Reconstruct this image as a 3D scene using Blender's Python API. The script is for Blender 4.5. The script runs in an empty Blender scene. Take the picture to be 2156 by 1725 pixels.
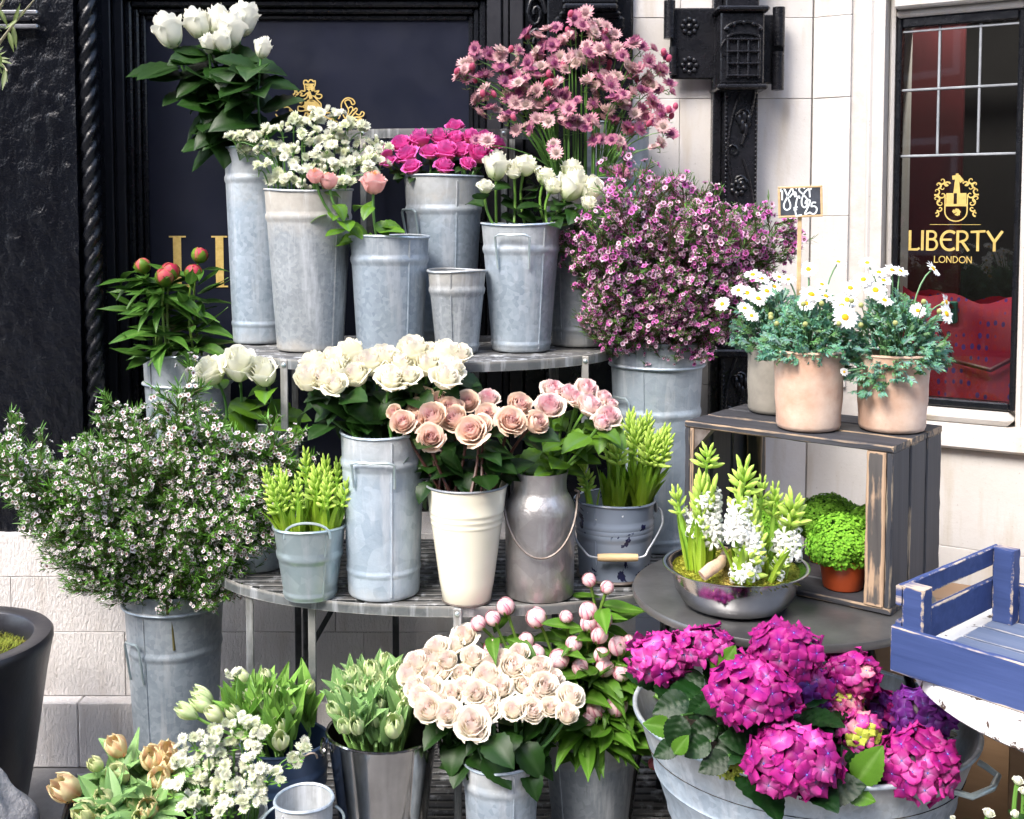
import bpy, math, random
from mathutils import Vector, Matrix, noise
D = bpy.data
scene = bpy.context.scene
COL = scene.collection
pi, sin, cos = math.pi, math.sin, math.cos
V = Vector

# ------------------------------------------------------------------ camera, sky, sun, exposure
F, PX, PY, TILT, EYE = 2400.0, 1078.0, 605.0, math.radians(3.5), 1.55
cam_d = D.cameras.new('camera')
cam = D.objects.new('camera', cam_d)
COL.objects.link(cam)
cam.location = (0, 0, EYE)
cam.rotation_euler = (pi / 2 - TILT, 0, 0)
cam_d.sensor_width = 36
cam_d.lens = 36 * F / 2156
cam_d.shift_y = -257.5 / 2156
cam_d.clip_start = 0.05
cam_d.clip_end = 3000
scene.camera = cam

SUN_EL, SUN_AZ = math.radians(50), math.radians(-38)     # azimuth from straight behind the camera, minus = from the left
world = D.worlds.new('World')
scene.world = world
world.use_nodes = True
wn = world.node_tree
wn.nodes.clear()
wout = wn.nodes.new('ShaderNodeOutputWorld')
bg = wn.nodes.new('ShaderNodeBackground')
sky = wn.nodes.new('ShaderNodeTexSky')
sky.sky_type = 'NISHITA'
sky.sun_disc = False
sky.sun_elevation = SUN_EL
sky.sun_rotation = pi + SUN_AZ * -1
sky.air_density = 1.0
sky.dust_density = 3.2
sky.ozone_density = 1.6
bg.inputs['Strength'].default_value = 0.15
wn.links.new(sky.outputs[0], bg.inputs[0])
wn.links.new(bg.outputs[0], wout.inputs[0])

sun_d = D.lights.new('sun', 'SUN')
sun_d.energy = 1.0
sun_d.angle = math.radians(20)
sun_d.color = (1.0, 0.965, 0.91)
sun = D.objects.new('sun', sun_d)
COL.objects.link(sun)
# the sun stands behind and to the left of the camera
sdir = V((sin(SUN_AZ) * cos(SUN_EL), -cos(SUN_AZ) * cos(SUN_EL), sin(SUN_EL)))
sun.rotation_euler = sdir.to_track_quat('Z', 'Y').to_euler()
sun.location = sdir * 20

vs = scene.view_settings
vs.view_transform = 'Standard'
vs.look = 'None'
vs.gamma = 1
vs.exposure = 2.1
vs.use_curve_mapping = False

# ------------------------------------------------------------------ picture <-> place
def ray(px, py):
    xc, yc = (px - PX) / F, (PY - py) / F
    return V((xc, cos(TILT) + yc * sin(TILT), -sin(TILT) + yc * cos(TILT)))
def P(px, py, y):
    d = ray(px, py); t = y / d.y
    return V((d.x * t, y, EYE + d.z * t))
def PZ(px, py, z):
    d = ray(px, py); t = (z - EYE) / d.z
    return V((d.x * t, d.y * t, z))
def proj(p):
    x, y, z = p[0], p[1], p[2] - EYE
    f = y * cos(TILT) - z * sin(TILT)
    u = y * sin(TILT) + z * cos(TILT)
    return (PX + F * x / f, PY - F * u / f)
def m2(px, y):
    return px * y / F                       # a length in the picture at a depth, in metres

# ------------------------------------------------------------------ scene graph helpers
def link(o, parent=None):
    COL.objects.link(o)
    if parent is not None:
        o.parent = parent
    return o
def thing(name, label, cat, loc=(0, 0, 0), group=None):
    o = D.objects.new(name, None)
    o.empty_display_size = 0.05
    link(o)
    o.location = loc
    o['label'] = label; o['category'] = cat
    if group: o['group'] = group
    return o
def part(name, mesh, parent, M=None, label=None, kind=None):
    o = D.objects.new(name, mesh)
    link(o, parent)
    if M is not None:
        o.matrix_local = M
    if label: o['label'] = label
    if kind: o['kind'] = kind
    return o
def structure(name, mesh, loc=None):
    o = D.objects.new(name, mesh); link(o)
    if loc: o.location = loc
    o['kind'] = 'structure'
    return o
def at(p): return Matrix.Translation(V(p))
def orient(p, axis, s=1.0, roll=0.0):
    q = V(axis).normalized().to_track_quat('Z', 'Y')
    sc = Matrix.Diagonal((s, s, s, 1)) if not hasattr(s, '__len__') else Matrix.Diagonal((*s, 1))
    return at(p) @ q.to_matrix().to_4x4() @ Matrix.Rotation(roll, 4, 'Z') @ sc
def leaf_at(p, d, up, s=1.0, sx=None):
    Y = V(d).normalized(); X = Y.cross(V(up))
    if X.length < 1e-4: X = Y.orthogonal()
    X.normalize(); Z = X.cross(Y)
    m = Matrix((X, Y, Z)).transposed().to_4x4()
    return at(p) @ m @ Matrix.Diagonal((sx or s, s, s, 1))

class MB:
    def __init__(s): s.v = []; s.f = []; s.c = []; s.m = []
    def add(s, vs, fs, col=(1, 1, 1), mi=0):
        o = len(s.v)
        s.v += [tuple(p) for p in vs]
        s.f += [tuple(i + o for i in f) for f in fs]
        s.m += [mi] * len(fs)
        if col and hasattr(col[0], '__len__'): s.c += list(col)
        else: s.c += [col] * len(vs)
        return s
    def grid(s, fn, nu, nv, col, mi=0, u0=-1, u1=1):
        vs, cs = [], []
        for j in range(nv + 1):
            for i in range(nu + 1):
                u = u0 + (u1 - u0) * i / nu; v = j / nv
                vs.append(fn(u, v)); cs.append(col(u, v) if callable(col) else col)
        fs = [(j * (nu + 1) + i, j * (nu + 1) + i + 1, (j + 1) * (nu + 1) + i + 1, (j + 1) * (nu + 1) + i) for j in range(nv) for i in range(nu)]
        return s.add(vs, fs, cs, mi)
    def box(s, a, b, col=(1, 1, 1), mi=0, M=None):
        x0, y0, z0 = a; x1, y1, z1 = b
        vs = [V(p) for p in ((x0, y0, z0), (x1, y0, z0), (x1, y1, z0), (x0, y1, z0), (x0, y0, z1), (x1, y0, z1), (x1, y1, z1), (x0, y1, z1))]
        if M is not None: vs = [M @ p for p in vs]
        return s.add(vs, [(0, 3, 2, 1), (4, 5, 6, 7), (0, 1, 5, 4), (1, 2, 6, 5), (2, 3, 7, 6), (3, 0, 4, 7)], col, mi)
    def cbox(s, a, b, c=0.003, col=(1, 1, 1), mi=0, M=None):
        """box with chamfered edges"""
        x0, y0, z0 = a; x1, y1, z1 = b
        c = min(c, (x1 - x0) * .45, (y1 - y0) * .45, (z1 - z0) * .45)
        vs = []; idx = {}
        for ix, x in ((0, x0), (1, x1)):
            for iy, y in ((0, y0), (1, y1)):
                for iz, z in ((0, z0), (1, z1)):
                    sx, sy, sz = (1 - 2 * ix), (1 - 2 * iy), (1 - 2 * iz)
                    for ax, p in ((0, (x, y + sy * c, z + sz * c)), (1, (x + sx * c, y, z + sz * c)), (2, (x + sx * c, y + sy * c, z))):
                        idx[ix, iy, iz, ax] = len(vs); vs.append(V(p))
        fs = []
        for ax in range(3):
            for side in (0, 1):
                k = []
                for p, q in ((0, 0), (1, 0), (1, 1), (0, 1)):
                    t = [0, 0, 0]; t[ax] = side; t[(ax + 1) % 3] = p; t[(ax + 2) % 3] = q
                    k.append(idx[t[0], t[1], t[2], ax])
                fs.append(k if side else k[::-1])
        for ax in range(3):                                     # edges run along ax
            b1, b2 = (ax + 1) % 3, (ax + 2) % 3
            for p in (0, 1):
                for q in (0, 1):
                    t0 = [0, 0, 0]; t0[b1] = p; t0[b2] = q
                    t1 = list(t0); t1[ax] = 1
                    k = [idx[(*t0, b1)], idx[(*t1, b1)], idx[(*t1, b2)], idx[(*t0, b2)]]
                    fs.append(k if p == q else k[::-1])
        for ix in (0, 1):
            for iy in (0, 1):
                for iz in (0, 1):
                    k = [idx[ix, iy, iz, 0], idx[ix, iy, iz, 1], idx[ix, iy, iz, 2]]
                    fs.append(k if (ix + iy + iz) % 2 else k[::-1])
        if M is not None: vs = [M @ p for p in vs]
        return s.add(vs, fs, col, mi)
    def tube(s, pts, r, n=6, col=(1, 1, 1), mi=0, closed=False, cap=True):
        pts = [V(p) for p in pts]; k = len(pts)
        rs = r if hasattr(r, '__len__') else [r] * k
        vs, cs = [], []
        prev = None
        for i, p in enumerate(pts):
            t = (pts[(i + 1) % k] - pts[i - 1]) if closed else (pts[min(i + 1, k - 1)] - pts[max(i - 1, 0)])
            if t.length < 1e-9: t = V((0, 0, 1))
            t.normalize()
            if prev is None: a = t.orthogonal().normalized()
            else:
                a = prev - t * prev.dot(t)
                a = a.normalized() if a.length > 1e-6 else t.orthogonal().normalized()
            prev = a; b = t.cross(a)
            for j in range(n):
                q = 2 * pi * j / n
                vs.append(p + (a * cos(q) + b * sin(q)) * rs[i])
                cs.append(col[i] if hasattr(col[0], '__len__') else col)
        fs = []
        for i in range(k if closed else k - 1):
            for j in range(n):
                i2 = (i + 1) % k
                fs.append((i * n + j, i * n + (j + 1) % n, i2 * n + (j + 1) % n, i2 * n + j))
        if cap and not closed:
            fs.append(tuple(range(n))[::-1]); fs.append(tuple((k - 1) * n + j for j in range(n)))
        return s.add(vs, fs, cs, mi)
    def lathe(s, prof, n=40, col=(1, 1, 1), mi=0, sx=1, sy=1, fn=None):
        vs, cs = [], []
        for i, (r, z) in enumerate(prof):
            for j in range(n):
                a = 2 * pi * j / n
                rr = r * (fn(a, z) if fn else 1)
                vs.append((rr * cos(a) * sx, rr * sin(a) * sy, z)); cs.append(col(a, z) if callable(col) else col)
        fs = [(i * n + j, i * n + (j + 1) % n, (i + 1) * n + (j + 1) % n, (i + 1) * n + j) for i in range(len(prof) - 1) for j in range(n)]
        fs.append(tuple(range(n))[::-1])
        return s.add(vs, fs, cs, mi)
    def ell(s, c, r, n=8, k=5, col=(1, 1, 1), mi=0, M=None):
        c = V(c); r = V(r) if hasattr(r, '__len__') else V((r, r, r))
        def fn(u, v):
            a = u * pi; t = v * pi
            p = V((r.x * sin(t) * cos(a), r.y * sin(t) * sin(a), -r.z * cos(t)))
            return c + ((M @ p) if M is not None else p)
        return s.grid(fn, n, k, col, mi)
    def mesh(s, name, mats, smooth=True, weld=False):
        me = D.meshes.new(name)
        me.from_pydata(s.v, [], s.f)
        at_ = me.color_attributes.new('col', 'FLOAT_COLOR', 'POINT')
        flat = []
        for c in s.c: flat += [c[0], c[1], c[2], 1.0]
        at_.data.foreach_set('color', flat)
        for m in (mats if hasattr(mats, '__len__') else [mats]): me.materials.append(m)
        me.polygons.foreach_set('material_index', s.m)
        me.polygons.foreach_set('use_smooth', [smooth] * len(s.f))
        if smooth and hasattr(me, 'set_sharp_from_angle'): me.set_sharp_from_angle(angle=math.radians(50))
        me.update()
        return me

def mix(a, b, t):
    t = max(0, min(1, t)); return tuple(a[i] + (b[i] - a[i]) * t for i in range(3))
def bez(p0, p1, p2, n):
    p0, p1, p2 = V(p0), V(p1), V(p2)
    return [p0 * (1 - t) ** 2 + p1 * 2 * t * (1 - t) + p2 * t * t for t in [i / n for i in range(n + 1)]]

# ------------------------------------------------------------------ materials
def nt(m):
    m.use_nodes = True
    t = m.node_tree; t.nodes.clear()
    out = t.nodes.new('ShaderNodeOutputMaterial')
    return t, out
class NB:
    """small node builder"""
    def __init__(s, name):
        s.m = D.materials.new(name); s.t, s.out = nt(s.m)
    def n(s, kind, **kw):
        q = s.t.nodes.new('ShaderNode' + kind)
        for k, v in kw.items():
            if k.startswith('i_'):
                key = k[2:].replace('_', ' ')
                q.inputs[int(key) if key.isdigit() else key].default_value = v
            else: setattr(q, k, v)
        return q
    def l(s, a, b): s.t.links.new(a, b)
    def noise(s, scale, detail=4, rough=.55, vec=None, dist=0):
        q = s.n('TexNoise'); q.inputs['Scale'].default_value = scale; q.inputs['Detail'].default_value = detail
        q.inputs['Roughness'].default_value = rough; q.inputs['Distortion'].default_value = dist
        if vec is not None: s.l(vec, q.inputs['Vector'])
        return q.outputs['Fac']
    def ramp(s, fac, stops):
        q = s.n('ValToRGB'); e = q.color_ramp.elements
        while len(e) < len(stops): e.new(0.5)
        for el, (p, c) in zip(e, stops):
            el.position = p; el.color = (*c, 1) if hasattr(c, '__len__') else (c, c, c, 1)
        s.l(fac, q.inputs[0]); return q.outputs[0]
    def mixc(s, fac, a, b, mode='MIX'):
        q = s.n('Mix', data_type='RGBA', blend_type=mode)
        for key, val in ((0, fac), (6, a), (7, b)):
            if isinstance(val, (int, float)): q.inputs[key].default_value = val
            elif isinstance(val, tuple): q.inputs[key].default_value = (*val, 1)
            else: s.l(val, q.inputs[key])
        return q.outputs[2]
    def math(s, op, a, b=0.0):
        q = s.n('Math', operation=op)
        for i, val in ((0, a), (1, b)):
            if isinstance(val, (int, float)): q.inputs[i].default_value = val
            else: s.l(val, q.inputs[i])
        return q.outputs[0]
    def bump(s, h, strength=.3, dist=.002, normal=None):
        q = s.n('Bump'); q.inputs['Strength'].default_value = strength; q.inputs['Distance'].default_value = dist
        s.l(h, q.inputs['Height'])
        if normal is not None: s.l(normal, q.inputs['Normal'])
        return q.outputs[0]
    def pbr(s, color, rough=.5, metal=0.0, normal=None, spec=None, coat=0):
        q = s.n('BsdfPrincipled')
        for key, val in (('Base Color', color), ('Roughness', rough), ('Metallic', metal)):
            if isinstance(val, tuple): q.inputs[key].default_value = (*val, 1)
            elif isinstance(val, (int, float)): q.inputs[key].default_value = val
            else: s.l(val, q.inputs[key])
        if normal is not None: s.l(normal, q.inputs['Normal'])
        if spec is not None: q.inputs['Specular IOR Level'].default_value = spec
        if coat: q.inputs['Coat Weight'].default_value = coat; q.inputs['Coat Roughness'].default_value = .12
        s.l(q.outputs[0], s.out.inputs[0]); return q
    def obj(s): return s.n('TexCoord').outputs['Object']
    def gen(s): return s.n('TexCoord').outputs['Generated']
    def rnd(s): return s.n('ObjectInfo').outputs['Random']

def plant_mat(name, rough=.5, trans=.25, vary=.12, bump=.15, bscale=180, spec=.4, mottle=.12, hue=.5, sat=1.0):
    b = NB(name)
    a = b.n('Attribute', attribute_name='col').outputs['Color']
    nz = b.noise(60, 3, vec=b.obj())
    hsv = b.n('HueSaturation')
    val = b.math('MULTIPLY_ADD', b.rnd(), vary * 2); val.node.inputs[2].default_value = 1 - vary
    val2 = b.math('MULTIPLY_ADD', nz, mottle * 2); val2.node.inputs[2].default_value = 1 - mottle
    b.l(b.math('MULTIPLY', val, val2), hsv.inputs['Value'])
    b.l(a, hsv.inputs['Color']); hsv.inputs['Hue'].default_value = hue; hsv.inputs['Saturation'].default_value = sat
    nrm = b.bump(b.noise(bscale, 3, vec=b.obj()), bump, .001)
    q = b.n('BsdfPrincipled')
    b.l(hsv.outputs[0], q.inputs['Base Color']); q.inputs['Roughness'].default_value = rough
    q.inputs['Specular IOR Level'].default_value = spec
    b.l(nrm, q.inputs['Normal'])
    tr = b.n('BsdfTranslucent'); b.l(hsv.outputs[0], tr.inputs[0])
    ms = b.n('MixShader'); ms.inputs[0].default_value = trans
    b.l(q.outputs[0], ms.inputs[1]); b.l(tr.outputs[0], ms.inputs[2]); b.l(ms.outputs[0], b.out.inputs[0])
    return b.m
MAT = {}
MAT['petal'] = plant_mat('petal', .55, .34, .05, .10, 120, .3, .05)
MAT['leaf_dark'] = plant_mat('glossy_dark_leaf', .36, .08, .25, .3, 160, .3, .15, .485, 1.05)
MAT['floret'] = plant_mat('floret_petal', .5, .32, .22, .1, 120, .3, .14)
MAT['leaf'] = plant_mat('leaf', .40, .25, .25, .25, 160, .32, .16, .478, 1.05)
MAT['stem'] = plant_mat('stem', .45, .0, .15, .1, 90, .4)
MAT['needle'] = plant_mat('needle', .45, .2, .25, .0, 90, .4, .12, .482, 1.0)
MAT['moss'] = plant_mat('moss', .8, .15, .2, .0, 90, .2, .3)

def zinc(name, c1=(.235, .295, .355), c2=(.475, .55, .62), rough=.44, metal=.5, stain=.6, sp=85, dent=.4):
    b = NB(name); o = b.obj(); g = b.gen()
    vo = b.n('TexVoronoi'); vo.inputs['Scale'].default_value = sp; b.l(o, vo.inputs['Vector'])
    sp_ = b.n('SeparateColor'); b.l(vo.outputs['Color'], sp_.inputs[0])
    sp_ = sp_.outputs[0]
    big = b.noise(9, 5, .6, o)
    fac = b.math('MULTIPLY_ADD', sp_, .45); fac.node.inputs[2].default_value = 0
    big = b.ramp(big, [(.3, 0.0), (.7, 1.0)]); fac = b.math('ADD', fac, b.math('MULTIPLY', big, .6))
    col = b.mixc(fac, c1, c2)
    # water lines and grime close to the rim and at the foot, ragged
    z = b.n('SeparateXYZ'); b.l(g, z.inputs[0])
    zz = b.math('ADD', z.outputs[2], b.math('MULTIPLY', b.math('SUBTRACT', b.noise(14, 5, .65, o), .5), .34))
    top = b.ramp(zz, [(.0, .75), (.09, 0.0), (.70, 0.0), (.88, .9), (1, 1.0)])
    top = b.math('MULTIPLY', top, b.math('ADD', .35, b.math('MULTIPLY', b.rnd(), .9)))
    top = b.math('ADD', top, b.ramp(b.noise(5.5, 6, .7, o, .6), [(.56, 0.0), (.68, .55)]))
    stc = b.mixc(b.noise(40, 4, .6, o), (.25, .235, .205), (.43, .41, .37))
    st = b.math('MULTIPLY', top, stain)
    col = b.mixc(st, col, stc)
    # drips: stretched noise
    mp = b.n('Mapping'); mp.inputs['Scale'].default_value = (30, 30, 3); b.l(o, mp.inputs[0])
    dr = b.ramp(b.noise(1.0, 6, .65, mp.outputs[0]), [(.52, 0.0), (.72, .6)])
    col = b.mixc(dr, col, (.66, .69, .72))
    hue = b.n('HueSaturation'); b.l(col, hue.inputs['Color'])
    rv = b.math('MULTIPLY_ADD', b.rnd(), .3); rv.node.inputs[2].default_value = .85; b.l(rv, hue.inputs['Value'])
    rgh = b.math('ADD', b.math('MULTIPLY', b.noise(30, 4, .6, o), .22), rough - .1)
    rgh = b.math('ADD', rgh, b.math('MULTIPLY', st, .2))
    met = b.math('SUBTRACT', metal, b.math('MULTIPLY', st, .4))
    n1 = b.bump(b.noise(26, 4, .6, o), dent * .35, .006)
    n2 = b.bump(b.noise(240, 3, .6, o), .12, .001, n1)
    b.pbr(hue.outputs[0], rgh, met, n2)
    return b.m
MAT['zinc'] = zinc('galvanised_zinc')
MAT['zinc_blister'] = zinc('blistered_zinc', (.25, .32, .39), (.46, .54, .61), .5, .4, .5, 34, 1.3)
MAT['zinc_grimy'] = zinc('grimy_zinc', (.20, .225, .245), (.39, .42, .44), .5, .42, 1.0, 120, .9)
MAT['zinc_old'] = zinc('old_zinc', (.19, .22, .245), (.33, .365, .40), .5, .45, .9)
MAT['zinc_bright'] = zinc('bright_zinc', (.34, .44, .47), (.54, .64, .66), .33, .7, .25, 30)
MAT['churn'] = zinc('churn_metal', (.32, .31, .315), (.50, .485, .49), .38, .75, .3, 24, 1.6)
MAT['stand'] = zinc('stand_metal', (.085, .095, .098), (.18, .195, .198), .5, .5, .5, 50)
MAT['stand_dark'] = zinc('stand_slat_metal', (.03, .032, .035), (.075, .08, .085), .5, .4, .2, 50)

def chrome():
    b = NB('polished_steel'); o = b.obj()
    sm = b.ramp(b.noise(7, 5, .65, o), [(.35, (.40, .39, .38)), (.7, (.60, .59, .57))])
    r = b.math('MULTIPLY_ADD', b.noise(12, 4, .6, o), .18); r.node.inputs[2].default_value = .04
    b.pbr(sm, r, 1.0, b.bump(b.noise(5, 2, .5, o), .12, .01)); return b.m
MAT['chrome'] = chrome()
def simple(name, c1, c2, scale=20, rough=.5, metal=0.0, bump=.2, bscale=None, bdist=.002, stretch=None, spec=None, coat=0, vary=.1, detail=5):
    b = NB(name); o = b.obj()
    if stretch:
        mp = b.n('Mapping'); mp.inputs['Scale'].default_value = stretch; b.l(o, mp.inputs[0]); o = mp.outputs[0]
    f = b.ramp(b.noise(scale, detail, .6, o), [(.3, 0.0), (.7, 1.0)])
    c = b.mixc(f, c1, c2)
    if vary:
        h = b.n('HueSaturation'); b.l(c, h.inputs['Color'])
        rv = b.math('MULTIPLY_ADD', b.rnd(), vary * 2); rv.node.inputs[2].default_value = 1 - vary; b.l(rv, h.inputs['Value']); c = h.outputs[0]
    r = b.math('MULTIPLY_ADD', b.noise(scale * 1.7, 4, .6, o), .25); r.node.inputs[2].default_value = rough - .12
    b.pbr(c, r, metal, b.bump(b.noise(bscale or scale * 4, 5, .6, o), bump, bdist), spec, coat)
    return b.m
MAT['black'] = simple('black_gloss_paint', (.0035, .004, .006), (.007, .008, .011), 12, .27, 0, .35, 60, .004, spec=.4)
MAT['adzed'] = simple('black_adzed_oak', (.002, .0022, .004), (.005, .006, .009), 10, .16, 0, .8, 40, .006, (1.6, 1.6, .9), spec=.35)
MAT['iron'] = simple('black_iron_paint', (.004, .0045, .006), (.010, .010, .013), 14, .27, 0, .5, 90, .003, spec=.45)
MAT['navy'] = simple('navy_panel_paint', (.007, .009, .018), (.010, .012, .024), 6, .35, 0, .06, 40, .002, spec=.3)
MAT['stile'] = simple('satin_black_paint', (.009, .0095, .013), (.015, .0155, .02), 9, .42, 0, .3, 90, .002, spec=.4)
MAT['vent'] = simple('vent_highlight_metal', (.25, .26, .28), (.4, .41, .43), 30, .3, .8, .1)  # pale colour painted in for the highlights on the black vent
MAT['gold'] = simple('gold_leaf', (.62, .43, .12), (.80, .60, .22), 60, .42, .35, .1, vary=0)
MAT['goldglass'] = simple('gold_window_leaf', (.46, .33, .09), (.62, .46, .15), 60, .45, .3, .1, vary=0)
MAT['cream_enamel'] = simple('cream_enamel', (.74, .70, .55), (.80, .765, .63), 5, .22, 0, .05, spec=.5, coat=.3, vary=0)
MAT['terracotta'] = simple('pale_terracotta', (.42, .245, .165), (.60, .475, .385), 9, .85, 0, .5, 50, .003, vary=.04)
MAT['greypot'] = simple('grey_clay', (.17, .155, .13), (.26, .24, .20), 12, .85, 0, .3, 50, .003)
MAT['plastic_pot'] = simple('orange_plastic', (.36, .055, .012), (.44, .075, .02), 8, .4, 0, .08, vary=.05)
MAT['black_plastic'] = simple('black_plastic', (.012, .012, .014), (.022, .022, .025), 12, .38, 0, .2, 40)
MAT['planter'] = simple('black_planter', (.010, .010, .013), (.020, .020, .026), 6, .33, 0, .2, 50, .003)
MAT['soil'] = simple('dark_compost', (.015, .010, .006), (.05, .035, .02), 60, .9, 0, .8, 60, .01)
MAT['card'] = simple('brown_cardboard', (.30, .185, .10), (.37, .235, .13), 4, .8, 0, .15, 300, .001, (1, 1, 9))
MAT['table'] = simple('worn_steel_tabletop', (.05, .05, .05), (.15, .148, .145), 5, .33, .6, .2, 60, .002, detail=8)
MAT['steel_bowl'] = simple('steel_bowl', (.50, .51, .53), (.62, .63, .65), 6, .16, 1.0, .08)
MAT['enamelblue'] = None
MAT['stone'] = None
MAT['lead'] = simple('lead_came', (.20, .215, .235), (.33, .35, .37), 20, .45, .4, .2)
MAT['rust'] = simple('rusty_wire', (.10, .075, .06), (.22, .19, .17), 40, .5, .6, .3)
MAT['lightwood'] = simple('pale_wood', (.42, .28, .14), (.56, .40, .22), 10, .6, 0, .2, 80, .001, (2, 12, 12))
MAT['slate'] = simple('chalkboard', (.02, .023, .030), (.06, .068, .085), 30, .7, 0, .1, vary=0)
MAT['chalk'] = simple('white_paint_marker', (.72, .78, .80), (.82, .86, .86), 40, .6, 0, .1, vary=0)
MAT['bluepail'] = simple('blue_pail_paint', (.030, .055, .115), (.055, .09, .165), 9, .32, .2, .2, 30, .003)
MAT['bark'] = simple('root_bark', (.42, .27, .17), (.60, .43, .30), 30, .8, 0, .5, 60, .004)
MAT['redcurtain'] = simple('red_wall', (.045, .003, .005), (.09, .005, .009), 5, .7, 0, .1)
MAT['interior'] = simple('dark_shop_interior', (.004, .0035, .0035), (.009, .007, .006), 3, .8, 0, .1)
MAT['brownpost'] = simple('brown_wood_post', (.07, .028, .010), (.11, .045, .016), 6, .5, 0, .1)
MAT['blueshelf'] = simple('blue_shelf', (.02, .05, .22), (.03, .07, .30), 6, .5, 0, .1)
MAT['greenstrap'] = simple('green_strap', (.0, .16, .11), (.0, .22, .15), 8, .5, 0, .1)
MAT['redstrap'] = simple('dark_red_leather', (.13, .01, .02), (.2, .015, .03), 9, .4, 0, .1)
MAT['darkriver'] = simple('weathered_stone', (.14, .14, .145), (.40, .39, .38), 16, .85, 0, .9, 30, .012)

def enamel_chipped():
    b = NB('chipped_enamel'); o = b.obj()
    base = b.mixc(b.noise(6, 3, .5, o), (.155, .19, .245), (.225, .265, .33))
    z = b.n('SeparateXYZ'); b.l(b.gen(), z.inputs[0])
    bias = b.ramp(z.outputs[2], [(.0, .17), (.18, .05), (.5, .0), (.62, .12), (.75, .1), (.85, .02), (1, .06)])
    f = b.math('ADD', b.noise(16, 6, .62, o, .4), bias)
    chip = b.ramp(f, [(.655, 0.0), (.665, 1.0)])
    f2 = b.ramp(b.noise(55, 4, .6, o), [(.70, 0.0), (.715, 1.0)])
    col = b.mixc(f2, base, (.62, .63, .66))
    col = b.mixc(chip, col, (.012, .014, .05))
    b.pbr(col, .25, 0.0, b.bump(chip, -.4, .001), .5); return b.m
MAT['enamelblue'] = enamel_chipped()

def stone(name, c1, c2, c3, rough_bump=.25, tool=False):
    b = NB(name); o = b.obj()
    f = b.ramp(b.noise(3.2, 6, .62, o), [(.3, 0.0), (.7, 1.0)])
    c = b.mixc(f, c1, c2)
    mp = b.n('Mapping'); mp.inputs['Scale'].default_value = (14, 14, 2.2); b.l(o, mp.inputs[0])
    st = b.ramp(b.noise(1, 6, .6, mp.outputs[0]), [(.52, 0.0), (.72, .75)])
    c = b.mixc(st, c, c3)
    sp = b.ramp(b.noise(140, 2, .5, o), [(.66, 0.0), (.74, .35)])
    c = b.mixc(sp, c, (.2, .17, .14))
    h = b.n('HueSaturation'); b.l(c, h.inputs['Color'])
    rv = b.math('MULTIPLY_ADD', b.rnd(), .16); rv.node.inputs[2].default_value = .92; b.l(rv, h.inputs['Value'])
    n1 = b.bump(b.noise(70, 6, .65, o), rough_bump, .004)
    if tool:
        mp2 = b.n('Mapping'); mp2.inputs['Scale'].default_value = (48, 48, 15); b.l(o, mp2.inputs[0])
        n1 = b.bump(b.ramp(b.noise(3.2, 4, .7, mp2.outputs[0], .3), [(.35, 0.0), (.6, 1.0)]), .55, .005, n1)
    b.pbr(h.outputs[0], .85, 0.0, n1, .2); return b.m
MAT['stone'] = stone('portland_stone', (.50, .475, .445), (.58, .565, .55), (.43, .375, .30))
MAT['stone_tooled'] = stone('tooled_stone', (.60, .57, .55), (.68, .65, .63), (.50, .45, .41), .3, True)
MAT['joint'] = simple('lime_mortar', (.46, .43, .40), (.56, .53, .50), 30, .9, 0, .4, 90, .004)
MAT['pavement'] = simple('pavement_stone', (.10, .095, .09), (.17, .165, .16), 6, .8, 0, .4, 70, .004)

def wood(name, c1, c2, wear, wearmin=.6, rough=.65, axis=0):
    """painted or stained board: grain along the local long axis, paint worn off the edges (real bare wood)"""
    b = NB(name); o = b.obj()
    sc = [28, 28, 28]; sc[axis] = 1.6
    mp = b.n('Mapping'); mp.inputs['Scale'].default_value = sc; b.l(o, mp.inputs[0])
    gr = b.noise(1.6, 6, .65, mp.outputs[0], .4)
    c = b.mixc(b.ramp(gr, [(.3, 0.0), (.72, 1.0)]), c1, c2)
    sc2 = [60, 60, 60]; sc2[axis] = 5
    mp2 = b.n('Mapping'); mp2.inputs['Scale'].default_value = sc2; b.l(o, mp2.inputs[0])
    w = b.math('ADD', b.math('MULTIPLY', b.noise(1, 5, .7, mp2.outputs[0]), .55), b.math('MULTIPLY', b.noise(7, 4, .6, o), .5))
    e = b.n('Attribute', attribute_name='col'); ee = b.n('SeparateColor'); b.l(e.outputs['Color'], ee.inputs[0])
    w = b.math('ADD', w, b.math('MULTIPLY', ee.outputs[0], .22))
    wf = b.ramp(w, [(wearmin, 0.0), (wearmin + .09, 1.0)])
    c = b.mixc(wf, c, wear)
    b.pbr(c, rough, 0.0, b.bump(gr, .35, .002), .35); return b.m
MAT['crate_wood'] = wood('dark_stained_wood', (.018, .019, .023), (.046, .047, .054), (.25, .18, .115), .73)
MAT['crate_wood_z'] = wood('dark_stained_post', (.045, .042, .042), (.09, .082, .076), (.36, .25, .165), .56, axis=2)
MAT['crate_wood_y'] = wood('dark_stained_side', (.022, .024, .030), (.048, .050, .058), (.22, .18, .13), .75, axis=2)
MAT['blue_wood'] = wood('blue_painted_wood', (.018, .036, .115), (.038, .062, .175), (.42, .34, .26), .715)
MAT['blue_wood_in'] = wood('faded_blue_slat', (.06, .085, .15), (.12, .15, .22), (.30, .29, .29), .66)
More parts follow.
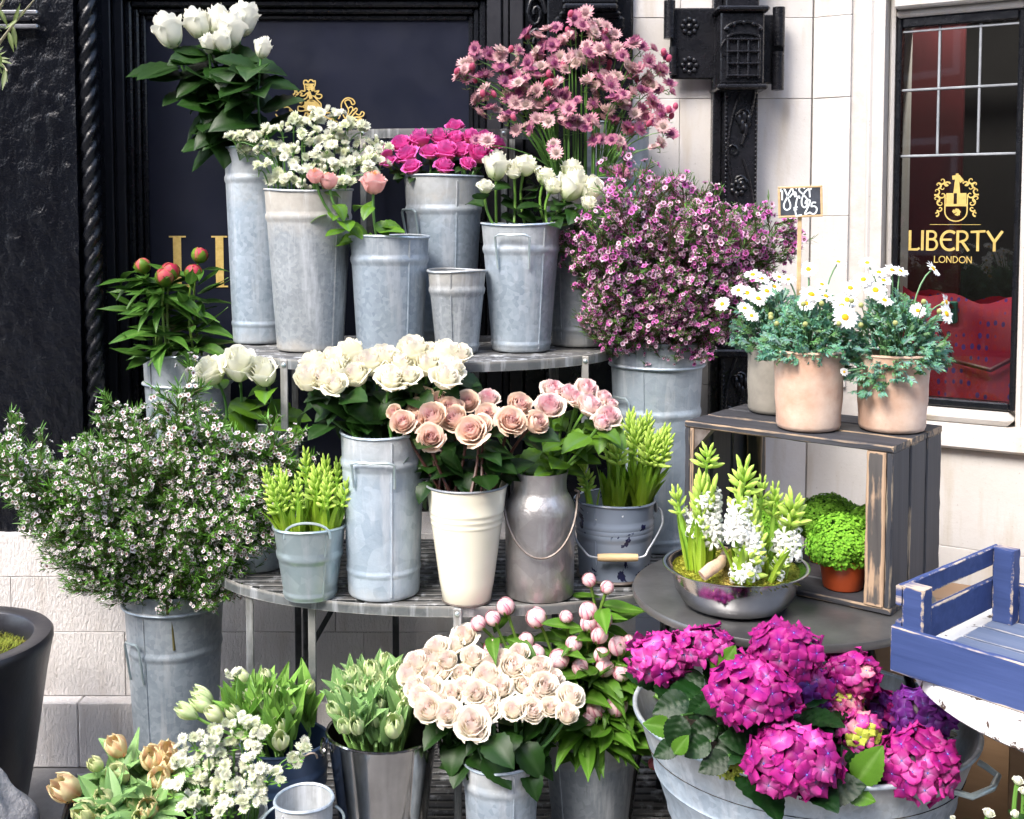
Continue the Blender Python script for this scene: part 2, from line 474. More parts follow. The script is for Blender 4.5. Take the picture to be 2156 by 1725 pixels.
def flaking():
    b = NB('flaking_white_paint'); o = b.obj()
    e = b.noise(24, 6, .68, o, .3); ch = b.ramp(e, [(.63, 0.0), (.65, 1.0)])
    z = b.n('SeparateXYZ'); b.l(o, z.inputs[0]); low = b.ramp(z.outputs[2], [(.688, .12), (.705, 0.0), (.718, .0), (.7215, .05), (.7225, 0.0)])
    ch = b.ramp(b.math('ADD', e, low), [(.575, 0.0), (.592, 1.0)])
    c = b.mixc(b.noise(8, 5, .6, o), (.60, .60, .585), (.72, .72, .70)); c = b.mixc(ch, c, (.07, .045, .035))
    b.pbr(c, .6, 0.0, b.bump(ch, -.6, .002), .3); return b.m
MAT['white_table'] = flaking()

def bagmat():
    b = NB('printed_bag_cloth'); o = b.obj()
    vo = b.n('TexVoronoi', feature='F1'); vo.inputs['Scale'].default_value = 46; vo.inputs['Randomness'].default_value = .15
    mp = b.n('Mapping'); mp.inputs['Scale'].default_value = (1, 1, .62); b.l(o, mp.inputs[0]); b.l(mp.outputs[0], vo.inputs['Vector'])
    f = b.ramp(vo.outputs['Distance'], [(.22, 1.0), (.30, 0.0)])
    c = b.mixc(f, (.80, .028, .060), (.14, .04, .36))
    c = b.mixc(b.ramp(vo.outputs['Distance'], [(.44, 0.0), (.50, .6)]), c, (.62, .03, .11))
    b.pbr(c, .45, 0.0, b.bump(b.noise(30, 3, .5, o), .2, .004)); return b.m
MAT['bag'] = bagmat()
def glass():
    b = NB('window_glass')
    tr = b.n('BsdfTransparent'); tr.inputs[0].default_value = (.82, .84, .84, 1)
    gl = b.n('BsdfGlossy'); gl.inputs['Roughness'].default_value = .02
    fr = b.n('Fresnel'); fr.inputs[0].default_value = 1.5
    ms = b.n('MixShader'); b.l(fr.outputs[0], ms.inputs[0]); b.l(tr.outputs[0], ms.inputs[1]); b.l(gl.outputs[0], ms.inputs[2])
    b.l(ms.outputs[0], b.out.inputs[0]); return b.m
MAT['glass'] = glass()
def lampmat():
    b = NB('lit_downlight'); e = b.n('Emission'); e.inputs[0].default_value = (1, .78, .42, 1); e.inputs[1].default_value = 5
    b.l(e.outputs[0], b.out.inputs[0]); return b.m
MAT['lamp'] = lampmat()
# ================================================================== THE SETTING
g = MB()
g.grid(lambda u, v: V((u * 600, -600 + v * 1200, 0)), 2, 2, (1, 1, 1))
structure('pavement', g.mesh('pavement', MAT['pavement'], False))

# --- unseen far side of the street, added for window, paint and metal to mirror
opp = thing('brick_building', 'dark brick building across the street, mirrored in the shop window', 'building', (0, -9.5, 0))
MAT['brickwork'] = simple('dark_brick', (.07, .045, .035), (.12, .075, .055), 3, .9, 0, .3, 40, .01)
m = MB(); m.box((-26, -4, 0), (26, 0, 9.6)); part('wall', m.mesh('wall', MAT['brickwork'], False), opp)
m = MB(); m.cbox((-26.1, -.02, 9.3), (26.1, .35, 9.75), .05); part('cornice', m.mesh('cornice', MAT['stone'], False), opp)
for i in range(12):
    for j in range(3):
        x = -24 + i * 4.2; z = .9 + j * 3.0
        m = MB(); m.cbox((x, .003, z), (x + 1.7, .06, z + 2.0), .02); w_ = part('window', m.mesh('window', MAT['stone'], False), opp)
        m = MB(); m.box((x + .12, .062, z + .12), (x + 1.58, .066, z + 1.88)); part('pane', m.mesh('pane', MAT['black_plastic'], False), w_)

Y_PLINTH, Y_FRONT, Y_PIER, Z_PLINTH = 3.17, 3.42, 3.39, 0.66
X_PIER0, X_PIER1 = P(1330, 400, Y_PIER).x, P(1706, 400, Y_PIER).x

def stone_rows(parent, O, T, N, rows, seed, mat, joint=.004, depth=.12, kind='stone', edge=.004, rough=0):
    """rows: (z0, z1, [s breaks]); each block a mesh of its own with chamfered arrises, standing on plane O + s*T, N outward"""
    rng = random.Random(seed)
    B = Matrix((V(T), -V(N), V((0, 0, 1)))).transposed().to_4x4()
    for z0, z1, br in rows:
        for s0, s1 in zip(br[:-1], br[1:]):
            j = joint / 2
            pr = rng.uniform(-.0015, .0015)
            mb = MB()
            w, h = s1 - s0 - joint, z1 - z0 - joint
            mb.cbox((-w / 2, 0, -h / 2), (w / 2, depth, h / 2), edge + rng.uniform(0, .0006))
            M = Matrix.Translation(V(O)) @ B @ Matrix.Translation(V(((s0 + s1) / 2, pr, (z0 + z1) / 2)))
            part(kind, mb.mesh('stone', mat, False), parent, Matrix.Translation(-V(parent.location)) @ M)

# --- stall riser of tooled stone under the black shopfront
riser = thing('stone_wall', 'low tooled pale stone plinth wall below the black shopfront', 'wall', (-1, Y_PLINTH, 0))
mb = MB(); mb.box((-2.6, Y_PLINTH + .012, 0), (X_PIER0 - .002, Y_FRONT + .2, Z_PLINTH - .006)); part('core', mb.mesh('core', MAT['joint'], False), riser, at((1, -Y_PLINTH, 0)))
zl = [0.0, 0.19, 0.375, 0.535, Z_PLINTH]
stone_rows(riser, (0, Y_PLINTH, 0), (1, 0, 0), (0, -1, 0), [
    (zl[1], zl[2], [-2.6, -1.75, -1.10, -.42, .05, X_PIER0 - .003]),
    (zl[2], zl[3], [-2.6, -2.0, -1.42, -.905, -.50, -.11, .20, X_PIER0 - .003]),
    (zl[3], zl[4], [-2.6, -1.7, -1.02, -.6, -.2, X_PIER0 - .003])], 3, MAT['stone_tooled'], .0016, .24, edge=.001)
stone_rows(riser, (0, Y_PLINTH - .045, 0), (1, 0, 0), (0, -1, 0), [(0.001, zl[1], [-2.6, -1.9, -1.22, -.66, -.1, X_PIER0 - .003])], 4, MAT['stone_tooled'], .002, .28, edge=.003)

# --- stone pier and the canted wall with the shop window
pier = thing('stone_pier', 'pale stone pier of big smooth blocks behind the black downpipe', 'wall', (.6, Y_PIER, 0))
mb = MB(); mb.box((X_PIER0 + .004, Y_PIER + .012, 0), (X_PIER1 - .002, Y_PIER + .5, 3.4)); part('core', mb.mesh('core', MAT['joint'], False), pier, at((-.6, -Y_PIER, 0)))
zr = [0.001, .34, .68, 1.05] + [P(1500, y, Y_PIER).z for y in (455, 208, 38)] + [2.62, 3.1, 3.4]
xm = P(1585, 300, Y_PIER).x; xa = P(1668, 300, Y_PIER).x
stone_rows(pier, (0, Y_PIER, 0), (1, 0, 0), (0, -1, 0),
    [(zr[i], zr[i + 1], ([X_PIER0, xm, X_PIER1] if i % 2 else [X_PIER0, X_PIER0 + .14, X_PIER1])) for i in range(len(zr) - 1)], 8, MAT['stone'], .0012, .3, edge=.001)
# rounded shaft at the arris beside the shopfront
CT = V((.857, -.515, 0)); CN = V((-.515, -.857, 0)); CO = V((X_PIER1, Y_PIER, 0))
bay = thing('stone_bay_wall', 'canted pale stone wall of the bay around the leaded shop window', 'wall', (X_PIER1, Y_PIER, 0))
W0, W1, WZ0, WZ1 = .224, .566, 1.008, 2.122          # window opening along the wall and in height
def cw(s, d, z): return CO + CT * s - CN * d + V((0, 0, z))
zb = [1.062, 1.05 + .39, 1.868, 2.10]
rows = [(zr[i], zr[i + 1], [0.003, .113]) for i in range(3, 8)]
stone_rows(bay, CO, CT, CN, [(0.001, .34, [.003, .42, .8, 1.3]), (.34, .62, [.003, .2, .62, 1.3]), (.62, .90, [.003, .36, .8, 1.3])], 11, MAT['stone'], .0012, .3, edge=.001)
stone_rows(bay, CO, CT, CN, rows, 12, MAT['stone'], .0012, .3, edge=.001)
for (s0, s1, z0, z1) in ((-.16, .205, 0, 3.1), (.206, 1.3, 0, .9), (W1 + .06, 1.3, .9, 3.1)):
    m = MB(); m.box((s0, .012 if s0 > 0 else .0125, z0), (s1, .29, z1)); part('core', m.mesh('core', MAT['joint'], False), bay, Matrix((CT, -CN, V((0, 0, 1)))).transposed().to_4x4())
# moulded jamb: three stepped members each side and across the head
def strip(s0, s1, z0, z1, d0, d1, mat='stone', name='jamb_moulding', ch=.006):
    m = MB(); m.cbox((s0, d0, z0), (s1, d1, z1), ch)
    B = Matrix((CT, -CN, V((0, 0, 1)))).transposed().to_4x4()
    return part(name, m.mesh(name, MAT[mat], False), bay, B)
ZT = 3.1
strip(.115, .149, .90, ZT, .022, .3); strip(.151, .179, .90, ZT, .006, .3, ch=.012); strip(.181, .205, .90, ZT, .034, .3); strip(.207, W0 - .002, .90, WZ1 + .12, .060, .3)
strip(W1 + .002, W1 + .02, .90, WZ1 + .02, .060, .3); strip(W1 + .022, W1 + .05, .90, ZT, .03, .3); strip(W1 + .052, 1.3, .90, ZT, .0, .3)
strip(W0, W1, WZ1 + .002, WZ1 + .022, .060, .3, name='lintel'); strip(W0, W1 + .019, WZ1 + .024, WZ1 + .06, .03, .3, name='lintel'); strip(.207, W1 + .019, WZ1 + .122, ZT, .0, .3, name='lintel')
strip(W0, W1 + .019, WZ1 + .062, WZ1 + .12, .012, .3, name='lintel', ch=.012)
strip(.207, W1 + .1, .905, .965, -.03, .3, name='sill', ch=.008); strip(W0, W1, .967, WZ0 - .004, .035, .3, name='sill', ch=.02)
mb = MB(); mb.box((0.01, .31, 0), (1.3, .33, ZT)); mb.v = [p for p in mb.v]
# window: black frame, lead cames, panes, gilt lettering
BW = Matrix((CT, -CN, V((0, 0, 1)))).transposed().to_4x4()
win = thing('shop_window', 'tall black framed shop window with leaded upper panes and gold lettering', 'window', cw((W0 + W1) / 2, .07, WZ0))
MW = Matrix.Translation(-V(win.location)) @ Matrix.Translation(CO) @ BW
FD0, FD1 = .066, .11
fw = .0155
for nm, a, b_ in (('jamb', (W0 + .001, FD0, WZ0), (W0 + fw, FD1, WZ1)), ('jamb', (W1 - fw, FD0, WZ0), (W1 - .001, FD1, WZ1)), ('head', (W0 + fw + .0005, FD0, WZ1 - .028), (W1 - fw - .0005, FD1, WZ1)), ('bottom_rail', (W0 + fw + .0005, FD0, WZ0), (W1 - fw - .0005, FD1, WZ0 + .022))):
    m = MB(); m.cbox(a, b_, .004); part(nm, m.mesh(nm, MAT['black'], False), win, MW)
GX0, GX1, GZ0, GZ1 = W0 + fw + .0005, W1 - fw - .0005, WZ0 + .022, WZ1 - .0285
def s_of(px, py):                                     # where a picture point meets the glass plane
    d = ray(px, py); n = CN; o = V((0, 0, EYE)); q = CO - CN * .085
    t = (q - o).dot(n) / d.dot(n); h = o + d * t
    return (h - CO).dot(CT), h.z
vb = [s_of(1977, 180)[0], s_of(2063, 170)[0]]; hb = [s_of(2000, 186)[1], s_of(2000, 327)[1]]
xs = [GX0, vb[0], vb[1], GX1]; zs = [hb[1], hb[0], GZ1]
for i in range(3):
    for j in range(2):
        m = MB(); m.box((xs[i] + .001, .084, zs[j] + .001), (xs[i + 1] - .001, .087, zs[j + 1] - .001)); part('pane', m.mesh('pane', MAT['glass'], False), win, MW)
m = MB(); m.box((GX0 + .0005, .084, GZ0), (GX1 - .0005, .087, hb[1] - .001)); part('large_pane', m.mesh('large_pane', MAT['glass'], False), win, MW)
for x in vb:
    m = MB(); m.cbox((x - .0035, .079, hb[1] + .004), (x + .0035, .092, GZ1), .0015); part('lead_bar', m.mesh('lead_bar', MAT['lead'], False), win, MW)
for z in hb:
    m = MB(); m.cbox((GX0, .0775, z - .0035), (GX1, .0935, z + .0035), .0015); part('lead_bar', m.mesh('lead_bar', MAT['lead'], False), win, MW)
m = MB(); m.cbox((GX0, .0775, GZ1 - .012), (GX1, .083, GZ1 - .006), .001); part('lead_bar', m.mesh('lead_bar', MAT['lead'], False), win, MW)

# ---- lettering: strokes with real width, laid as thin leaf a millimetre proud of the surface behind
def stroke(mb, pts, w, d, T, O, th=.0012, closed=False):
    """polyline (s, z) as a flat ribbon of width w (number or list) on the plane O + s*T, th thick, outward -Y of T"""
    k = len(pts); ws = w if hasattr(w, '__len__') else [w] * k
    Lp, Rp = [], []
    for i in range(k):
        a = V(pts[i - 1 if (i > 0 or closed) else 0]); b_ = V(pts[(i + 1) % k if (i < k - 1 or closed) else k - 1])
        t = (b_ - a); t = t.normalized() if t.length > 1e-9 else V((1, 0)); n = V((-t.y, t.x))
        p = V(pts[i]); Lp.append(p + n * ws[i] / 2); Rp.append(p - n * ws[i] / 2)
    seq = range(k if closed else k - 1)
    vs = [T @ V((p.x, d, p.y)) for p in Lp] + [T @ V((p.x, d, p.y)) for p in Rp] + [T @ V((p.x, d + th, p.y)) for p in Lp] + [T @ V((p.x, d + th, p.y)) for p in Rp]
    fs = []
    for i in seq:
        j = (i + 1) % k
        fs += [(i, i + k, j + k, j), (i + 2 * k, j + 2 * k, j + 3 * k, i + 3 * k), (i, j, j + 2 * k, i + 2 * k), (i + k, i + 3 * k, j + 3 * k, j + k)]
    mb.add(vs, fs)
def smooth(pts, k=5):
    out = []; n = len(pts); q = [V(p) for p in pts]
    for i in range(n - 1):
        a, b, c, d = q[max(i - 1, 0)], q[i], q[i + 1], q[min(i + 2, n - 1)]
        for j in range(k):
            t = j / k; out.append(.5 * ((2 * b) + (c - a) * t + (2 * a - 5 * b + 4 * c - d) * t * t + (3 * b - a - 3 * c + d) * t ** 3))
    return [(p.x, p.y) for p in out] + [tuple(q[-1])]
def arc(cx, cy, rx, ry, a0, a1, n=12):
    return [(cx + rx * cos(math.radians(a0 + (a1 - a0) * i / n)), cy + ry * sin(math.radians(a0 + (a1 - a0) * i / n))) for i in range(n + 1)]
GLY = {   # letters in a box one high; (points, relative weight)
 'L': (.58, [([(.09, 1), (.09, 0)], 1), ([(.03, .045), (.46, .045), (.56, .12)], .85)]),
 'I': (.26, [([(.12, 1), (.12, 0)], 1)]),
 'B': (.66, [([(.10, 1), (.10, 0)], 1), ([(.10, .95)] + arc(.30, .755, .2, .195, 90, -90, 10) + [(.10, .56)], .85), ([(.10, .56)] + arc(.34, .30, .22, .255, 90, -90, 10) + [(.10, .045)], .85)]),
 'E': (.78, [(arc(.50, .5, .40, .46, 52, 308, 22), 1), ([(.14, .55), (.60, .55)], .8)]),
 'R': (.68, [([(.10, 1), (.10, 0)], 1), ([(.10, .95)] + arc(.32, .72, .23, .23, 90, -70, 10) + [(.18, .44)], .85), ([(.30, .47), (.62, 0)], 1)]),
 'T': (.72, [([(.36, .95), (.36, 0)], 1), ([(.02, .93), (.70, .97)], .85)]),
 'Y': (.80, [([(.06, .98), (.40, .45)], 1), ([(.76, .98), (.40, .45), (.40, 0)], 1)]),
 'O': (.86, [(arc(.42, .5, .36, .46, 0, 345, 24), .9)]),
 'N': (.76, [([(.10, 0), (.10, 1)], .9), ([(.10, .98), (.62, .02)], 1), ([(.62, 0), (.62, 1)], .9)]),
 'D': (.74, [([(.10, 1), (.10, 0)], .9), ([(.10, .95), (.26, .95)] + arc(.28, .5, .34, .45, 90, -90, 14) + [(.10, .05)], .9)]),
}
def text(mb, word, x0, x1, z0, h, wt, d, T):
    tot = sum(GLY[c][0] for c in word); sx = (x1 - x0) / tot; x = x0
    for i, c in enumerate(word):
        for k, (pts, w) in enumerate(GLY[c][1]):
            if c == 'O': stroke(mb, [(x + p[0] * sx, z0 + p[1] * h) for p in pts], wt * w, d - .0002 * (k + 3 * (i % 2)), T, None, closed=True)
            else: stroke(mb, [(x + p[0] * sx, z0 + p[1] * h) for p in pts], wt * w, d - .0002 * (k + 3 * (i % 2)), T, None)
        x += GLY[c][0] * sx
lm = MB()
la, lb = s_of(1912, 527), s_of(2112, 530); lt = s_of(1912, 485)
text(lm, 'LIBERTY', la[0], lb[0], la[1], lt[1] - la[1], .0075, .0825, MW)
part('gold_lettering', lm.mesh('gold_lettering', MAT['goldglass'], False), win)
lm = MB(); a_, b2 = s_of(1966, 553), s_of(2048, 554); t_ = s_of(1966, 539)
text(lm, 'LONDON', a_[0], b2[0], a_[1], t_[1] - a_[1], .0026, .0825, MW)
r0, r1 = s_of(1958, 473), s_of(2065, 475)
stroke(lm, [(r0[0], r0[1]), (r1[0], r0[1])], .0012, .0825, MW, None)
part('small_lettering', lm.mesh('small_lettering', MAT['goldglass'], False), win)
# crest on the glass: helm, quartered shield, leafy mantling
lm = MB()
c0, cz = s_of(2013, 410); ct = s_of(2013, 365)[1]; u = (ct - cz) / 45
def cp(x, y): return (c0 + (x - 1029) * u / 5.4 * .80, cz - (y - 500) * u / 5.4 * .80)
stroke(lm, [cp(1040, 200), cp(1040, 480)], [u * 5, u * 14], .0822, MW, None)
stroke(lm, [cp(975, 260), cp(1060, 250), cp(1110, 320)], u * 9, .0820, MW, None)
stroke(lm, [cp(900, 560), cp(1000, 560)], u * 24, .0822, MW, None); stroke(lm, [cp(1045, 560), cp(1170, 560)], u * 24, .0818, MW, None)
stroke(lm, [cp(895, 650), cp(1175, 650)], u * 5, .0815, MW, None)
stroke(lm, [cp(885, 500), cp(885, 740)] + [cp(1035 - 150 * cos(math.radians(a)), 740 + 140 * sin(math.radians(a))) for a in range(15, 166, 15)] + [cp(1185, 740), cp(1185, 500)], u * 2.6, .0817, MW, None)
rng = random.Random(5)
for sd in (-1, 1):
    for k, (dx, dy, r, a0) in enumerate([(200, 300, 60, 30), (250, 360, 55, 90), (180, 400, 70, 200), (270, 450, 60, 60), (190, 500, 60, 0), (270, 560, 55, 120), (210, 620, 55, 300), (220, 700, 45, 30), (130, 360, 50, 200), (260, 770, 40, 80)]):
        pts = [cp(1035 + sd * (dx + r * (1 - i / 11) * cos(math.radians(a0 + 34 * i))), dy + r * (1 - i / 11) * sin(math.radians(a0 + 34 * i))) for i in range(11)]
        stroke(lm, pts, [u * (3.6 - .25 * i) for i in range(11)], .0826 - .0002 * k, MW, None)
for k in range(8):
    a = rng.uniform(0, 6.28); r = rng.uniform(20, 70)
    stroke(lm, [cp(1035 + r * cos(a), 750 + .7 * r * sin(a)), cp(1035 + r * cos(a + .8), 770 + .7 * r * sin(a + .8)), cp(1035 + .5 * r * cos(a + 2), 760 + .5 * r * sin(a + 2))], u * 3.2, .0813 - .0002 * k, MW, None)
part('gold_crest', lm.mesh('gold_crest', MAT['goldglass'], False), win)

# the shop inside: dark room, red curtain, post, blue shelf, downlight
room = thing('shop_interior', 'dark shop interior with a red wall seen through the leaded window', 'room', cw(.45, .5, .8))
MR = Matrix.Translation(-V(room.location)) @ Matrix.Translation(CO) @ BW
def rp(name, a, b_, mat):
    m = MB(); m.cbox(a, b_, .003); return part(name, m.mesh(name, MAT[mat], False), room, MR)
rp('back_wall', (.05, 1.25, .8), (1.25, 1.28, 2.6), 'interior'); rp('side_wall', (.02, .312, .8), (.05, 1.28, 2.6), 'interior'); rp('side_wall', (1.25, .312, .8), (1.28, 1.28, 2.6), 'interior')
rp('ceiling', (.02, .312, 2.6), (1.28, 1.28, 2.63), 'interior'); rp('floor', (.02, .312, .77), (1.28, 1.28, .8), 'interior')
rp('red_panel', (.14, .55, .95), (.33, .58, 2.36), 'redcurtain'); rp('brown_post', (.5, .62, .95), (.545, .66, 2.55), 'brownpost'); rp('red_rail', (.18, .74, 2.33), (1.2, .76, 2.36), 'redcurtain')
sh = rp('blue_shelf', (.06, .32, .962), (1.2, .80, .992), 'blueshelf')
m = MB(); m.lathe([(.045, 2.592), (.045, 2.588), (.0, 2.588)], 20, sx=1, sy=1); m.v = [(p[0] + .80, p[1] + .75, p[2]) for p in m.v]
lampo = part('ceiling_lamp', m.mesh('ceiling_lamp', MAT['lamp'], False), room, MR)

lamp_d = D.lights.new('ceiling_lamp_light', 'AREA'); lamp_d.shape = 'DISK'; lamp_d.size = .09; lamp_d.energy = 5; lamp_d.color = (1, .93, .84)
lo_ = D.objects.new('ceiling_lamp_light', lamp_d); link(lo_, room); lo_.matrix_local = MR @ at((.42, .45, 2.585))  # area light added over the bag to brighten it, forward of the ceiling lamp
# bag on the shelf
bag = thing('handbag', 'red bag with small blue print on the blue shelf behind the window glass', 'bag', cw(.43, .24, .992))
def bagf(u, v, side):
    z = .345 * v; w = .20 + .05 * v + .02 * sin(pi * v)
    t = (.055 * (1 - v) ** .6 + .014) * math.sqrt(max(0, 1 - (abs(u) ** 4)))
    zz = z - .030 * (1 - u * u) * v * v + .012 * sin(u * 9 + side) * v - .02 * (1 - abs(u)) * (1 - v) * 0
    return V((u * w, side * t + .008 * sin(u * 6 + v * 5), zz + .035 * (u * u) * (1 - v)))
m = MB()
m.grid(lambda u, v: bagf(u, v, -1), 20, 12, (1, 1, 1)); m.grid(lambda u, v: bagf(-u, v, 1), 20, 12, (1, 1, 1))
part('bag_body', m.mesh('bag_body', MAT['bag']), bag, BW @ at((.04, 0, .0)))
for s_, dd in ((-1, -.03),):
    m = MB(); m.tube([(-.09, dd, .27), (-.10, dd - .03, .30), (-.13, dd - .06, .24), (-.08, dd - .07, .14), (.02, dd - .07, .12), (.10, dd - .055, .17), (.17, dd - .02, .26)], [.007] * 7, 6); part('strap', m.mesh('strap', MAT['redstrap']), bag, BW @ at((.04, 0, 0)))
for x in (-.095, .165):
    m = MB(); m.cbox((x - .012, -.055, .245), (x + .012, -.03, .31), .004); part('strap_tab', m.mesh('strap_tab', MAT['greenstrap'], False), bag, BW @ at((.04, 0, 0)))

# ================================================================== BLACK SHOPFRONT
front = thing('black_shopfront', 'black painted timber shopfront with a navy panel, gold lettering and crest', 'shopfront', (-.5, Y_FRONT, Z_PLINTH))
MF = at(-V(front.location))
def fp(name, px0, py0, px1, py1, y0, y1, mat='black', ch=.004, lab=None):
    a, b_ = P(px0, py1, y0), P(px1, py0, y0)
    m = MB(); m.cbox((a.x, y0, a.z), (b_.x, y1, b_.z), ch); return part(name, m.mesh(name, MAT[mat], False), front, MF, lab)
ZTOP = 3.0
x_l = P(215, 300, 3.40).x; x_p0 = P(310, 300, 3.44).x; x_p1 = P(987, 300, 3.44).x; z_pt = P(600, 42, 3.44).z
x_pr = P(1102, 300, 3.40).x
def fbox(name, a, b_, mat='black', ch=.004):
    m = MB(); m.cbox(a, b_, ch); return part(name, m.mesh(name, MAT[mat], False), front, MF)
ZB = Z_PLINTH + .001
fbox('backing_board', (-2.6, 3.50, ZB), (X_PIER0 - .003, 3.55, ZTOP))
fbox('navy_panel', (x_p0 - .01, 3.452, ZB + .12), (x_p1 + .01, 3.498, z_pt + .01), 'navy')
# stepped moulding round the panel
for k, (w, d0) in enumerate(((.016, 3.442), (.017, 3.428), (.020, 3.415))):
    off = [0, .0165, .0340, .0545][k]
    fbox('panel_moulding', (x_p0 - off - w, d0, ZB + .10), (x_p0 - off, 3.4515 if k == 0 else 3.498, z_pt + off + w), ch=.005)
    fbox('panel_moulding', (x_p1 + off, d0, ZB + .10), (x_p1 + off + w, 3.4515 if k == 0 else 3.498, z_pt + off + w), ch=.005)
    fbox('panel_moulding', (x_p0 - off + .0005, d0, z_pt + off), (x_p1 + off - .0005, 3.4515 if k == 0 else 3.498, z_pt + off + w), ch=.005)
off = .0545
sl0 = x_l; sl1 = x_p0 - off - .001
w3 = (sl1 - sl0)
for a, b_ in ((0, .44), (.47, .56), (.59, 1.0)):
    fbox('stile', (sl0 + a * w3, 3.405 if b_ != .56 else 3.412, ZB), (sl0 + b_ * w3, 3.498, ZTOP), 'stile', ch=.003)
sr0 = x_p1 + off + .001; w3 = x_pr - sr0
for a, b_ in ((0, .40), (.43, .60), (.63, 1.0)):
    fbox('stile', (sr0 + a * w3, 3.405 if b_ != .60 else 3.412, ZB), (sr0 + b_ * w3, 3.498, ZTOP), 'stile', ch=.003)
fbox('top_rail', (sl1 + .001, 3.40, z_pt + off + .001), (sr0 - .001, 3.498, ZTOP))
fbox('bottom_rail', (sl1 + .001, 3.41, ZB), (sr0 - .001, 3.498, ZB + .0995))
# right hand pilaster with a console of stacked mouldings and carved scrolls
px0 = x_pr + .002; px1 = X_PIER0 - .004
cx0 = P(1152, 100, 3.38).x
fbox('pilaster_post', (px0, 3.42, ZB), (cx0 - .001, 3.498, ZTOP)); fbox('pilaster', (cx0, 3.36, ZB), (px1, 3.498, ZTOP))
for (za, zb_, ya, xa0, xa1) in ((22, 6, 3.24, 1185, 1302), (34, 22, 3.262, 1178, 1308), (62, 34, 3.30, 1168, 1316), (118, 100, 3.315, 1195, 1300), (150, 118, 3.335, 1178, 1316)):
    a, b_ = P(xa0, za, ya), P(xa1, zb_, ya)
    fbox('console_moulding', (a.x, ya, a.z), (b_.x, 3.359, b_.z), ch=.007)
a, b_ = P(1185, 6, 3.24), P(1302, -70, 3.24); fbox('console_block', (a.x, 3.25, a.z + .001), (b_.x, 3.359, b_.z))
for (cx, cy, r) in ((1128, 30, 26), (1127, 92, 22), (1128, 150, 20), (1128, 210, 20), (1128, -20, 20)):
    c = P(cx, cy, 3.41); m = MB(); rr = m2(r, 3.41)
    m.tube([c + V((rr * (1 - i / 16) * cos(i * .75) * .8, -.004 - .012 * i / 14, rr * 1.5 * (1 - i / 16) * sin(i * .75))) for i in range(14)], [.009 - .0003 * i for i in range(14)], 8)
    part('carved_scroll', m.mesh('carved_scroll', MAT['black']), front, MF)
# gilt letters and crest on the navy panel (only the first two letters show past the buckets)
MI = Matrix.Identity(4)
a = P(358, 605, 3.452); b_ = P(358, 497, 3.452); hgt = b_.z - a.z
sx = (P(477, 550, 3.452).x - a.x)
SER = {'L': [([(.20, .02), (.20, .98)], .155), ([(0, .985), (.42, .985)], .03), ([(0, .015), (.55, .015)], .03), ([(.30, .03), (.50, .03), (.62, .17), (.64, .26)], .055)],
       'I': [([(.20, .02), (.20, .98)], .155), ([(0, .985), (.40, .985)], .03), ([(0, .015), (.40, .015)], .03)]}
for ch_, xo in (('L', a.x), ('I', P(446, 550, 3.452).x)):
    m = MB()
    for k, (pts, w) in enumerate(SER[ch_]): stroke(m, [(xo + p[0] * hgt * .78, a.z + p[1] * hgt) for p in pts], w * hgt, 3.4495 - .0002 * k, MI, None, .0018)
    part('gold_letter', m.mesh('gold_letter', MAT['gold'], False), front, MF)
m = MB()
def dp(x, y): p = P((660 + x * 240 / 2156) * .86256 * 1.0, (180 + y * 240 / 2156) * .86256, 3.452); return (p.x, p.z)
w_ = m2(1.9, 3.45)
CREST = [
 [(760, 390), (750, 250), (735, 230), (740, 160), (800, 150), (830, 190), (870, 140), (930, 150), (940, 180), (985, 160), (980, 260), (960, 290), (975, 400)],
 [(790, 270), (900, 270)], [(790, 310), (910, 310)], [(800, 345), (900, 345)], [(850, 260), (850, 390)], [(760, 235), (960, 235)],
 [(760, 390), (690, 380), (650, 410), (700, 440), (660, 480), (720, 490), (760, 470), (800, 430), (820, 480), (790, 540), (720, 580), (690, 660)],
 [(500, 460), (540, 430), (550, 330), (580, 380), (590, 430), (630, 420), (600, 460), (560, 470)], [(500, 490), (560, 570), (640, 630), (690, 670)], [(540, 500), (620, 560), (690, 590)],
 [(970, 400), (1070, 380), (1010, 450), (1110, 460), (1130, 510), (1070, 550), (1000, 520), (990, 470)], [(880, 500), (960, 500), (1050, 600), (1110, 660), (1120, 760)],
 [(830, 590), (720, 720), (620, 720), (620, 810), (720, 820), (860, 780), (1080, 840), (1140, 800), (1080, 700), (950, 590), (830, 590)],
 [(760, 640), (840, 620), (900, 640), (910, 690), (840, 710)], [(720, 740), (1080, 770)],
 [(780, 850), (740, 950), (650, 1000), (630, 1050), (760, 1060)], [(780, 880), (900, 810), (1020, 850), (1060, 950)], [(790, 960), (860, 900), (920, 960)],
 [(300, 745), (400, 740), (500, 830), (600, 920), (560, 960)], [(420, 790), (500, 890), (580, 960)], [(130, 820), (190, 770), (240, 750)], [(120, 890), (160, 940)], [(600, 920), (600, 1030)],
 [(1130, 880), (1220, 800), (1250, 830), (1300, 770)], [(1130, 890), (1260, 980), (1480, 1060)], [(1180, 940), (1400, 1000)], [(1130, 1010), (1200, 880), (1330, 860)],
 [(1600, 860), (1560, 730), (1590, 610), (1680, 540), (1800, 560), (1860, 650), (1800, 680), (1760, 600), (1700, 580), (1640, 620), (1670, 700), (1720, 820), (1650, 980), (1600, 900)],
 [(1700, 780), (1780, 730), (1810, 800), (1700, 950), (1580, 1070)], [(1820, 820), (1880, 760), (1910, 800), (1850, 870), (1780, 950)], [(1880, 880), (1960, 910), (2010, 840), (2060, 870), (2020, 940), (1850, 960), (1700, 1000), (1580, 1075)],
 [(1820, 1020), (2020, 1000), (1900, 960)], [(1860, 1030), (1990, 1060)], [(1540, 920), (1500, 1000)]]
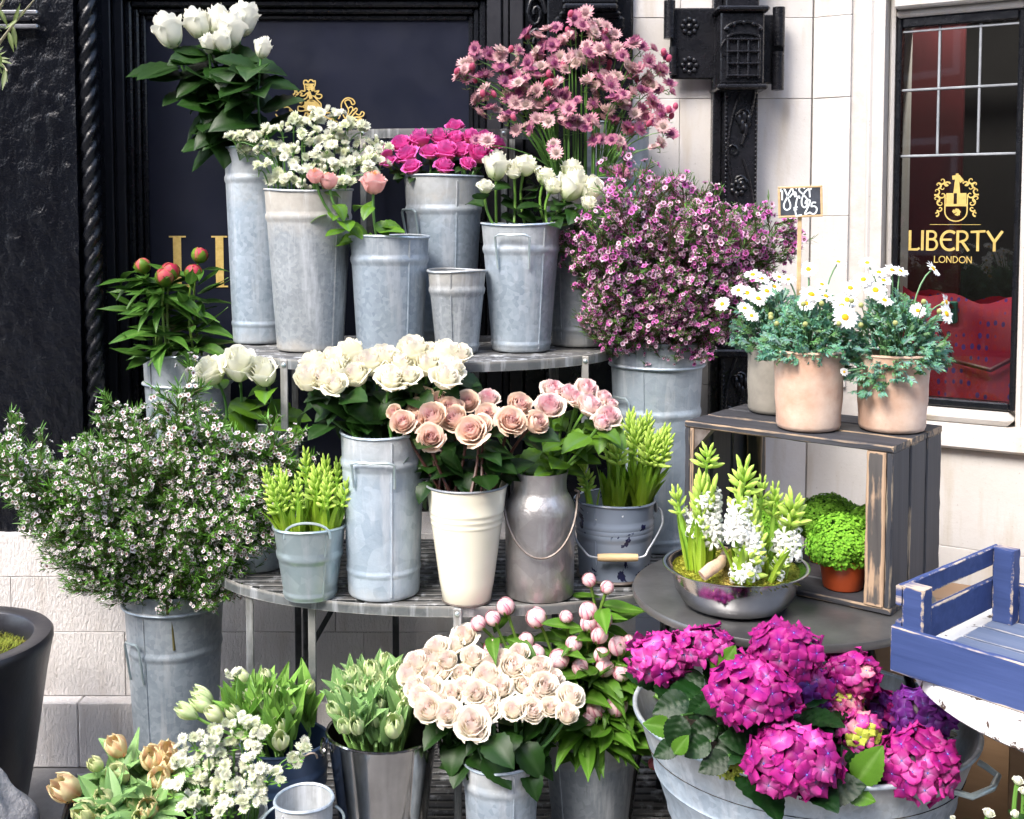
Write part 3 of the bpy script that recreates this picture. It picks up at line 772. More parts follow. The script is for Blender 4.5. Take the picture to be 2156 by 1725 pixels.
for k, pl in enumerate(CREST): stroke(m, smooth([dp(*p) for p in pl], 4), w_ * 1.35, 3.4498 - .00015 * k, MI, None, .0012)
for k, (pl, ww) in enumerate((([(905, 250), (940, 390)], 6), ([(850, 400), (900, 560)], 7), ([(880, 620), (880, 830)], 24), ([(860, 870), (850, 1010)], 9), ([(1020, 650), (1080, 800)], 7), ([(640, 640), (720, 590)], 5))): stroke(m, [dp(*p) for p in pl], m2(ww, 3.45), 3.4455 - .0002 * k, MI, None, .0012)
part('gold_crest', m.mesh('gold_crest', MAT['gold'], False), front, MF)

# carved oak post and rope moulding
post = thing('carved_post', 'black carved oak post with rough chiselled face at the shopfront edge', 'post', (-1.5, 3.17, Z_PLINTH))
x0, x1, z0, z1 = -2.2, P(166, 500, 3.19).x, Z_PLINTH - .012, 3.0
def adz(u, v):
    x = x0 + (x1 - x0) * u; z = z0 + (z1 - z0) * v
    n = noise.noise(V((x * 16 + z * 7, z * 9 - x * 3, 1.7))) * .006 + noise.noise(V((x * 50 + z * 18, z * 30 - x * 9, 4.2))) * .006
    return V((x, 3.19 - abs(n) * 1.1, z))
m = MB(); m.grid(adz, 110, 190, (1, 1, 1), u0=0)
m.box((x0, 3.192, z0), (x1, 3.42, z1))
part('chiselled_face', m.mesh('chiselled_face', MAT['adzed']), post, at(-V(post.location)))
a, b_ = P(-40, 66, 3.17), P(84, 22, 3.17)
for k in range(3):
    z = a.z + (b_.z - a.z) * (k + .3) / 3
    m = MB(); m.cbox((a.x, 3.150, z), (b_.x - .02 * (k % 2), 3.172, z + .011), .003); part('vent_bar', m.mesh('vent_bar', MAT['vent'] if k != 1 else MAT['black'], False), post, at(-V(post.location)))
rope = MB()
xr = P(191, 500, 3.215).x; rr = m2(21, 3.2)
nz = 230
def ropef(u, v):
    a = u * pi; z = z0 + .001 + (z1 - z0) * v
    ph = 2 * (a) - z * 2 * pi / .098 * 1.0
    r = rr * (.62 + .40 * abs(cos(ph)) ** .7)
    return V((xr + r * cos(a), 3.225 + r * sin(a), z))
rope.grid(ropef, 36, nz, (1, 1, 1))
ro = D.objects.new('rope_column', rope.mesh('rope_column', MAT['black'])); link(ro)
ro['label'] = 'black twisted rope moulding running up beside the carved oak post'; ro['category'] = 'moulding'
m = MB(); m.cbox((x1 + .001, 3.26, Z_PLINTH + .001), (x_l - .001, 3.42, 3.0), .004); part('rope_backing', m.mesh('rope_backing', MAT['black'], False), ro)

# ================================================================== DOWNPIPE WITH RAINWATER HEAD
pipe = thing('downpipe', 'ornate black cast iron downpipe with flower relief and crested rainwater head', 'downpipe', (P(1550, 300, 3.32).x, 3.33, 0))
MPp = at(-V(pipe.location))
pa, pb = P(1524, 400, 3.30).x, P(1594, 400, 3.30).x
m = MB(); m.cbox((pa, 3.30, .02), (pb, 3.385, 3.0), .004); part('shaft', m.mesh('shaft', MAT['iron'], False), pipe, MPp)
pc = P(1500, 400, 3.34).x
m = MB(); m.cbox((pc, 3.345, .02), (pa - .0005, 3.386, 3.0), .003); part('back_fillet', m.mesh('back_fillet', MAT['iron'], False), pipe, MPp)
# beads along both edges
m = MB(); zz = .55
while zz < P(1550, 195, 3.3).z:
    for x in (pa + .005, pb - .005): m.ell((x, 3.299, zz), (.0042, .004, .0055), 6, 4)
    zz += .0125
part('beading', m.mesh('beading', MAT['iron']), pipe, MPp, kind='stuff')
def vine(zc, flip):
    m = MB(); w = (pb - pa) / 2 - .010; cx = (pa + pb) / 2
    m.tube([(cx + flip * w * sin(t * 3.0), 3.297, zc - .17 + .34 * t) for t in [i / 18 for i in range(19)]], .0045, 6)
    for t, s_ in ((.22, 1), (.5, -1), (.80, 1)):
        c = V((cx + flip * w * sin(t * 3) * .3 - flip * s_ * w * .3, 3.297, zc - .17 + .34 * t))
        m.tube([c + V((.020 * (1 - i / 12) * cos(i * .7) * s_, 0, .022 * (1 - i / 12) * sin(i * .7))) for i in range(11)], .0032, 5)
    return m
k = 0; zz = .60
while zz < 1.95:
    part('vine_relief', vine(zz, 1 if k % 2 else -1).mesh('vine_relief', MAT['iron']), pipe, MPp)
    m = MB(); cx = (pa + pb) / 2 - (.008 if k % 2 else -.008); c = V((cx, 3.298, zz + .085))
    if k % 2:
        for q in range(7): m.ell(c + V((.017 * cos(q * .9), -.001, .017 * sin(q * .9))), (.0085, .006, .0085), 6, 4)
        m.ell(c + V((0, -.004, 0)), .007, 6, 4)
        part('rosette_relief', m.mesh('rosette_relief', MAT['iron']), pipe, MPp)
    else:
        for q, (dx, dz) in enumerate(((-.014, .004), (0, .012), (.013, .003), (.004, -.022), (-.006, -.012))): m.ell(c + V((dx, -.002, dz)), (.0075, .008, .019), 6, 5)
        part('tulip_relief', m.mesh('tulip_relief', MAT['iron']), pipe, MPp)
    zz += .19; k += 1
for zc in (P(1550, 745, 3.29).z, P(1550, 905, 3.29).z):
    m = MB(); m.cbox((pc - .004, 3.285, zc - .012), (pb + .006, 3.387, zc + .012), .005); part('collar', m.mesh('collar', MAT['iron'], False), pipe, MPp)
# rainwater head
hz0, hz1 = P(1550, 188, 3.27).z, P(1550, 14, 3.27).z
hb0, hb1 = P(1516, 100, 3.27).x, P(1608, 100, 3.27).x
def ip(name, a, b_, ch=.004):
    m = MB(); m.cbox(a, b_, ch); return part(name, m.mesh(name, MAT['iron'], False), pipe, MPp)
ip('rainwater_head', (hb0, 3.262, hz0 + .014), (hb1, 3.385, hz1 - .016))
ip('head_rim', (hb0 - .010, 3.250, hz0 - .002), (hb1 + .010, 3.386, hz0 + .0135), .005); ip('head_rim', (hb0 - .012, 3.248, hz1 - .0155), (hb1 + .012, 3.386, hz1), .005)
wl0, wr1 = P(1412, 100, 3.34).x, P(1662, 100, 3.34).x
ip('strap_plate', (wl0, 3.345, P(1450, 166, 3.34).z), (hb0 - .0005, 3.36, P(1450, 16, 3.34).z)); ip('strap_plate', (hb1 + .0005, 3.345, P(1640, 176, 3.34).z), (wr1 - .012, 3.36, P(1640, 30, 3.34).z))
for (px, ya, yb_, r) in ((1410, 2, 82, 12), (1418, 100, 158, 9), (1640, 16, 98, 13), (1638, 110, 190, 13)):
    c = P(px, ya, 3.335); d_ = P(px, yb_, 3.335); m = MB(); r = m2(r, 3.33)
    m.lathe([(r, 0), (r, c.z - d_.z), (r * .6, c.z - d_.z + .001), (r * .6, .01), (.001, .009)][::1], 16); m.v = [(p[0] + c.x, p[1] + 3.335, p[2] + d_.z) for p in m.v]
    part('scroll_end', m.mesh('scroll_end', MAT['iron']), pipe, MPp)
for (px, py) in ((1452, 56), (1452, 138)):
    c = P(px, py, 3.343); m = MB()
    for q in range(8): m.ell(c + V((.020 * cos(q * .785), 0, .020 * sin(q * .785))), (.008, .006, .008), 6, 4)
    m.ell(c, (.010, .008, .010), 8, 5); part('rose_boss', m.mesh('rose_boss', MAT['iron']), pipe, MPp)
gx0, gx1 = hb0 + .020, hb1 - .016; gz0, gz1 = P(1550, 166, 3.26).z, P(1550, 82, 3.26).z
m = MB()
for i in range(4): x = gx0 + (gx1 - gx0) * i / 3; m.cbox((x - .0035, 3.253, gz0), (x + .0035, 3.2625, gz1), .002)
for i in range(4): z = gz0 + .008 + (gz1 - gz0 - .010) * i / 3; m.cbox((gx0 - .004, 3.2515, z - .0032), (gx1 + .004, 3.2628, z + .0032), .002)
part('portcullis', m.mesh('portcullis', MAT['iron'], False), pipe, MPp)
m = MB(); cx = (gx0 + gx1) / 2
m.tube([(cx + (gx1 - gx0) * .5 * cos(a), 3.258, gz1 + .004 + .012 * sin(a)) for a in [pi * i / 10 for i in range(11)]], .004, 6)
m.tube([(cx + (gx1 - gx0) * .62 * cos(a), 3.258, gz1 + .018 + .030 * sin(a)) for a in [pi * (.08 + .84 * i / 12) for i in range(13)]], .0045, 6)
for i in range(5): a = pi * (.14 + .18 * i); m.ell((cx + (gx1 - gx0) * .58 * cos(a), 3.256, gz1 + .015 + .030 * sin(a)), .0065, 6, 4)
m.tube([(gx0 - .008 - .012 * sin(i * .6), 3.258, gz1 - .002 - i * .009) for i in range(6)], .003, 5)
part('crown_relief', m.mesh('crown_relief', MAT['iron']), pipe, MPp)
# ================================================================== THE TIERED FLOWER STAND
Z1, Z2, Z3, Z4 = .13, .666, 1.202, 1.785
TIERS = [(Z1, .00, .90, .62, 2.90, 3.08), (Z2, -.125, .64, .355, 2.90, 3.10), (Z3, -.24, .52, .37, 3.09, 3.37), (1.80, -.215, .285, .125, 3.335, 3.385)]
stand = thing('plant_stand', 'grey metal half-round tiered plant stand with slatted shelves holding the buckets', 'plant stand', (-.15, 2.9, 0))
MS = at(-V(stand.location))
def outline(t, n=28):
    z, xc, a, b, yc, yb = t
    return [(xc - a, yb)] + [(xc - a * cos(pi * i / n), yc - b * sin(pi * i / n)) for i in range(n + 1)] + [(xc + a, yb)]
def front_y(t, x):
    z, xc, a, b, yc, yb = t; q = (x - xc) / a
    return yc - b * math.sqrt(max(0, 1 - q * q))
def flat_bar(pts, h, w, ztop, mat):
    """flat strip standing on edge along a path"""
    m = MB(); vs = []; k = len(pts)
    for i, p in enumerate(pts):
        a = V(pts[max(i - 1, 0)]); b = V(pts[min(i + 1, k - 1)]); t = (b - a).normalized(); n = V((t.y, -t.x))
        q = V(p)
        for o, z in ((0, ztop), (w, ztop), (w, ztop - h), (0, ztop - h)): vs.append((q.x - n.x * o, q.y - n.y * o, z))
    fs = []
    for i in range(k - 1):
        for j in range(4): fs.append((i * 4 + j, i * 4 + (j + 1) % 4, i * 4 + 4 + (j + 1) % 4, i * 4 + 4 + j))
    fs += [(0, 3, 2, 1), tuple(k * 4 - 4 + j for j in range(4))]
    m.add(vs, fs); return m
for ti, t in enumerate(TIERS):
    z, xc, a, b, yc, yb = t
    part('shelf_rim', flat_bar(outline(t), .024 if ti != 3 else .026, .005, z - .001, None).mesh('shelf_rim', MAT['stand'], False), stand, MS)
    ns = 13; y0 = yc - b + .022
    step = .034
    y = y0
    while y < yb - .01:
        q = (yc - y) / b
        hw = a * math.sqrt(max(0, 1 - q * q)) - .006 if y < yc else a - .006
        if hw > .04:
            m = MB(); m.cbox((xc - hw, y, z - .009), (xc + hw, y + .020, z - .002), .0015); part('slat', m.mesh('slat', MAT['stand_dark'], False), stand, MS)
        y += step
    for x in (xc - a * .55, xc + a * .55):
        m = MB(); m.cbox((x - .009, front_y(t, x) + .006, z - .022), (x + .009, yb, z - .0095), .001); part('bearer', m.mesh('bearer', MAT['stand_dark'], False), stand, MS)
def leg(x, y, z0, z1, w=.018, d=.006, mat='stand', bolt=True):
    m = MB(); m.cbox((x - w / 2, y, z0), (x + w / 2, y + d, z1), .0015); l = part('leg', m.mesh('leg', MAT[mat], False), stand, MS)
    if bolt:
        b = MB(); b.ell((x, y - .001, z1 - .012), (.006, .003, .006), 8, 4); part('bolt', b.mesh('bolt', MAT['zinc_bright']), l)
t1, t2, t3, t4 = TIERS
xa = PZ(960, 1300, Z2).x
leg(xa, front_y(t2, xa) - .0065, .0, Z2 - .003)
for x in (PZ(512, 1250, Z2).x, PZ(648, 1265, Z2).x + .004, t2[1] + .50): leg(x, front_y(t2, x) + .012, .0, Z2 - .003)
for x in (PZ(540, 1250, Z2).x + .03, PZ(790, 1300, Z2).x - .02, .42): leg(x, 3.10, .0, Z2 - .011, mat='stand_dark', bolt=False)
x0_, x1_ = PZ(600, 1420, .4).x, PZ(690, 1290, .6).x
m = MB(); m.tube([(x0_ - .02, 3.06, .30), (x1_ + .05, 3.06, .655)], .010, 4); part('brace', m.mesh('brace', MAT['stand_dark'], False), stand, MS)
for px in (623, 1228): x = P(px, 770, 2.95).x; leg(x, front_y(t3, x) - .0065, Z2 - .002, Z3 - .003)
for px in (1000, 1165): x = P(px, 770, 3.05).x; leg(x, 3.12, Z2 - .002, Z3 - .011, mat='stand_dark', bolt=False)
for x in (-.6, .12): leg(x, 3.13, .0, Z3 - .011, mat='stand_dark', bolt=False)
for px in (762, 1061): x = P(px, 270, 3.22).x; leg(x, front_y(t4, x) - .0065, Z3 - .03, t4[0])
for x in (-.42, .0): leg(x, 3.377, Z3 - .002, t4[0] - .011, mat='stand_dark', bolt=False)
for x in (-.80, .76): leg(x, front_y(t1, x) + .012, 0, Z1 - .003)
leg(xa, front_y(t1, xa) - .0065, 0, Z1 - .003)

# ================================================================== BUCKETS
BK = {}
def bucket(key, name, label, cx, ytop, ybot, wtop, wbot, z=None, d=None, mat='zinc', rings=(.80,), foot=.07, handles=(), group='metal flower buckets', rim=.006, cat='bucket', ringr=.004, n=56, proudring=()):
    if d is None:
        p = PZ(cx, ybot, z); d = p.y
        for _ in range(4): rb = m2(wbot / 2, d); d = p.y + rb
    rb = m2(wbot / 2, d); rt = m2(wtop / 2, d)
    x = P(cx, ytop, d).x; zt = P(cx, ytop, d).z
    zb = z
    h = zt - zb
    th = thing(name, label, cat, (x, d, zb), group)
    R_ = lambda f: rb + (rt - rb) * f
    pr = [(.001, .0015), (rb - .002, .0015), (rb, .004), (R_(.01 / h), .010)]
    fs = sorted([(f, .0035, .012) for f in rings] + ([(foot, .002, .008)] if foot else []))
    for f, amp, wd in fs:
        w = wd / h
        for k in (-1.35, -1, -.5, 0, .5, 1, 1.35): pr.append((R_(f + k * w) + max(0, amp * (1 - k * k)), (f + k * w) * h))
    pr += [(R_(1 - .012 / h), h - .012), (rt, h - .001), (rt - .0018, h - .0012)]
    pr += [(R_(f) - .0018, f * h) for f in (.9, .7, .5, .3, .12)] + [(rb - .003, .02), (.001, .018)]
    dn = random.Random(key).uniform(0, 99)
    m = MB(); m.lathe(pr, n, fn=lambda a, z_: 1 + .012 * noise.noise(V((cos(a) * 1.2 + dn, sin(a) * 1.2, z_ * 5))) + .006 * noise.noise(V((cos(a) * 3 + dn, sin(a) * 3, z_ * 16))))
    # the closing face of lathe sits at the first ring; fine for a foot
    body = part('body', m.mesh('body', MAT[mat]), th)
    m = MB(); k = 48
    rr = random.Random(key + 'r')
    ph, am = rr.uniform(0, 6), rr.uniform(.0012, .0036)
    m.tube([((rt + .0005) * cos(2 * pi * i / k), (rt + .0005) * sin(2 * pi * i / k), h + am * sin(2 * 2 * pi * i / k + ph)) for i in range(k)], .0034, 6, closed=True)
    part('rim', m.mesh('rim', MAT[mat]), th)
    for f in proudring:
        m = MB(); r = R_(f) + .004
        m.tube([(r * cos(2 * pi * i / k), r * sin(2 * pi * i / k), f * h + .0012 * sin(4 * pi * i / k + ph)) for i in range(k)], .0048, 6, closed=True)
        part('band', m.mesh('band', MAT[mat]), th)
    # soldered side seam
    sa = rr.uniform(-2.6, -.6)
    m = MB(); m.tube([((R_(f) + .0006) * cos(sa), (R_(f) + .0006) * sin(sa), f * h) for f in (.03, .3, .6, .97)], .0022, 5)
    part('seam', m.mesh('seam', MAT[mat]), th)
    for (a0, f0, f1, hw) in handles:                        # wire lifting handles: angle, foot and top heights, half width in radians
        m = MB(); pts = []
        for q, (da, f) in enumerate(((-hw, f0), (-hw * .95, f1 - .015), (-hw * .7, f1), (0, f1), (hw * .7, f1), (hw * .95, f1 - .015), (hw, f0))):
            a = a0 + da; r = R_(f) + .005 + (.010 if 0 < q < 6 else 0)
            pts.append((r * cos(a), r * sin(a), f * h))
        m.tube(pts, .0034, 6); part('handle', m.mesh('handle', MAT['zinc_bright']), th)
    BK[key] = dict(o=th, x=x, y=d, z=zb, h=h, rt=rt, rb=rb, top=zt)
    return BK[key]
fr = -pi / 2
# third shelf
bucket('B1', 'flower_bucket', 'tall slim zinc bucket holding long stemmed white roses by the door panel', 545, 312, 726, 142, 116, Z3, mat='zinc', rings=(.84,), foot=.10)
bucket('B2', 'flower_bucket', 'tapered zinc bucket with brown stained top holding white starry astrantia', 650, 402, 743, 182, 138, Z3, mat='zinc_grimy', rings=(.835,), foot=0)
bucket('B3', 'flower_bucket', 'zinc bucket on the upper shelf holding three peach roses', 820, 498, 746, 166, 138, Z3, mat='zinc', rings=(.80,), foot=0)
bucket('B4', 'flower_bucket', 'wide zinc bucket full of hot pink roses on the upper shelf', 934, 372, 727, 164, 126, Z3, rings=(.80,), foot=.08, handles=((fr - .95, .60, .80, .32),))
bucket('B5', 'flower_bucket', 'small dented empty zinc bucket on the edge of the upper shelf', 962, 570, 747, 122, 88, Z3, mat='zinc_grimy', rings=(.76,), foot=.09, n=40)
bucket('B7', 'flower_bucket', 'zinc bucket with wire handle holding ivory green roses on the upper shelf', 1097, 472, 744, 166, 122, Z3, rings=(.80,), foot=.06, handles=((fr - .22, .66, .92, .42),))
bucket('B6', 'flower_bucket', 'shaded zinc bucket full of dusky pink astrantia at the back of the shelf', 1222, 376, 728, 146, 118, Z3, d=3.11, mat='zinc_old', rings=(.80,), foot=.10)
bucket('B8', 'flower_bucket', 'tallest slim zinc bucket standing against the stone pier behind the pink astrantia', 1300, 262, 700, 132, 120, Z3, d=3.285, mat='zinc', rings=(.80, .62), foot=.06)
# middle shelf
bucket('C0', 'flower_bucket', 'zinc bucket holding three large ivory roses behind the green hyacinths', 540, 914, 1231, 182, 108, Z2, d=2.85, mat='zinc', rings=(.78,), foot=0)
bucket('C1', 'flower_pail', 'small bright tapered pail of green hyacinth buds with arched handle', 652, 1104, 1270, 152, 110, Z2, mat='zinc_bright', rings=(.60,), foot=.06, cat='pail', n=48)
bucket('C2', 'flower_bucket', 'tall straight zinc bucket with blistered paint holding the big cream rose bunch', 806, 908, 1270, 176, 152, Z2, mat='zinc_blister', rings=(.82,), foot=.16, handles=((fr - .12, .70, .86, .50),))
bucket('C5', 'enamel_bucket', 'chipped blue grey enamel bucket of green hyacinths with wooden grip handle', 1294, 1050, 1234, 170, 150, Z2, mat='enamelblue', rings=(.60, .66, .72), foot=0)
bucket('C6', 'flower_bucket', 'tall banded zinc bucket holding the purple waxflower bush', 1383, 716, 1168, 196, 158, Z2, mat='zinc_blister', rings=(.66,), foot=.05, proudring=(.885,), handles=((fr - .95, .60, .74, .25),))
# on the pavement and the lowest shelf
bucket('D0', 'flower_bucket', 'banded zinc bucket holding green peony buds beside the navy panel', 395, 742, 1150, 182, 150, Z_PLINTH, d=3.275, mat='zinc', rings=(.50,), foot=.05, proudring=(.83,))
bucket('G0', 'flower_bucket', 'tall banded zinc bucket holding the white waxflower bush beside the plinth wall', 366, 1232, 1800, 208, 160, 0.0, d=2.95, mat='zinc', rings=(.735,), foot=.05, proudring=(.93,), handles=((fr - .62, .62, .80, .22),))
bucket('G1', 'flower_bucket', 'dark blue painted pail of white tulips on the lowest shelf', 600, 1556, 1760, 186, 150, Z1, d=2.50, mat='bluepail', rings=(.62, .74), foot=.06)
bucket('G2', 'flower_bucket', 'polished steel bucket full of green parrot tulips', 806, 1533, 1850, 238, 172, Z1, d=2.47, mat='chrome', rings=(), foot=.05, n=64)
bucket('G3', 'flower_bucket', 'zinc bucket below the big bunch of blush cream roses', 1055, 1592, 1850, 166, 140, Z1, d=2.42, rings=(.80,), foot=.06)
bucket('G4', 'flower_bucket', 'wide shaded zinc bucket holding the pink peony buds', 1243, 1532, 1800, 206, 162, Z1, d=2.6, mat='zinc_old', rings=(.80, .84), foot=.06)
bucket('G5', 'small_pail', 'empty zinc pail with looped side handles in front of the dark blue pail', 640, 1682, 1900, 124, 100, 0.0, d=2.26, mat='zinc', rings=(.5,), foot=.08, cat='pail', n=44)
bucket('G8', 'flower_bucket', 'zinc bucket holding the low bunch of white starry astrantia', 486, 1712, 1900, 150, 120, 0.0, d=2.34, mat='zinc', rings=(.8,), foot=.06)
bucket('G9', 'flower_bucket', 'zinc bucket of white rosebuds below the edge of the blue crate', 2120, 1765, 2000, 120, 100, 0.0, d=1.74, mat='zinc', rings=(.8,), foot=.06)
# arched handle of the little hyacinth pail
b = BK['C1']; m = MB(); r = b['rt']
m.tube([(r * 1.02 * -cos(a) * .62 + .006, -r * .80, b['h'] - .016 + .036 * sin(a) ** .7) for a in [pi * i / 14 for i in range(15)]], .0032, 6)
part('handle', m.mesh('handle', MAT['zinc_bright']), b['o'])
for s_ in (-1, 1):
    b = BK['G5']; m = MB(); r = b['rt']
    m.tube([(s_ * (r + .002 + .022 * sin(a)), -.03 + .06 * (1 - cos(a)) / 2 - .01, b['h'] - .026 - .012 * sin(a)) for a in [pi * i / 10 for i in range(11)]], .003, 6)
    part('handle', m.mesh('handle', MAT['zinc_bright']), b['o'])
b = BK['G2']
for s_ in (-1, 1):
    m = MB(); m.tube([(s_ * (b['rt'] - .004 + .010), .018 * cos(a) - .03, b['h'] - .030 + .018 * sin(a)) for a in [2 * pi * i / 14 for i in range(14)]], .0038, 6, closed=True); part('ring_handle', m.mesh('ring_handle', MAT['chrome']), b['o'])
b = BK['G1']; m = MB(); r = b['rt']; m.tube([(r * .35 * cos(a) + r * .55, -r * .95 + .008, b['h'] - .004 + .012 * abs(sin(a * 2))) for a in [pi * i / 10 for i in range(11)]], .0026, 5); part('handle', m.mesh('handle', MAT['rust']), b['o'])
# bail handle, ears and wooden grip of the enamel bucket, rusted foot
b = BK['C5']; r = b['rt']; h = b['h']
hd = [V((-r - .003, 0, h - .018))]
p0, p1 = V((-r - .005, 0, h - .018)), V((r + .006, -.0, h - .020))
yb = -b['rt'] - .012; zl = h * .40
path = [p0, V((-r - .004, -.05, h - .075)), V((-r * .82, yb + .012, zl + .012)), V((-.054, yb, zl)), V((.050, yb, zl)), V((r * .75, yb + .012, zl + .018)), V((r + .012, -.05, h * .72)), V((r + .016, -.012, h - .03)), p1]
pp = []
for i in range(len(path) - 1):
    a_ = path[max(i - 1, 0)]; q0 = path[i]; q1 = path[i + 1]; c_ = path[min(i + 2, len(path) - 1)]
    for t in [j / 5 for j in range(5)]:
        pp.append(.5 * ((2 * q0) + (q1 - a_) * t + (2 * a_ - 5 * q0 + 4 * q1 - c_) * t * t + (3 * q0 - a_ - 3 * q1 + c_) * t ** 3))
pp.append(path[-1])
m = MB(); m.tube(pp, .0028, 6); ho = part('bail_handle', m.mesh('bail_handle', MAT['lead']), b['o'])
m = MB(); m.tube([(-.050 + .096 * i / 6, yb, zl) for i in range(7)], [.0085, .0095, .0098, .0098, .0098, .0095, .0085], 12); part('wooden_grip', m.mesh('wooden_grip', MAT['lightwood']), ho)
for s_ in (-1, 1):
    m = MB(); m.ell((s_ * (r + .004), 0, h - .022), (.005, .011, .013), 10, 6); part('handle_ear', m.mesh('handle_ear', MAT['lead']), b['o'])
m = MB(); m.tube([((b['rb'] + .003) * cos(2 * pi * i / 40), (b['rb'] + .003) * sin(2 * pi * i / 40), .005) for i in range(40)], .0042, 6, closed=True); part('rusted_foot', m.mesh('rusted_foot', MAT['rust']), b['o'])

# cream enamel vase
def lathe_thing(key, name, label, cat, mat, cx, ybot, z, prof_px, d=None, n=64, fn=None):
    """prof_px: (width px, y px) from the foot up"""
    p = PZ(cx, ybot, z); d = d or p.y + m2(prof_px[0][0] / 2, p.y)
    x = P(cx, ybot, d).x
    th = thing(name, label, cat, (x, d, z))
    pr = [(m2(w / 2, d), max(0.0, P(cx, y, d).z - z)) for w, y in prof_px]
    pr[0] = (pr[0][0], .003)
    zt = pr[-1][1]
    full = [(.001, .001), (pr[0][0] - .002, .001)] + pr + [(pr[-1][0] - .002, zt)] + [(max(r - .0022, .002), zz) for r, zz in pr[::-1][1:-1]] + [(pr[0][0] - .003, .02), (.001, .018)]
    m = MB(); m.lathe(full, n, fn=fn); part('body', m.mesh('body', MAT[mat]), th)
    BK[key] = dict(o=th, x=x, y=d, z=z, h=zt, rt=pr[-1][0], rb=pr[0][0], top=z + zt)
    return BK[key]
prof = [(104, 1268)]
for f in (.2, .4, .6, .66): prof.append((104 + 70 * f, 1268 - 250 * f))
for f in (.675, .685, .695, .71, .725, .735, .745, .76, .775, .785, .795):
    prof.append((104 + 70 * f + (2.4 if round(f * 1000) in (685, 735, 785) else 0) , 1268 - 250 * f))
prof += [(104 + 70 * .9, 1268 - 225), (174, 1018)]
b = lathe_thing('C3', 'enamel_vase', 'cream enamel flower vase with ribbed band holding the dusky pink roses', 'vase', 'cream_enamel', 983, 1279, Z2, prof)
m = MB(); k = 48; m.tube([((b['rt'] + .0005) * cos(2 * pi * i / k), (b['rt'] + .0005) * sin(2 * pi * i / k), b['h']) for i in range(k)], .0028, 6, closed=True); part('rim', m.mesh('rim', MAT['lead']), b['o'])
m = MB(); m.tube([((b['rb'] + .0002) * cos(2 * pi * i / k), (b['rb'] + .0002) * sin(2 * pi * i / k), .0025) for i in range(k)], .0024, 5, closed=True); part('worn_foot', m.mesh('worn_foot', MAT['rust']), b['o'])
# milk churn
prof = [(146, 1262), (147, 1180), (149, 1110), (149, 1085), (151, 1078), (149, 1070), (142, 1058), (130, 1045), (118, 1036), (114, 1028), (113, 1010), (116, 998), (121, 990)]
b = lathe_thing('C4', 'milk_churn', 'dented aluminium milk churn with wire handle holding pale pink roses', 'churn', 'churn', 1137, 1272, Z2, prof, fn=lambda a, z: 1 + .022 * noise.noise(V((cos(a) * 1.6, sin(a) * 1.6, z * 12))))
m = MB(); r = m2(75, b['y']) + .004; zz = P(1137, 1042, b['y']).z - Z2; zl = P(1137, 1152, b['y']).z - Z2
m.tube([(-r * cos(a), -(r + .006) * sin(a) ** .8 if sin(a) > 0 else 0, zz + (zl - zz) * sin(a) ** 1.1 if sin(a) > 0 else zz) for a in [pi * i / 24 for i in range(25)]], .0028, 6); part('wire_handle', m.mesh('wire_handle', MAT['rust']), b['o'])
for s_ in (-1, 1):
    m = MB(); m.tube([(s_ * (r - .006), .0, zz + .012), (s_ * (r + .004), 0, zz + .008), (s_ * (r + .005), 0, zz - .006), (s_ * (r - .004), 0, zz - .010)], .0032, 6); part('handle_eye', m.mesh('handle_eye', MAT['rust']), b['o'])

# ================================================================== THE RIGHT HAND SIDE: TABLE, CRATES, POTS
ZT_ = .73
TC = V((.595, 2.475, ZT_))
tab = thing('round_table', 'round worn steel table carrying the dark crate and the bowl', 'table', (TC.x, TC.y, 0))
m = MB(); m.lathe([(.001, ZT_ - .022), (.318, ZT_ - .022), (.326, ZT_ - .018), (.328, ZT_ - .008), (.325, ZT_ - .002), (.318, ZT_ - .0005), (.001, ZT_ - .0003)], 72); part('tabletop', m.mesh('tabletop', MAT['table']), tab)
for (x, y) in ((.255, 2.60), (.93, 2.66), (.36, 2.78), (.98, 2.44)):
    m = MB(); c = V((x, y, 0)) - V((TC.x, TC.y, 0)); q = c.normalized()
    m.tube([q * .20 + V((0, 0, ZT_ - .024)), q * .255 + V((0, 0, ZT_ - .10)), q * (c.length * .92) + V((0, 0, .25)), q * c.length + V((0, 0, .004))], .011, 8); part('leg', m.mesh('leg', MAT['black']), tab)
m = MB(); m.tube([(.21 * cos(2 * pi * i / 40), .21 * sin(2 * pi * i / 40), ZT_ - .03) for i in range(40)], .008, 6, closed=True); part('under_ring', m.mesh('under_ring', MAT['black']), tab)

# dark wooden crate on its side
c_fl, c_fr = V((.398, 2.60, 0)), V((.778, 2.30, 0))
cx_ = (c_fr - c_fl); CW = cx_.length; cx_.normalize(); cy_ = V((-cx_.y, cx_.x, 0)); CDp, CH = .31, .352
crate = thing('wooden_crate', 'dark stained slatted wooden crate on its side carrying the daisy pots', 'crate', (*c_fl.xy, ZT_ + .001))
RC = Matrix((cx_, cy_, V((0, 0, 1)))).transposed().to_4x4()
def edged(a, b_, c, axis, edge=1.0):
    """a board whose chamfers carry the wear mask (bare wood where paint has rubbed off)"""
    m = MB(); m.cbox(a, b_, c)
    x0, y0, z0 = a; x1, y1, z1 = b_
    cs = []
    for p in m.v:
        on = sum(1 for k, (lo, hi) in enumerate(((x0, x1), (y0, y1), (z0, z1))) if abs(p[k] - lo) < 1e-6 or abs(p[k] - hi) < 1e-6)
        cs.append((edge,) * 3)
    m.c = cs
    return m
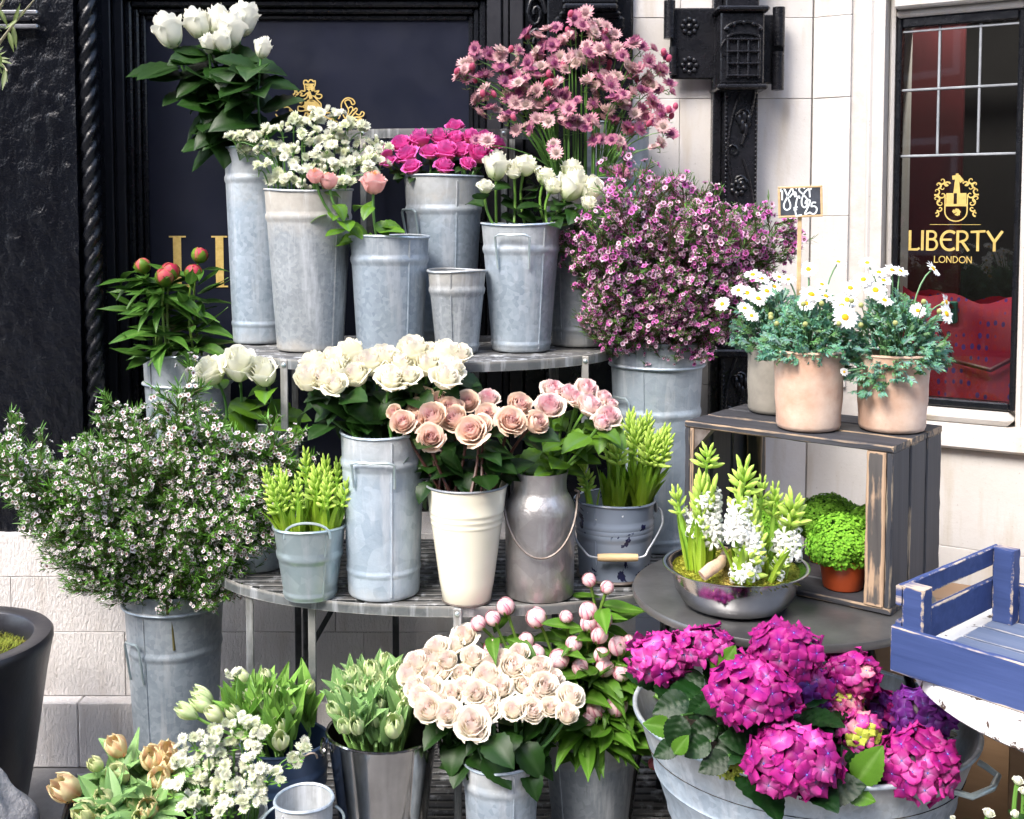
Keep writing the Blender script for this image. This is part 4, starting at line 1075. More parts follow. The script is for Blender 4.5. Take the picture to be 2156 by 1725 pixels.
def board(parent, name, a, b_, mat, M, c=.003, lab=None, long=None):
    """plank with a worn-edge mask: extra loops a few mm inside each long edge"""
    (x0, y0, z0), (x1, y1, z1) = a, b_
    dims = [x1 - x0, y1 - y0, z1 - z0]; ax = dims.index(max(dims)) if long is None else long
    o1, o2 = [k for k in range(3) if k != ax]
    lo, hi = V(a), V(b_)
    rng = random.Random(name + str(a))
    na = 14
    def ringpts(w):
        i1, i2 = min(w, dims[o1] * .3), min(w, dims[o2] * .3)
        c1, c2 = min(c, dims[o1] * .2), min(c, dims[o2] * .2)
        A = (lo[o1], hi[o1]); Bq = (lo[o2], hi[o2])
        return [(A[0] + c1, Bq[0], 1), (A[0] + i1 + c1, Bq[0], 0), (A[1] - i1 - c1, Bq[0], 0), (A[1] - c1, Bq[0], 1), (A[1], Bq[0] + c2, 1), (A[1], Bq[0] + i2 + c2, 0), (A[1], Bq[1] - i2 - c2, 0), (A[1], Bq[1] - c2, 1),
                (A[1] - c1, Bq[1], 1), (A[1] - i1 - c1, Bq[1], 0), (A[0] + i1 + c1, Bq[1], 0), (A[0] + c1, Bq[1], 1), (A[0], Bq[1] - c2, 1), (A[0], Bq[1] - i2 - c2, 0), (A[0], Bq[0] + i2 + c2, 0), (A[0], Bq[0] + c2, 1)]
    ring = ringpts(.005)
    stations = [lo[ax], lo[ax] + min(.006, dims[ax] * .2)] + [lo[ax] + dims[ax] * (k + 1) / na for k in range(na - 1)] + [hi[ax] - min(.006, dims[ax] * .2), hi[ax]]
    stations = sorted(stations)
    vs, cs = [], []
    for si, s in enumerate(stations):
        endw = 1 if si in (0, len(stations) - 1) else 0
        for (p, q, e) in ring:
            v = [0, 0, 0]; v[ax] = s
            jit = rng.uniform(-.0007, .0007) if e else 0
            v[o1] = p + jit; v[o2] = q + jit
            vs.append(tuple(v)); cs.append((max(e, endw),) * 3)
    n = len(ring); fs = []
    for i in range(len(stations) - 1):
        for j in range(n): fs.append((i * n + j, i * n + (j + 1) % n, (i + 1) * n + (j + 1) % n, (i + 1) * n + j))
    fs += [tuple(range(n))[::-1], tuple((len(stations) - 1) * n + j for j in range(n))]
    m = MB(); m.add(vs, fs, cs)
    return part(name, m.mesh(name, MAT[mat], False), parent, M, lab)
T_ = .014
for k in range(3):          # top and bottom boards
    y0, y1 = CDp * k / 3 + (.004 if k else 0), CDp * (k + 1) / 3 - .004
    board(crate, 'top_slat', (0, y0, CH - T_), (CW, y1, CH), 'crate_wood', RC)
    board(crate, 'bottom_slat', (0, y0, 0), (CW, y1, T_), 'crate_wood', RC)
for k in range(3):          # sides
    y0, y1 = CDp * k / 3 + (.005 if k else .0), CDp * (k + 1) / 3 - .005
    board(crate, 'side_slat', (CW - T_, y0, T_ + .001), (CW, y1, CH - T_ - .001), 'crate_wood_y', RC)
    board(crate, 'side_slat', (0, y0, T_ + .001), (T_, y1, CH - T_ - .001), 'crate_wood_y', RC)
for (x0, y0) in ((T_ + .001, CDp - .03), (CW - T_ - .042, CDp - .03)):
    board(crate, 'corner_post', (x0, y0, T_ + .001), (x0 + .041, y0 + .028, CH - T_ - .001), 'crate_wood_z', RC, .003)
board(crate, 'corner_post', (CW - T_ - .042, -.002, T_ + .001), (CW - T_ - .001, .026, CH - T_ - .001), 'crate_wood_z', RC, .003)
board(crate, 'corner_post', (T_ + .001, -.002, T_ + .001), (T_ + .009, .020, CH - T_ - .001), 'crate_wood_z', RC, .002)
m = MB(); m.add([V((T_ + .001, .003, CH - T_ - .001)), V((T_ + .052, .003, CH - T_ - .001)), V((T_ + .001, .003, CH - T_ - .06)), V((T_ + .001, .028, CH - T_ - .001)), V((T_ + .052, .028, CH - T_ - .001)), V((T_ + .001, .028, CH - T_ - .06))], [(0, 2, 1), (3, 4, 5), (0, 1, 4, 3), (1, 2, 5, 4), (2, 0, 3, 5)], (1, 1, 1)); part('corner_block', m.mesh('corner_block', MAT['rust'], False), crate, RC)
ZC = ZT_ + .001 + CH + .0005

# clay pots on the crate
def clay(key, label, cx, ytop, ybot, wt, wb, mat, dfix=None, z=ZC, group='clay pots on the dark crate'):
    p = PZ(cx, ybot, z); d = p.y + m2(wb / 2, p.y) if dfix is None else dfix
    x = P(cx, ytop, d).x; rt, rb = m2(wt / 2, d), m2(wb / 2, d); h = P(cx, ytop, d).z - z
    th = thing('clay_pot', label, 'pot', (x, d, z), group)
    pr = [(.001, .001), (rb - .010, .001), (rb - .003, .004), (rb, .012)]
    for f in (.2, .4, .6, .8, .93, .97): pr.append((rb + (rt - rb) * f ** 1.4 + .0012 * sin(f * 20), f * h))
    pr += [(rt + .0025, h - .004), (rt + .0015, h), (rt - .006, h), (rt - .008, h - .006), (rb + (rt - rb) * .5 - .008, h * .5), (rb - .012, .02), (.001, .018)]
    ph = random.Random(key).uniform(0, 9)
    m = MB(); m.lathe(pr, 56, fn=lambda a, zz: 1 + .012 * noise.noise(V((cos(a) * 1.3 + ph, sin(a) * 1.3, zz * 9)))); part('body', m.mesh('body', MAT[mat]), th)
    m = MB(); m.lathe([(rt - .0095, h - .02), (.001, h - .014)], 30); part('compost', m.mesh('compost', MAT['soil']), th)
    BK[key] = dict(o=th, x=x, y=d, z=z, h=h, rt=rt, rb=rb, top=z + h)
clay('P1', 'pale terracotta pot of daisies in the middle of the crate, below the price sign', 1704, 735, 914, 150, 134, 'terracotta')
clay('P2', 'pale terracotta pot of daisies with a crack line, beside the shop window', 1881, 742, 917, 154, 138, 'terracotta')
clay('P3', 'grey green clay pot at the back corner of the crate beside the downpipe', 1638, 708, 872, 128, 122, 'greypot', 2.72)

# price sign on a stick in the middle pot
sd_ = BK['P1']['y'] + .03
a, b_ = P(1637, 458, sd_), P(1731, 392, sd_)
sg = thing('price_sign', 'little chalkboard price sign for daisies on a wooden stick', 'sign', (P(1681, 740, sd_).x, sd_, BK['P1']['top'] - .02))
MG = at(-V(sg.location))
tl = Matrix.Rotation(math.radians(-2), 4, 'Y')
cS = V(((a.x + b_.x) / 2, sd_ - .004, (a.z + b_.z) / 2)); MSg = MG @ at(cS) @ tl
hw, hh = (b_.x - a.x) / 2, (b_.z - a.z) / 2
m = MB(); m.cbox((-hw + .004, -.002, -hh + .004), (hw - .004, .002, hh - .004), .0005); part('board', m.mesh('board', MAT['slate'], False), sg, MSg)
for (q0, q1) in (((-hw, -.0035, hh - .0048), (hw, .003, hh)), ((-hw, -.0035, -hh), (hw, .003, -hh + .0048)), ((-hw, -.0034, -hh + .005), (-hw + .0048, .003, hh - .005)), ((hw - .0048, -.0034, -hh + .005), (hw, .003, hh - .005))):
    m = MB(); m.cbox(q0, q1, .001); part('frame', m.mesh('frame', MAT['lightwood'], False), sg, MSg)
m = MB(); m.cbox((-.0045, .0035, a.z - cS.z - .19), (.0045, .0075, .03), .001); part('stick', m.mesh('stick', MAT['lightwood'], False), sg, MG @ at((P(1682, 600, sd_).x, sd_ - .004, cS.z)))
def sp(x, y): return ((x - 1010) / 1420 * 2 * hw, -(y - 705) / 970 * 2 * hh)
SGN = [[(370, 380), (380, 300), (450, 250), (500, 300), (560, 430), (620, 600), (680, 780), (660, 900), (560, 945), (480, 880), (480, 760), (560, 600), (640, 440), (720, 300), (760, 300), (790, 420), (850, 560)],
       [(430, 340), (420, 640)], [(660, 560), (760, 450), (850, 410), (880, 540)], [(860, 300), (890, 290)],
       [(1150, 310), (1090, 260), (1000, 270), (975, 360), (1080, 470), (1200, 600), (1230, 720), (1180, 860), (1110, 880), (1050, 800), (1050, 640), (1130, 450), (1220, 350), (1290, 340), (1310, 580)], [(1290, 350), (1370, 310)],
       [(980, 610), (970, 540), (920, 560), (880, 680), (850, 830), (830, 950), (850, 1080), (860, 1140)], [(780, 900), (910, 860)], [(780, 955), (890, 935)], [(840, 1140), (1040, 1115)],
       [(1160, 780), (1180, 690), (1260, 650), (1310, 690), (1280, 800), (1200, 960), (1140, 1090), (1300, 1050)],
       [(1500, 750), (1390, 750), (1350, 860), (1450, 860), (1520, 930), (1500, 1040), (1420, 1100), (1330, 1070), (1280, 1030)]]
m = MB()
for k, pl in enumerate(SGN): stroke(m, smooth([sp(*p) for p in pl]), .0034, -.0028 - .0001 * k, Matrix.Identity(4), None, .0006)
part('handwriting', m.mesh('handwriting', MAT['chalk'], False), sg, MSg)

# orange pots of baby's tears inside the crate: positions in crate coordinates
def crate_pt(u, v): return V(crate.location) + cx_ * u + cy_ * v + V((0, 0, T_ + .001))
# bowl on the table
bd = 2.36
bw = P(1550, 1250, bd)
bowl = thing('steel_bowl', 'shallow polished steel bowl of moss and white hyacinths on the round table', 'bowl', (bw.x, 2.37, ZT_ + .0005))
br = m2(155, 2.37)
BH = .088
m = MB(); m.lathe([(.001, .001), (br * .62, .001), (br * .72, .010), (br * .82, .035), (br * .87, .065), (br * .885, BH - .008), (br * .94, BH - .004), (br * 1.0, BH - .001), (br * 1.003, BH + .001), (br * .99, BH + .0015), (br * .93, BH - .001), (br * .865, BH - .006), (br * .80, .035), (br * .6, .006), (.001, .005)], 72); part('body', m.mesh('body', MAT['steel_bowl']), bowl)

# blue crate
q0 = V((.690, 2.03, 0)); q1 = V((.67, -.743, 0)).normalized(); q2 = V((-q1.y, q1.x, 0))
bl = thing('blue_crate', 'blue painted shallow wooden crate with worn edges on the white table', 'crate', (*q0.xy, .726))
RB = Matrix((q1, q2, V((0, 0, 1)))).transposed().to_4x4()
LB, DB, HB = .56, .415, .158
board(bl, 'front_board', (.0, -.002, .0), (LB, .011, .084), 'blue_wood', RB, .002)
board(bl, 'back_board', (.0, DB - .011, .0), (LB, DB + .002, .084), 'blue_wood', RB, .002)
for x0 in (.012, LB - .054):
    for y0 in (.0115, DB - .046): board(bl, 'corner_post', (x0, y0, .008), (x0 + .042, y0 + .034, HB), 'blue_wood', RB, .003, long=2)
for x0 in (.0, LB - .0115):
    board(bl, 'end_board', (x0, .0125, .030), (x0 + .0112, DB - .0125, .092), 'blue_wood', RB, .002)
    board(bl, 'end_rail', (x0, .0125, .120), (x0 + .0112, DB - .0125, HB - .001), 'blue_wood', RB, .002)
for k in range(5):
    y0 = .014 + k * (DB - .028) / 5
    board(bl, 'floor_slat', (.013, y0 + .004, -.0005), (LB - .013, y0 + (DB - .028) / 5 - .004, .0075), 'blue_wood_in', RB, .001)

wt = thing('white_table', 'round table with flaking white paint below the blue crate', 'table', (1.13, 2.01, 0))
m = MB(); m.lathe([(.001, .690), (.380, .690), (.386, .695), (.386, .718), (.380, .7245), (.001, .725)], 64); part('tabletop', m.mesh('tabletop', MAT['white_table']), wt)
m = MB(); m.lathe([(.001, .018), (.028, .018), (.024, .10), (.020, .5), (.03, .66), (.07, .689), (.001, .6895)], 20); part('pedestal', m.mesh('pedestal', MAT['black']), wt)
m = MB(); m.lathe([(.001, .001), (.17, .001), (.17, .008), (.05, .0175), (.001, .0178)], 30); part('foot', m.mesh('foot', MAT['black']), wt)
def carton(label, x, y, rz, w, d, h, z=0.0):
    t = thing('cardboard_box', label, 'box', (x, y, z))
    Rz = Matrix.Rotation(rz, 4, 'Z')
    m = MB(); m.cbox((-w / 2, -d / 2, 0), (w / 2, d / 2, h), .003); part('body', m.mesh('body', MAT['card'], False), t, Rz)
    m = MB(); m.cbox((-w / 2 - .001, -d / 2 - .001, h + .0005), (w / 2 + .001, -.002, h + .004), .0012); part('flap', m.mesh('flap', MAT['card'], False), t, Rz)
    m = MB(); m.cbox((-w / 2 - .001, .002, h + .0005), (w / 2 + .001, d / 2 + .001, h + .004), .0012); part('flap', m.mesh('flap', MAT['card'], False), t, Rz)
carton('large brown cardboard box standing behind the hydrangea tub under the tables', 1.16, 2.80, -.5, .52, .30, .58)
carton('brown cardboard box below the white table beside the zinc tub', 1.40, 2.44, -.62, .50, .36, .66)

# hydrangea tub on a low box
TUBC = V((.60, 2.305, .0)); TZ0, TZ1 = .25, .525
stool = thing('wooden_box', 'low dark wooden box carrying the zinc tub of hydrangeas', 'box', (*TUBC.xy, 0))
for k in range(4):
    board(stool, 'plank', (-.24, -.24 + .12 * k + .002, .232), (.24, -.24 + .12 * (k + 1) - .002, .249), 'crate_wood', Matrix.Identity(4))
for s_ in (-1, 1):
    m = MB(); m.cbox((-.23, s_ * .215 - .012, .0), (.23, s_ * .215 + .012, .231), .002); part('side_panel', m.mesh('side_panel', MAT['crate_wood'], False), stool)
tub = thing('zinc_tub', 'big oval galvanised tub of purple pink hydrangeas with wire handles', 'tub', (*TUBC.xy, TZ0))
A_, B_ = .345, .308; th_ = -.35
hT = TZ1 - TZ0
pr = [(.001, .001), (.74, .001), (.745, .006), (.79, .055), (.800, .060), (.797, .066), (.87, .14), (.884, .146), (.877, .152), (.99, hT - .004), (1.0, hT), (.985, hT), (.975, hT - .01), (.87, .15), (.74, .02), (.001, .015)]
m = MB(); m.lathe(pr, 84, sx=A_, sy=B_); RT = Matrix.Rotation(th_, 4, 'Z'); part('body', m.mesh('body', MAT['zinc']), tub, RT)
m = MB(); m.tube([(A_ * 1.0 * cos(2 * pi * i / 84), B_ * 1.0 * sin(2 * pi * i / 84), hT) for i in range(84)], .0055, 8, closed=True); part('rim', m.mesh('rim', MAT['zinc']), tub, RT)
for a0 in (-.42, -.42 + pi):
    m = MB(); pts = []
    for q, (da, ro_, dz) in enumerate(((-.22, .0, -.02), (-.21, .014, -.024), (-.16, .040, -.028), (0, .048, -.028), (.16, .040, -.028), (.21, .014, -.024), (.22, .0, -.02))):
        a = a0 + da; pts.append(V((A_ * cos(a), B_ * sin(a), hT + dz)) * 1.0 + V((cos(a) * ro_, sin(a) * ro_, 0)))
    for p in pts: pass
    m.tube(pts, .0062, 8); part('handle', m.mesh('handle', MAT['zinc_bright']), tub, RT)
m = MB(); m.lathe([(.93, hT - .075), (.001, hT - .05)], 50, sx=A_, sy=B_); part('compost', m.mesh('compost', MAT['soil']), tub, RT)

# ================================================================== LEFT EDGE: PLANTER, STONE, BLACK CRATE
pl = thing('planter', 'big round black planter with mossy top beside the plinth wall', 'planter', (-1.375, 2.72, 0))
zr_ = P(97, 1345, 2.72).z; R_ = P(97, 1345, 2.72).x + 1.375
m = MB(); m.lathe([(.001, .001), (R_ * .62, .001), (R_ * .64, .01), (R_ * .80, zr_ * .4), (R_ * .93, zr_ * .8), (R_ * .985, zr_ - .035), (R_, zr_ - .02), (R_, zr_ - .006), (R_ - .005, zr_), (R_ - .042, zr_), (R_ - .047, zr_ - .005), (R_ - .05, zr_ - .07), (.001, zr_ - .06)], 80); part('body', m.mesh('body', MAT['planter']), pl)
st = thing('carved_stone', 'rough weathered grey stone block in front of the black planter', 'stone', (-1.13, 2.36, 0))
m = MB()
def rock(u, v):
    a = u * pi; z = .40 * v
    r = .155 * (1 - .35 * v ** 2) * (1 if v < 1 else .01) + .02 * sin(v * 14) * .6
    n = 1 + .22 * noise.noise(V((cos(a) * 2, sin(a) * 2, z * 9))) + .12 * noise.noise(V((cos(a) * 6, sin(a) * 6, z * 24)))
    if v > .75: r *= math.sqrt(max(.0001, 1 - ((v - .75) / .25) ** 2))
    return V((r * n * cos(a), r * n * sin(a), z))
m.grid(rock, 60, 40, (1, 1, 1)); part('body', m.mesh('body', MAT['darkriver']), st, at((-.06, 0, 0)))
kc = thing('plastic_crate', 'black plastic crate holding the peach striped parrot tulips', 'crate', (-.79, 2.44, 0))
KR = Matrix.Rotation(.22, 4, 'Z'); kw, kd, kh = .36, .26, .275
for (a, b_) in (((-kw / 2, -kd / 2, 0), (kw / 2, -kd / 2 + .008, kh)), ((-kw / 2, kd / 2 - .008, 0), (kw / 2, kd / 2, kh)), ((-kw / 2, -kd / 2 + .0085, 0), (-kw / 2 + .008, kd / 2 - .0085, kh)), ((kw / 2 - .008, -kd / 2 + .0085, 0), (kw / 2, kd / 2 - .0085, kh))):
    m = MB(); m.cbox(a, b_, .002); part('side_panel', m.mesh('side_panel', MAT['black_plastic'], False), kc, KR)
m = MB(); m.cbox((-kw / 2 + .009, -kd / 2 + .009, .002), (kw / 2 - .009, kd / 2 - .009, .01), .001); part('floor_panel', m.mesh('floor_panel', MAT['black_plastic'], False), kc, KR)
m = MB(); m.tube([(-kw / 2, -kd / 2, kh), (kw / 2, -kd / 2, kh), (kw / 2, kd / 2, kh), (-kw / 2, kd / 2, kh)], .008, 6, closed=True); part('rim', m.mesh('rim', MAT['black_plastic'], False), kc, KR)
# ================================================================== FLOWERS
ORD = ['first', 'second', 'third', 'fourth', 'fifth', 'sixth', 'seventh', 'eighth', 'ninth', 'tenth', 'eleventh', 'twelfth', 'thirteenth', 'fourteenth', 'fifteenth', 'sixteenth', 'seventeenth', 'eighteenth', 'nineteenth', 'twentieth']
ROWN = {1: [''], 2: ['upper row', 'lower row'], 3: ['top row', 'middle row', 'lowest row'], 4: ['top row', 'second row down', 'third row down', 'lowest row'], 5: ['top row', 'second row down', 'third row down', 'fourth row down', 'lowest row'],
        6: ['top row', 'second row down', 'third row down', 'fourth row down', 'fifth row down', 'lowest row'], 7: ['top row', 'second row down', 'third row down', 'fourth row down', 'fifth row down', 'sixth row down', 'lowest row'],
        8: ['top row', 'second row down', 'third row down', 'fourth row down', 'fifth row down', 'sixth row down', 'seventh row down', 'lowest row']}
def label_rows(items, noun, where, per=5):
    """items: (object, (px, py)); each label says which one by its row and its place in the row, counted from the shop window side"""
    n = len(items); k = max(1, min(8, round(n / per)))
    srt = sorted(items, key=lambda q: q[1][1]); base, ex = divmod(n, k); i = 0
    for r in range(k):
        c = base + (1 if r < ex else 0)
        row = sorted(srt[i:i + c], key=lambda q: -q[1][0]); i += c
        for j, (o, _) in enumerate(row):
            rn = (', ' + ROWN[k][r]) if ROWN[k][r] else ''
            o['label'] = f'{ORD[j]} {noun} from window side{rn}, {where}'

# ---- leaves
def leaf_mesh(name, W, prof, bend, fold, c_blade, c_rib, nv=9, wob=0.0, serr=0.0, vein=0.0, seed=0, nu=3, mat='leaf', tipc=None):
    rng = random.Random(seed); ph = rng.uniform(0, 6)
    m = MB(); vs, cs = [], []
    for i in range(nv + 1):
        v = i / nv; w = W / 2 * prof(v)
        if serr: w *= 1 + serr * (1 if i % 2 else -1)
        by = (sin(bend * v) / bend) if abs(bend) > 1e-3 else v; bz = -((1 - cos(bend * v)) / bend) if abs(bend) > 1e-3 else 0
        for j in range(-nu, nu + 1):
            u = j / nu
            z = bz + fold * abs(u) * w * 2 * (1 - .3 * abs(u)) + wob * sin(v * 7 + ph + u * 1.5) * abs(u) + vein * sin((v - abs(u) * .22) * 36) * (1 - abs(u) * .4) * w
            vs.append((u * w, by, z))
            c = mix(c_blade, c_rib, max(0, 1 - abs(u) * 4))
            if tipc: c = mix(c, tipc, max(0, (v - .35) * 1.5))
            k = .88 + .24 * (.5 + .5 * noise.noise(V((u * 2 + seed, v * 4, ph))))
            cs.append(tuple(q * k for q in c))
    n = 2 * nu + 1
    fs = [(i * n + j, i * n + j + 1, (i + 1) * n + j + 1, (i + 1) * n + j) for i in range(nv) for j in range(n - 1)]
    m.add(vs, fs, cs)
    return m.mesh(name, MAT[mat])
ovate = lambda v: max(.0, sin(pi * min(1, v ** .72))) ** .8 if 0 < v < 1 else .03
lance = lambda v: max(.02, sin(pi * v ** .8)) ** 1.15 if 0 < v < 1 else .05
strap = lambda v: min(1, .55 + v * 1.2) * (1 - v ** 3.2) ** .9 if v < 1 else .02
tulf = lambda v: max(.03, sin(pi * (.16 + .84 * v) ** .85)) ** .9 if v < 1 else .02
G_DARK, G_MID, G_LIGHT = (.010, .046, .008), (.06, .175, .02), (.10, .24, .03)
LEAF = {
 'rose_dark': [leaf_mesh('leaf', .74, ovate, b, f, G_DARK, (.022, .062, .018), 11, .02, .05, .03, s) for b, f, s in ((.5, .15, 1), (.9, .22, 2), (.2, .1, 3), (1.2, .18, 4))],
 'rose_mid': [leaf_mesh('leaf', .66, ovate, b, f, G_MID, (.07, .17, .05), 11, .02, .05, .02, s) for b, f, s in ((.5, .15, 5), (.9, .22, 6), (.2, .1, 7), (1.2, .18, 8))],
 'rose_light': [leaf_mesh('leaf', .66, ovate, b, f, (.05, .16, .028), (.12, .25, .07), 11, .02, .05, .02, s) for b, f, s in ((.5, .15, 9), (.8, .22, 10), (.2, .1, 11))],
 'peony': [leaf_mesh('leaf', .27, lance, b, f, (.04, .135, .024), (.09, .21, .05), 9, .02, 0, 0, s) for b, f, s in ((.5, .2, 1), (1.0, .25, 2), (.2, .3, 3), (-.3, .2, 4))],
 'peony_bright': [leaf_mesh('leaf', .32, lance, b, f, (.06, .19, .025), (.12, .27, .06), 9, .02, 0, 0, s) for b, f, s in ((.5, .2, 1), (1.0, .25, 2), (.2, .3, 3), (-.3, .2, 4))],
 'tulip': [leaf_mesh('leaf', .36, tulf, b, f, (.17, .34, .125), (.23, .40, .17), 10, .02, 0, 0, s) for b, f, s in ((.4, .35, 1), (.9, .4, 2), (-.3, .3, 3), (.1, .45, 4))],
 'tulip_green': [leaf_mesh('leaf', .30, tulf, b, f, (.14, .33, .07), (.20, .40, .11), 10, .02, 0, 0, s) for b, f, s in ((.4, .35, 5), (.9, .4, 6), (-.3, .3, 7), (.1, .45, 8))],
 'hyacinth': [leaf_mesh('leaf', .105, strap, b, f, (.26, .46, .05), (.32, .52, .08), 9, .0, 0, 0, s, 2, tipc=(.12, .31, .035)) for b, f, s in ((.25, .5, 1), (.5, .55, 2), (-.15, .5, 3), (.05, .6, 4))],
 'hydrangea': [leaf_mesh('leaf', .72, ovate, b, f, (.005, .024, .006), (.010, .034, .010), 22, .015, .035, .075, s, 4, mat='leaf_dark') for b, f, s in ((.5, .12, 1), (.9, .18, 2), (.25, .1, 3))],
 'hydrangea_bright': [leaf_mesh('leaf', .66, ovate, b, f, (.07, .22, .028), (.13, .30, .07), 18, .015, .05, .03, s, 4) for b, f, s in ((.3, .12, 4), (.6, .18, 5))],
 'olive': [leaf_mesh('leaf', .2, lance, b, .15, (.10, .16, .045), (.17, .22, .09), 6, 0, 0, 0, s, 2) for b, s in ((.3, 1), (-.2, 2), (.6, 3))],
}

# ---- rose blooms
def rose_petal(phi, span, R, Hh, op, lip, seed, thick=.06):
    def f(u, v):
        s = math.sqrt(max(0, 1 - (1 - min(1, v * 1.45)) ** 2))
        r = R * (.16 + .84 * s) * (1 + op * max(0, v - .3) ** 1.5 * 1.7) * (1 + thick * u) + lip * v ** 4
        z = Hh * (v - .20 * abs(u) ** 2.4 * v * v + .035 * math.exp(-(u * 3.5) ** 2) * v ** 4) - lip * .75 * v ** 8
        a = phi + u * span / 2 * (.48 + .52 * min(1, v * 1.5))
        r += (.018 * sin(5 * u + seed) + .012 * sin(11 * u + seed * 2)) * v ** 3
        return V((r * cos(a), r * sin(a), z))
    return f
SHAPES = {
 'tall': dict(inner=[(3, .10, 1.16, -.1, 0, 3.0), (3, .18, 1.16, -.1, .01, 2.7), (3, .26, 1.14, -.06, .02, 2.4), (4, .34, 1.06, -.02, .05, 2.1)], outer=[(5, .41, .95, .04, .12, 1.7)]),
 'half': dict(inner=[(3, .05, .90, 0, 0, 3.0), (3, .10, .91, 0, .005, 2.8), (3, .16, .92, .0, .015, 2.6), (4, .23, .90, .02, .025, 2.3), (4, .31, .86, .04, .045, 2.1), (5, .38, .79, .08, .08, 1.9)], outer=[(5, .44, .67, .12, .13, 1.7)]),
 'open': dict(inner=[(3, .045, .76, 0, 0, 3.0), (3, .09, .78, 0, .005, 2.8), (3, .14, .79, .0, .012, 2.6), (4, .195, .79, .02, .022, 2.4), (4, .26, .76, .04, .04, 2.1), (5, .33, .70, .08, .07, 1.9)], outer=[(6, .40, .58, .14, .13, 1.7)]),
 'ball': dict(inner=[(3, .06, .86, -.05, 0, 3.0), (4, .13, .88, -.05, .01, 2.4), (4, .21, .88, -.04, .02, 2.3), (5, .30, .86, -.02, .03, 2.0), (5, .37, .80, .0, .05, 1.9)], outer=[(5, .43, .68, .05, .09, 1.8)]),
}
def rose_meshes(shape, colf, seed):
    """(inner bloom mesh, [outer petal meshes], middle height) scaled so that the bloom is one across"""
    sh = SHAPES[shape]; rng = random.Random(seed)
    L = len(sh['inner']) + len(sh['outer'])
    allp = []
    for li, (n, R, H_, op, lip, span) in enumerate(sh['inner'] + sh['outer']):
        ph0 = rng.uniform(0, 6.3)
        for k in range(n):
            jit = rng.uniform(.93, 1.07)
            allp.append((li, rose_petal(ph0 + 2 * pi * k / n + rng.uniform(-.15, .15), span, R, H_ * jit, op * rng.uniform(.7, 1.35), lip * rng.uniform(.6, 1.5), rng.uniform(0, 6)), rng.random()))
    mx = 0
    for li, f, _ in allp:
        for u in (-1, -.5, 0, .5, 1):
            p = f(u, 1); mx = max(mx, math.hypot(p.x, p.y))
            p = f(u, .85); mx = max(mx, math.hypot(p.x, p.y))
    sc = .5 / mx
    inner = MB(); outs = []; mid = .46 * sc
    nI = len(sh['inner'])
    core = MB()
    inner.ell((0, 0, .25 * sc), (.30 * sc, .30 * sc, .27 * sc), 10, 6, colf(1.0, 0, .1, .5))
    for li, f, rr in allp:
        t = li / (L - 1)
        g_ = lambda u, v, f=f: f(u, v) * sc
        cf = lambda u, v, t=t, rr=rr: colf(t, u, v, rr)
        if li < nI: inner.grid(g_, 6, 6, cf)
        else:
            o = MB(); o.grid(g_, 8, 7, cf); outs.append(o.mesh('petal', MAT['petal']))
    # sepals and the green swelling under the bloom
    calyx = MB(); calyx.ell((0, 0, -.02 * sc), (.058 * sc, .058 * sc, .06 * sc), 8, 5, (.045, .13, .025))
    for k in range(5):
        a = k * 2 * pi / 5 + .3
        def sf(u, v, a=a):
            r = .06 + .32 * v; w = .05 * (1 - v) ** .7
            return V((r * cos(a) - u * w * sin(a), r * sin(a) + u * w * cos(a), .03 + .10 * v * v - .16 * v ** 4 * (k % 2))) * sc
        calyx.grid(sf, 2, 5, (.045, .14, .026))
    return inner.mesh('bloom', MAT['petal']), outs, mid, calyx.mesh('calyx', MAT['leaf']), (.88 if shape != 'tall' else 1.1) * sc
def c_white(t, u, v, r): return mix(mix((.80, .80, .66), (.55, .66, .30), max(0, .35 - v) * 2.2), (.86, .85, .78), v * .8)
def c_ivory(t, u, v, r):
    c = mix((.84, .83, .74), (.80, .81, .60), r * .6)
    g_ = max(0, .62 - v) * 1.25 * (t ** 1.2); return mix(c, (.44, .58, .12), g_ + (.25 if t > .9 and r > .8 and abs(u) > .5 else 0))
def c_cream(t, u, v, r):
    c = mix((.92, .80, .75), (.93, .88, .76), t ** 1.2); c = mix(c, (.86, .68, .66), max(0, .5 - t) * .35 * r); c = mix(c, (.88, .70, .54), max(0, .7 - v) * .35)
    return mix(c, (.58, .62, .24), max(0, .4 - v) * 1.1 * t)
def c_blush(t, u, v, r):
    c = mix((.92, .85, .78), (.92, .90, .74), min(1, t * 1.1)); c = mix(c, (.88, .77, .78), .5 * (r > .85)); c = mix(c, (.86, .74, .62), max(0, .7 - v) * .35)
    return mix(c, (.60, .66, .26), max(0, .35 - v) * 1.3 * t)
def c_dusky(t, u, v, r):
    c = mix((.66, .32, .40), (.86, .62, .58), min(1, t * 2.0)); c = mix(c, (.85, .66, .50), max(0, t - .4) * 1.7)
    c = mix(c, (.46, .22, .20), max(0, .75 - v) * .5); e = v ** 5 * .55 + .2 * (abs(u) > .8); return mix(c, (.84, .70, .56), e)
def c_hot(t, u, v, r):
    c = mix((.66, .02, .24), (.82, .10, .46), v * (1.0 - .3 * t)); c = mix(c, (.70, .24, .58), v ** 4 * .6)
    return mix(c, (.58, .50, .24), (t > .9) * max(0, .75 - v) * 1.2)
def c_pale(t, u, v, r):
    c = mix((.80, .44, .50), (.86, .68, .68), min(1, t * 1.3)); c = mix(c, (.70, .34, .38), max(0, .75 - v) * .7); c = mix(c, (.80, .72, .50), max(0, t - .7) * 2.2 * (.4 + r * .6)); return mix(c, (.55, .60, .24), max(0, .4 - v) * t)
def c_peach(t, u, v, r): return mix(mix((.82, .42, .16), (.86, .46, .42), min(1, t * 1.8)), (.88, .64, .62), v ** 2 * .7 * t)
KIND = {}
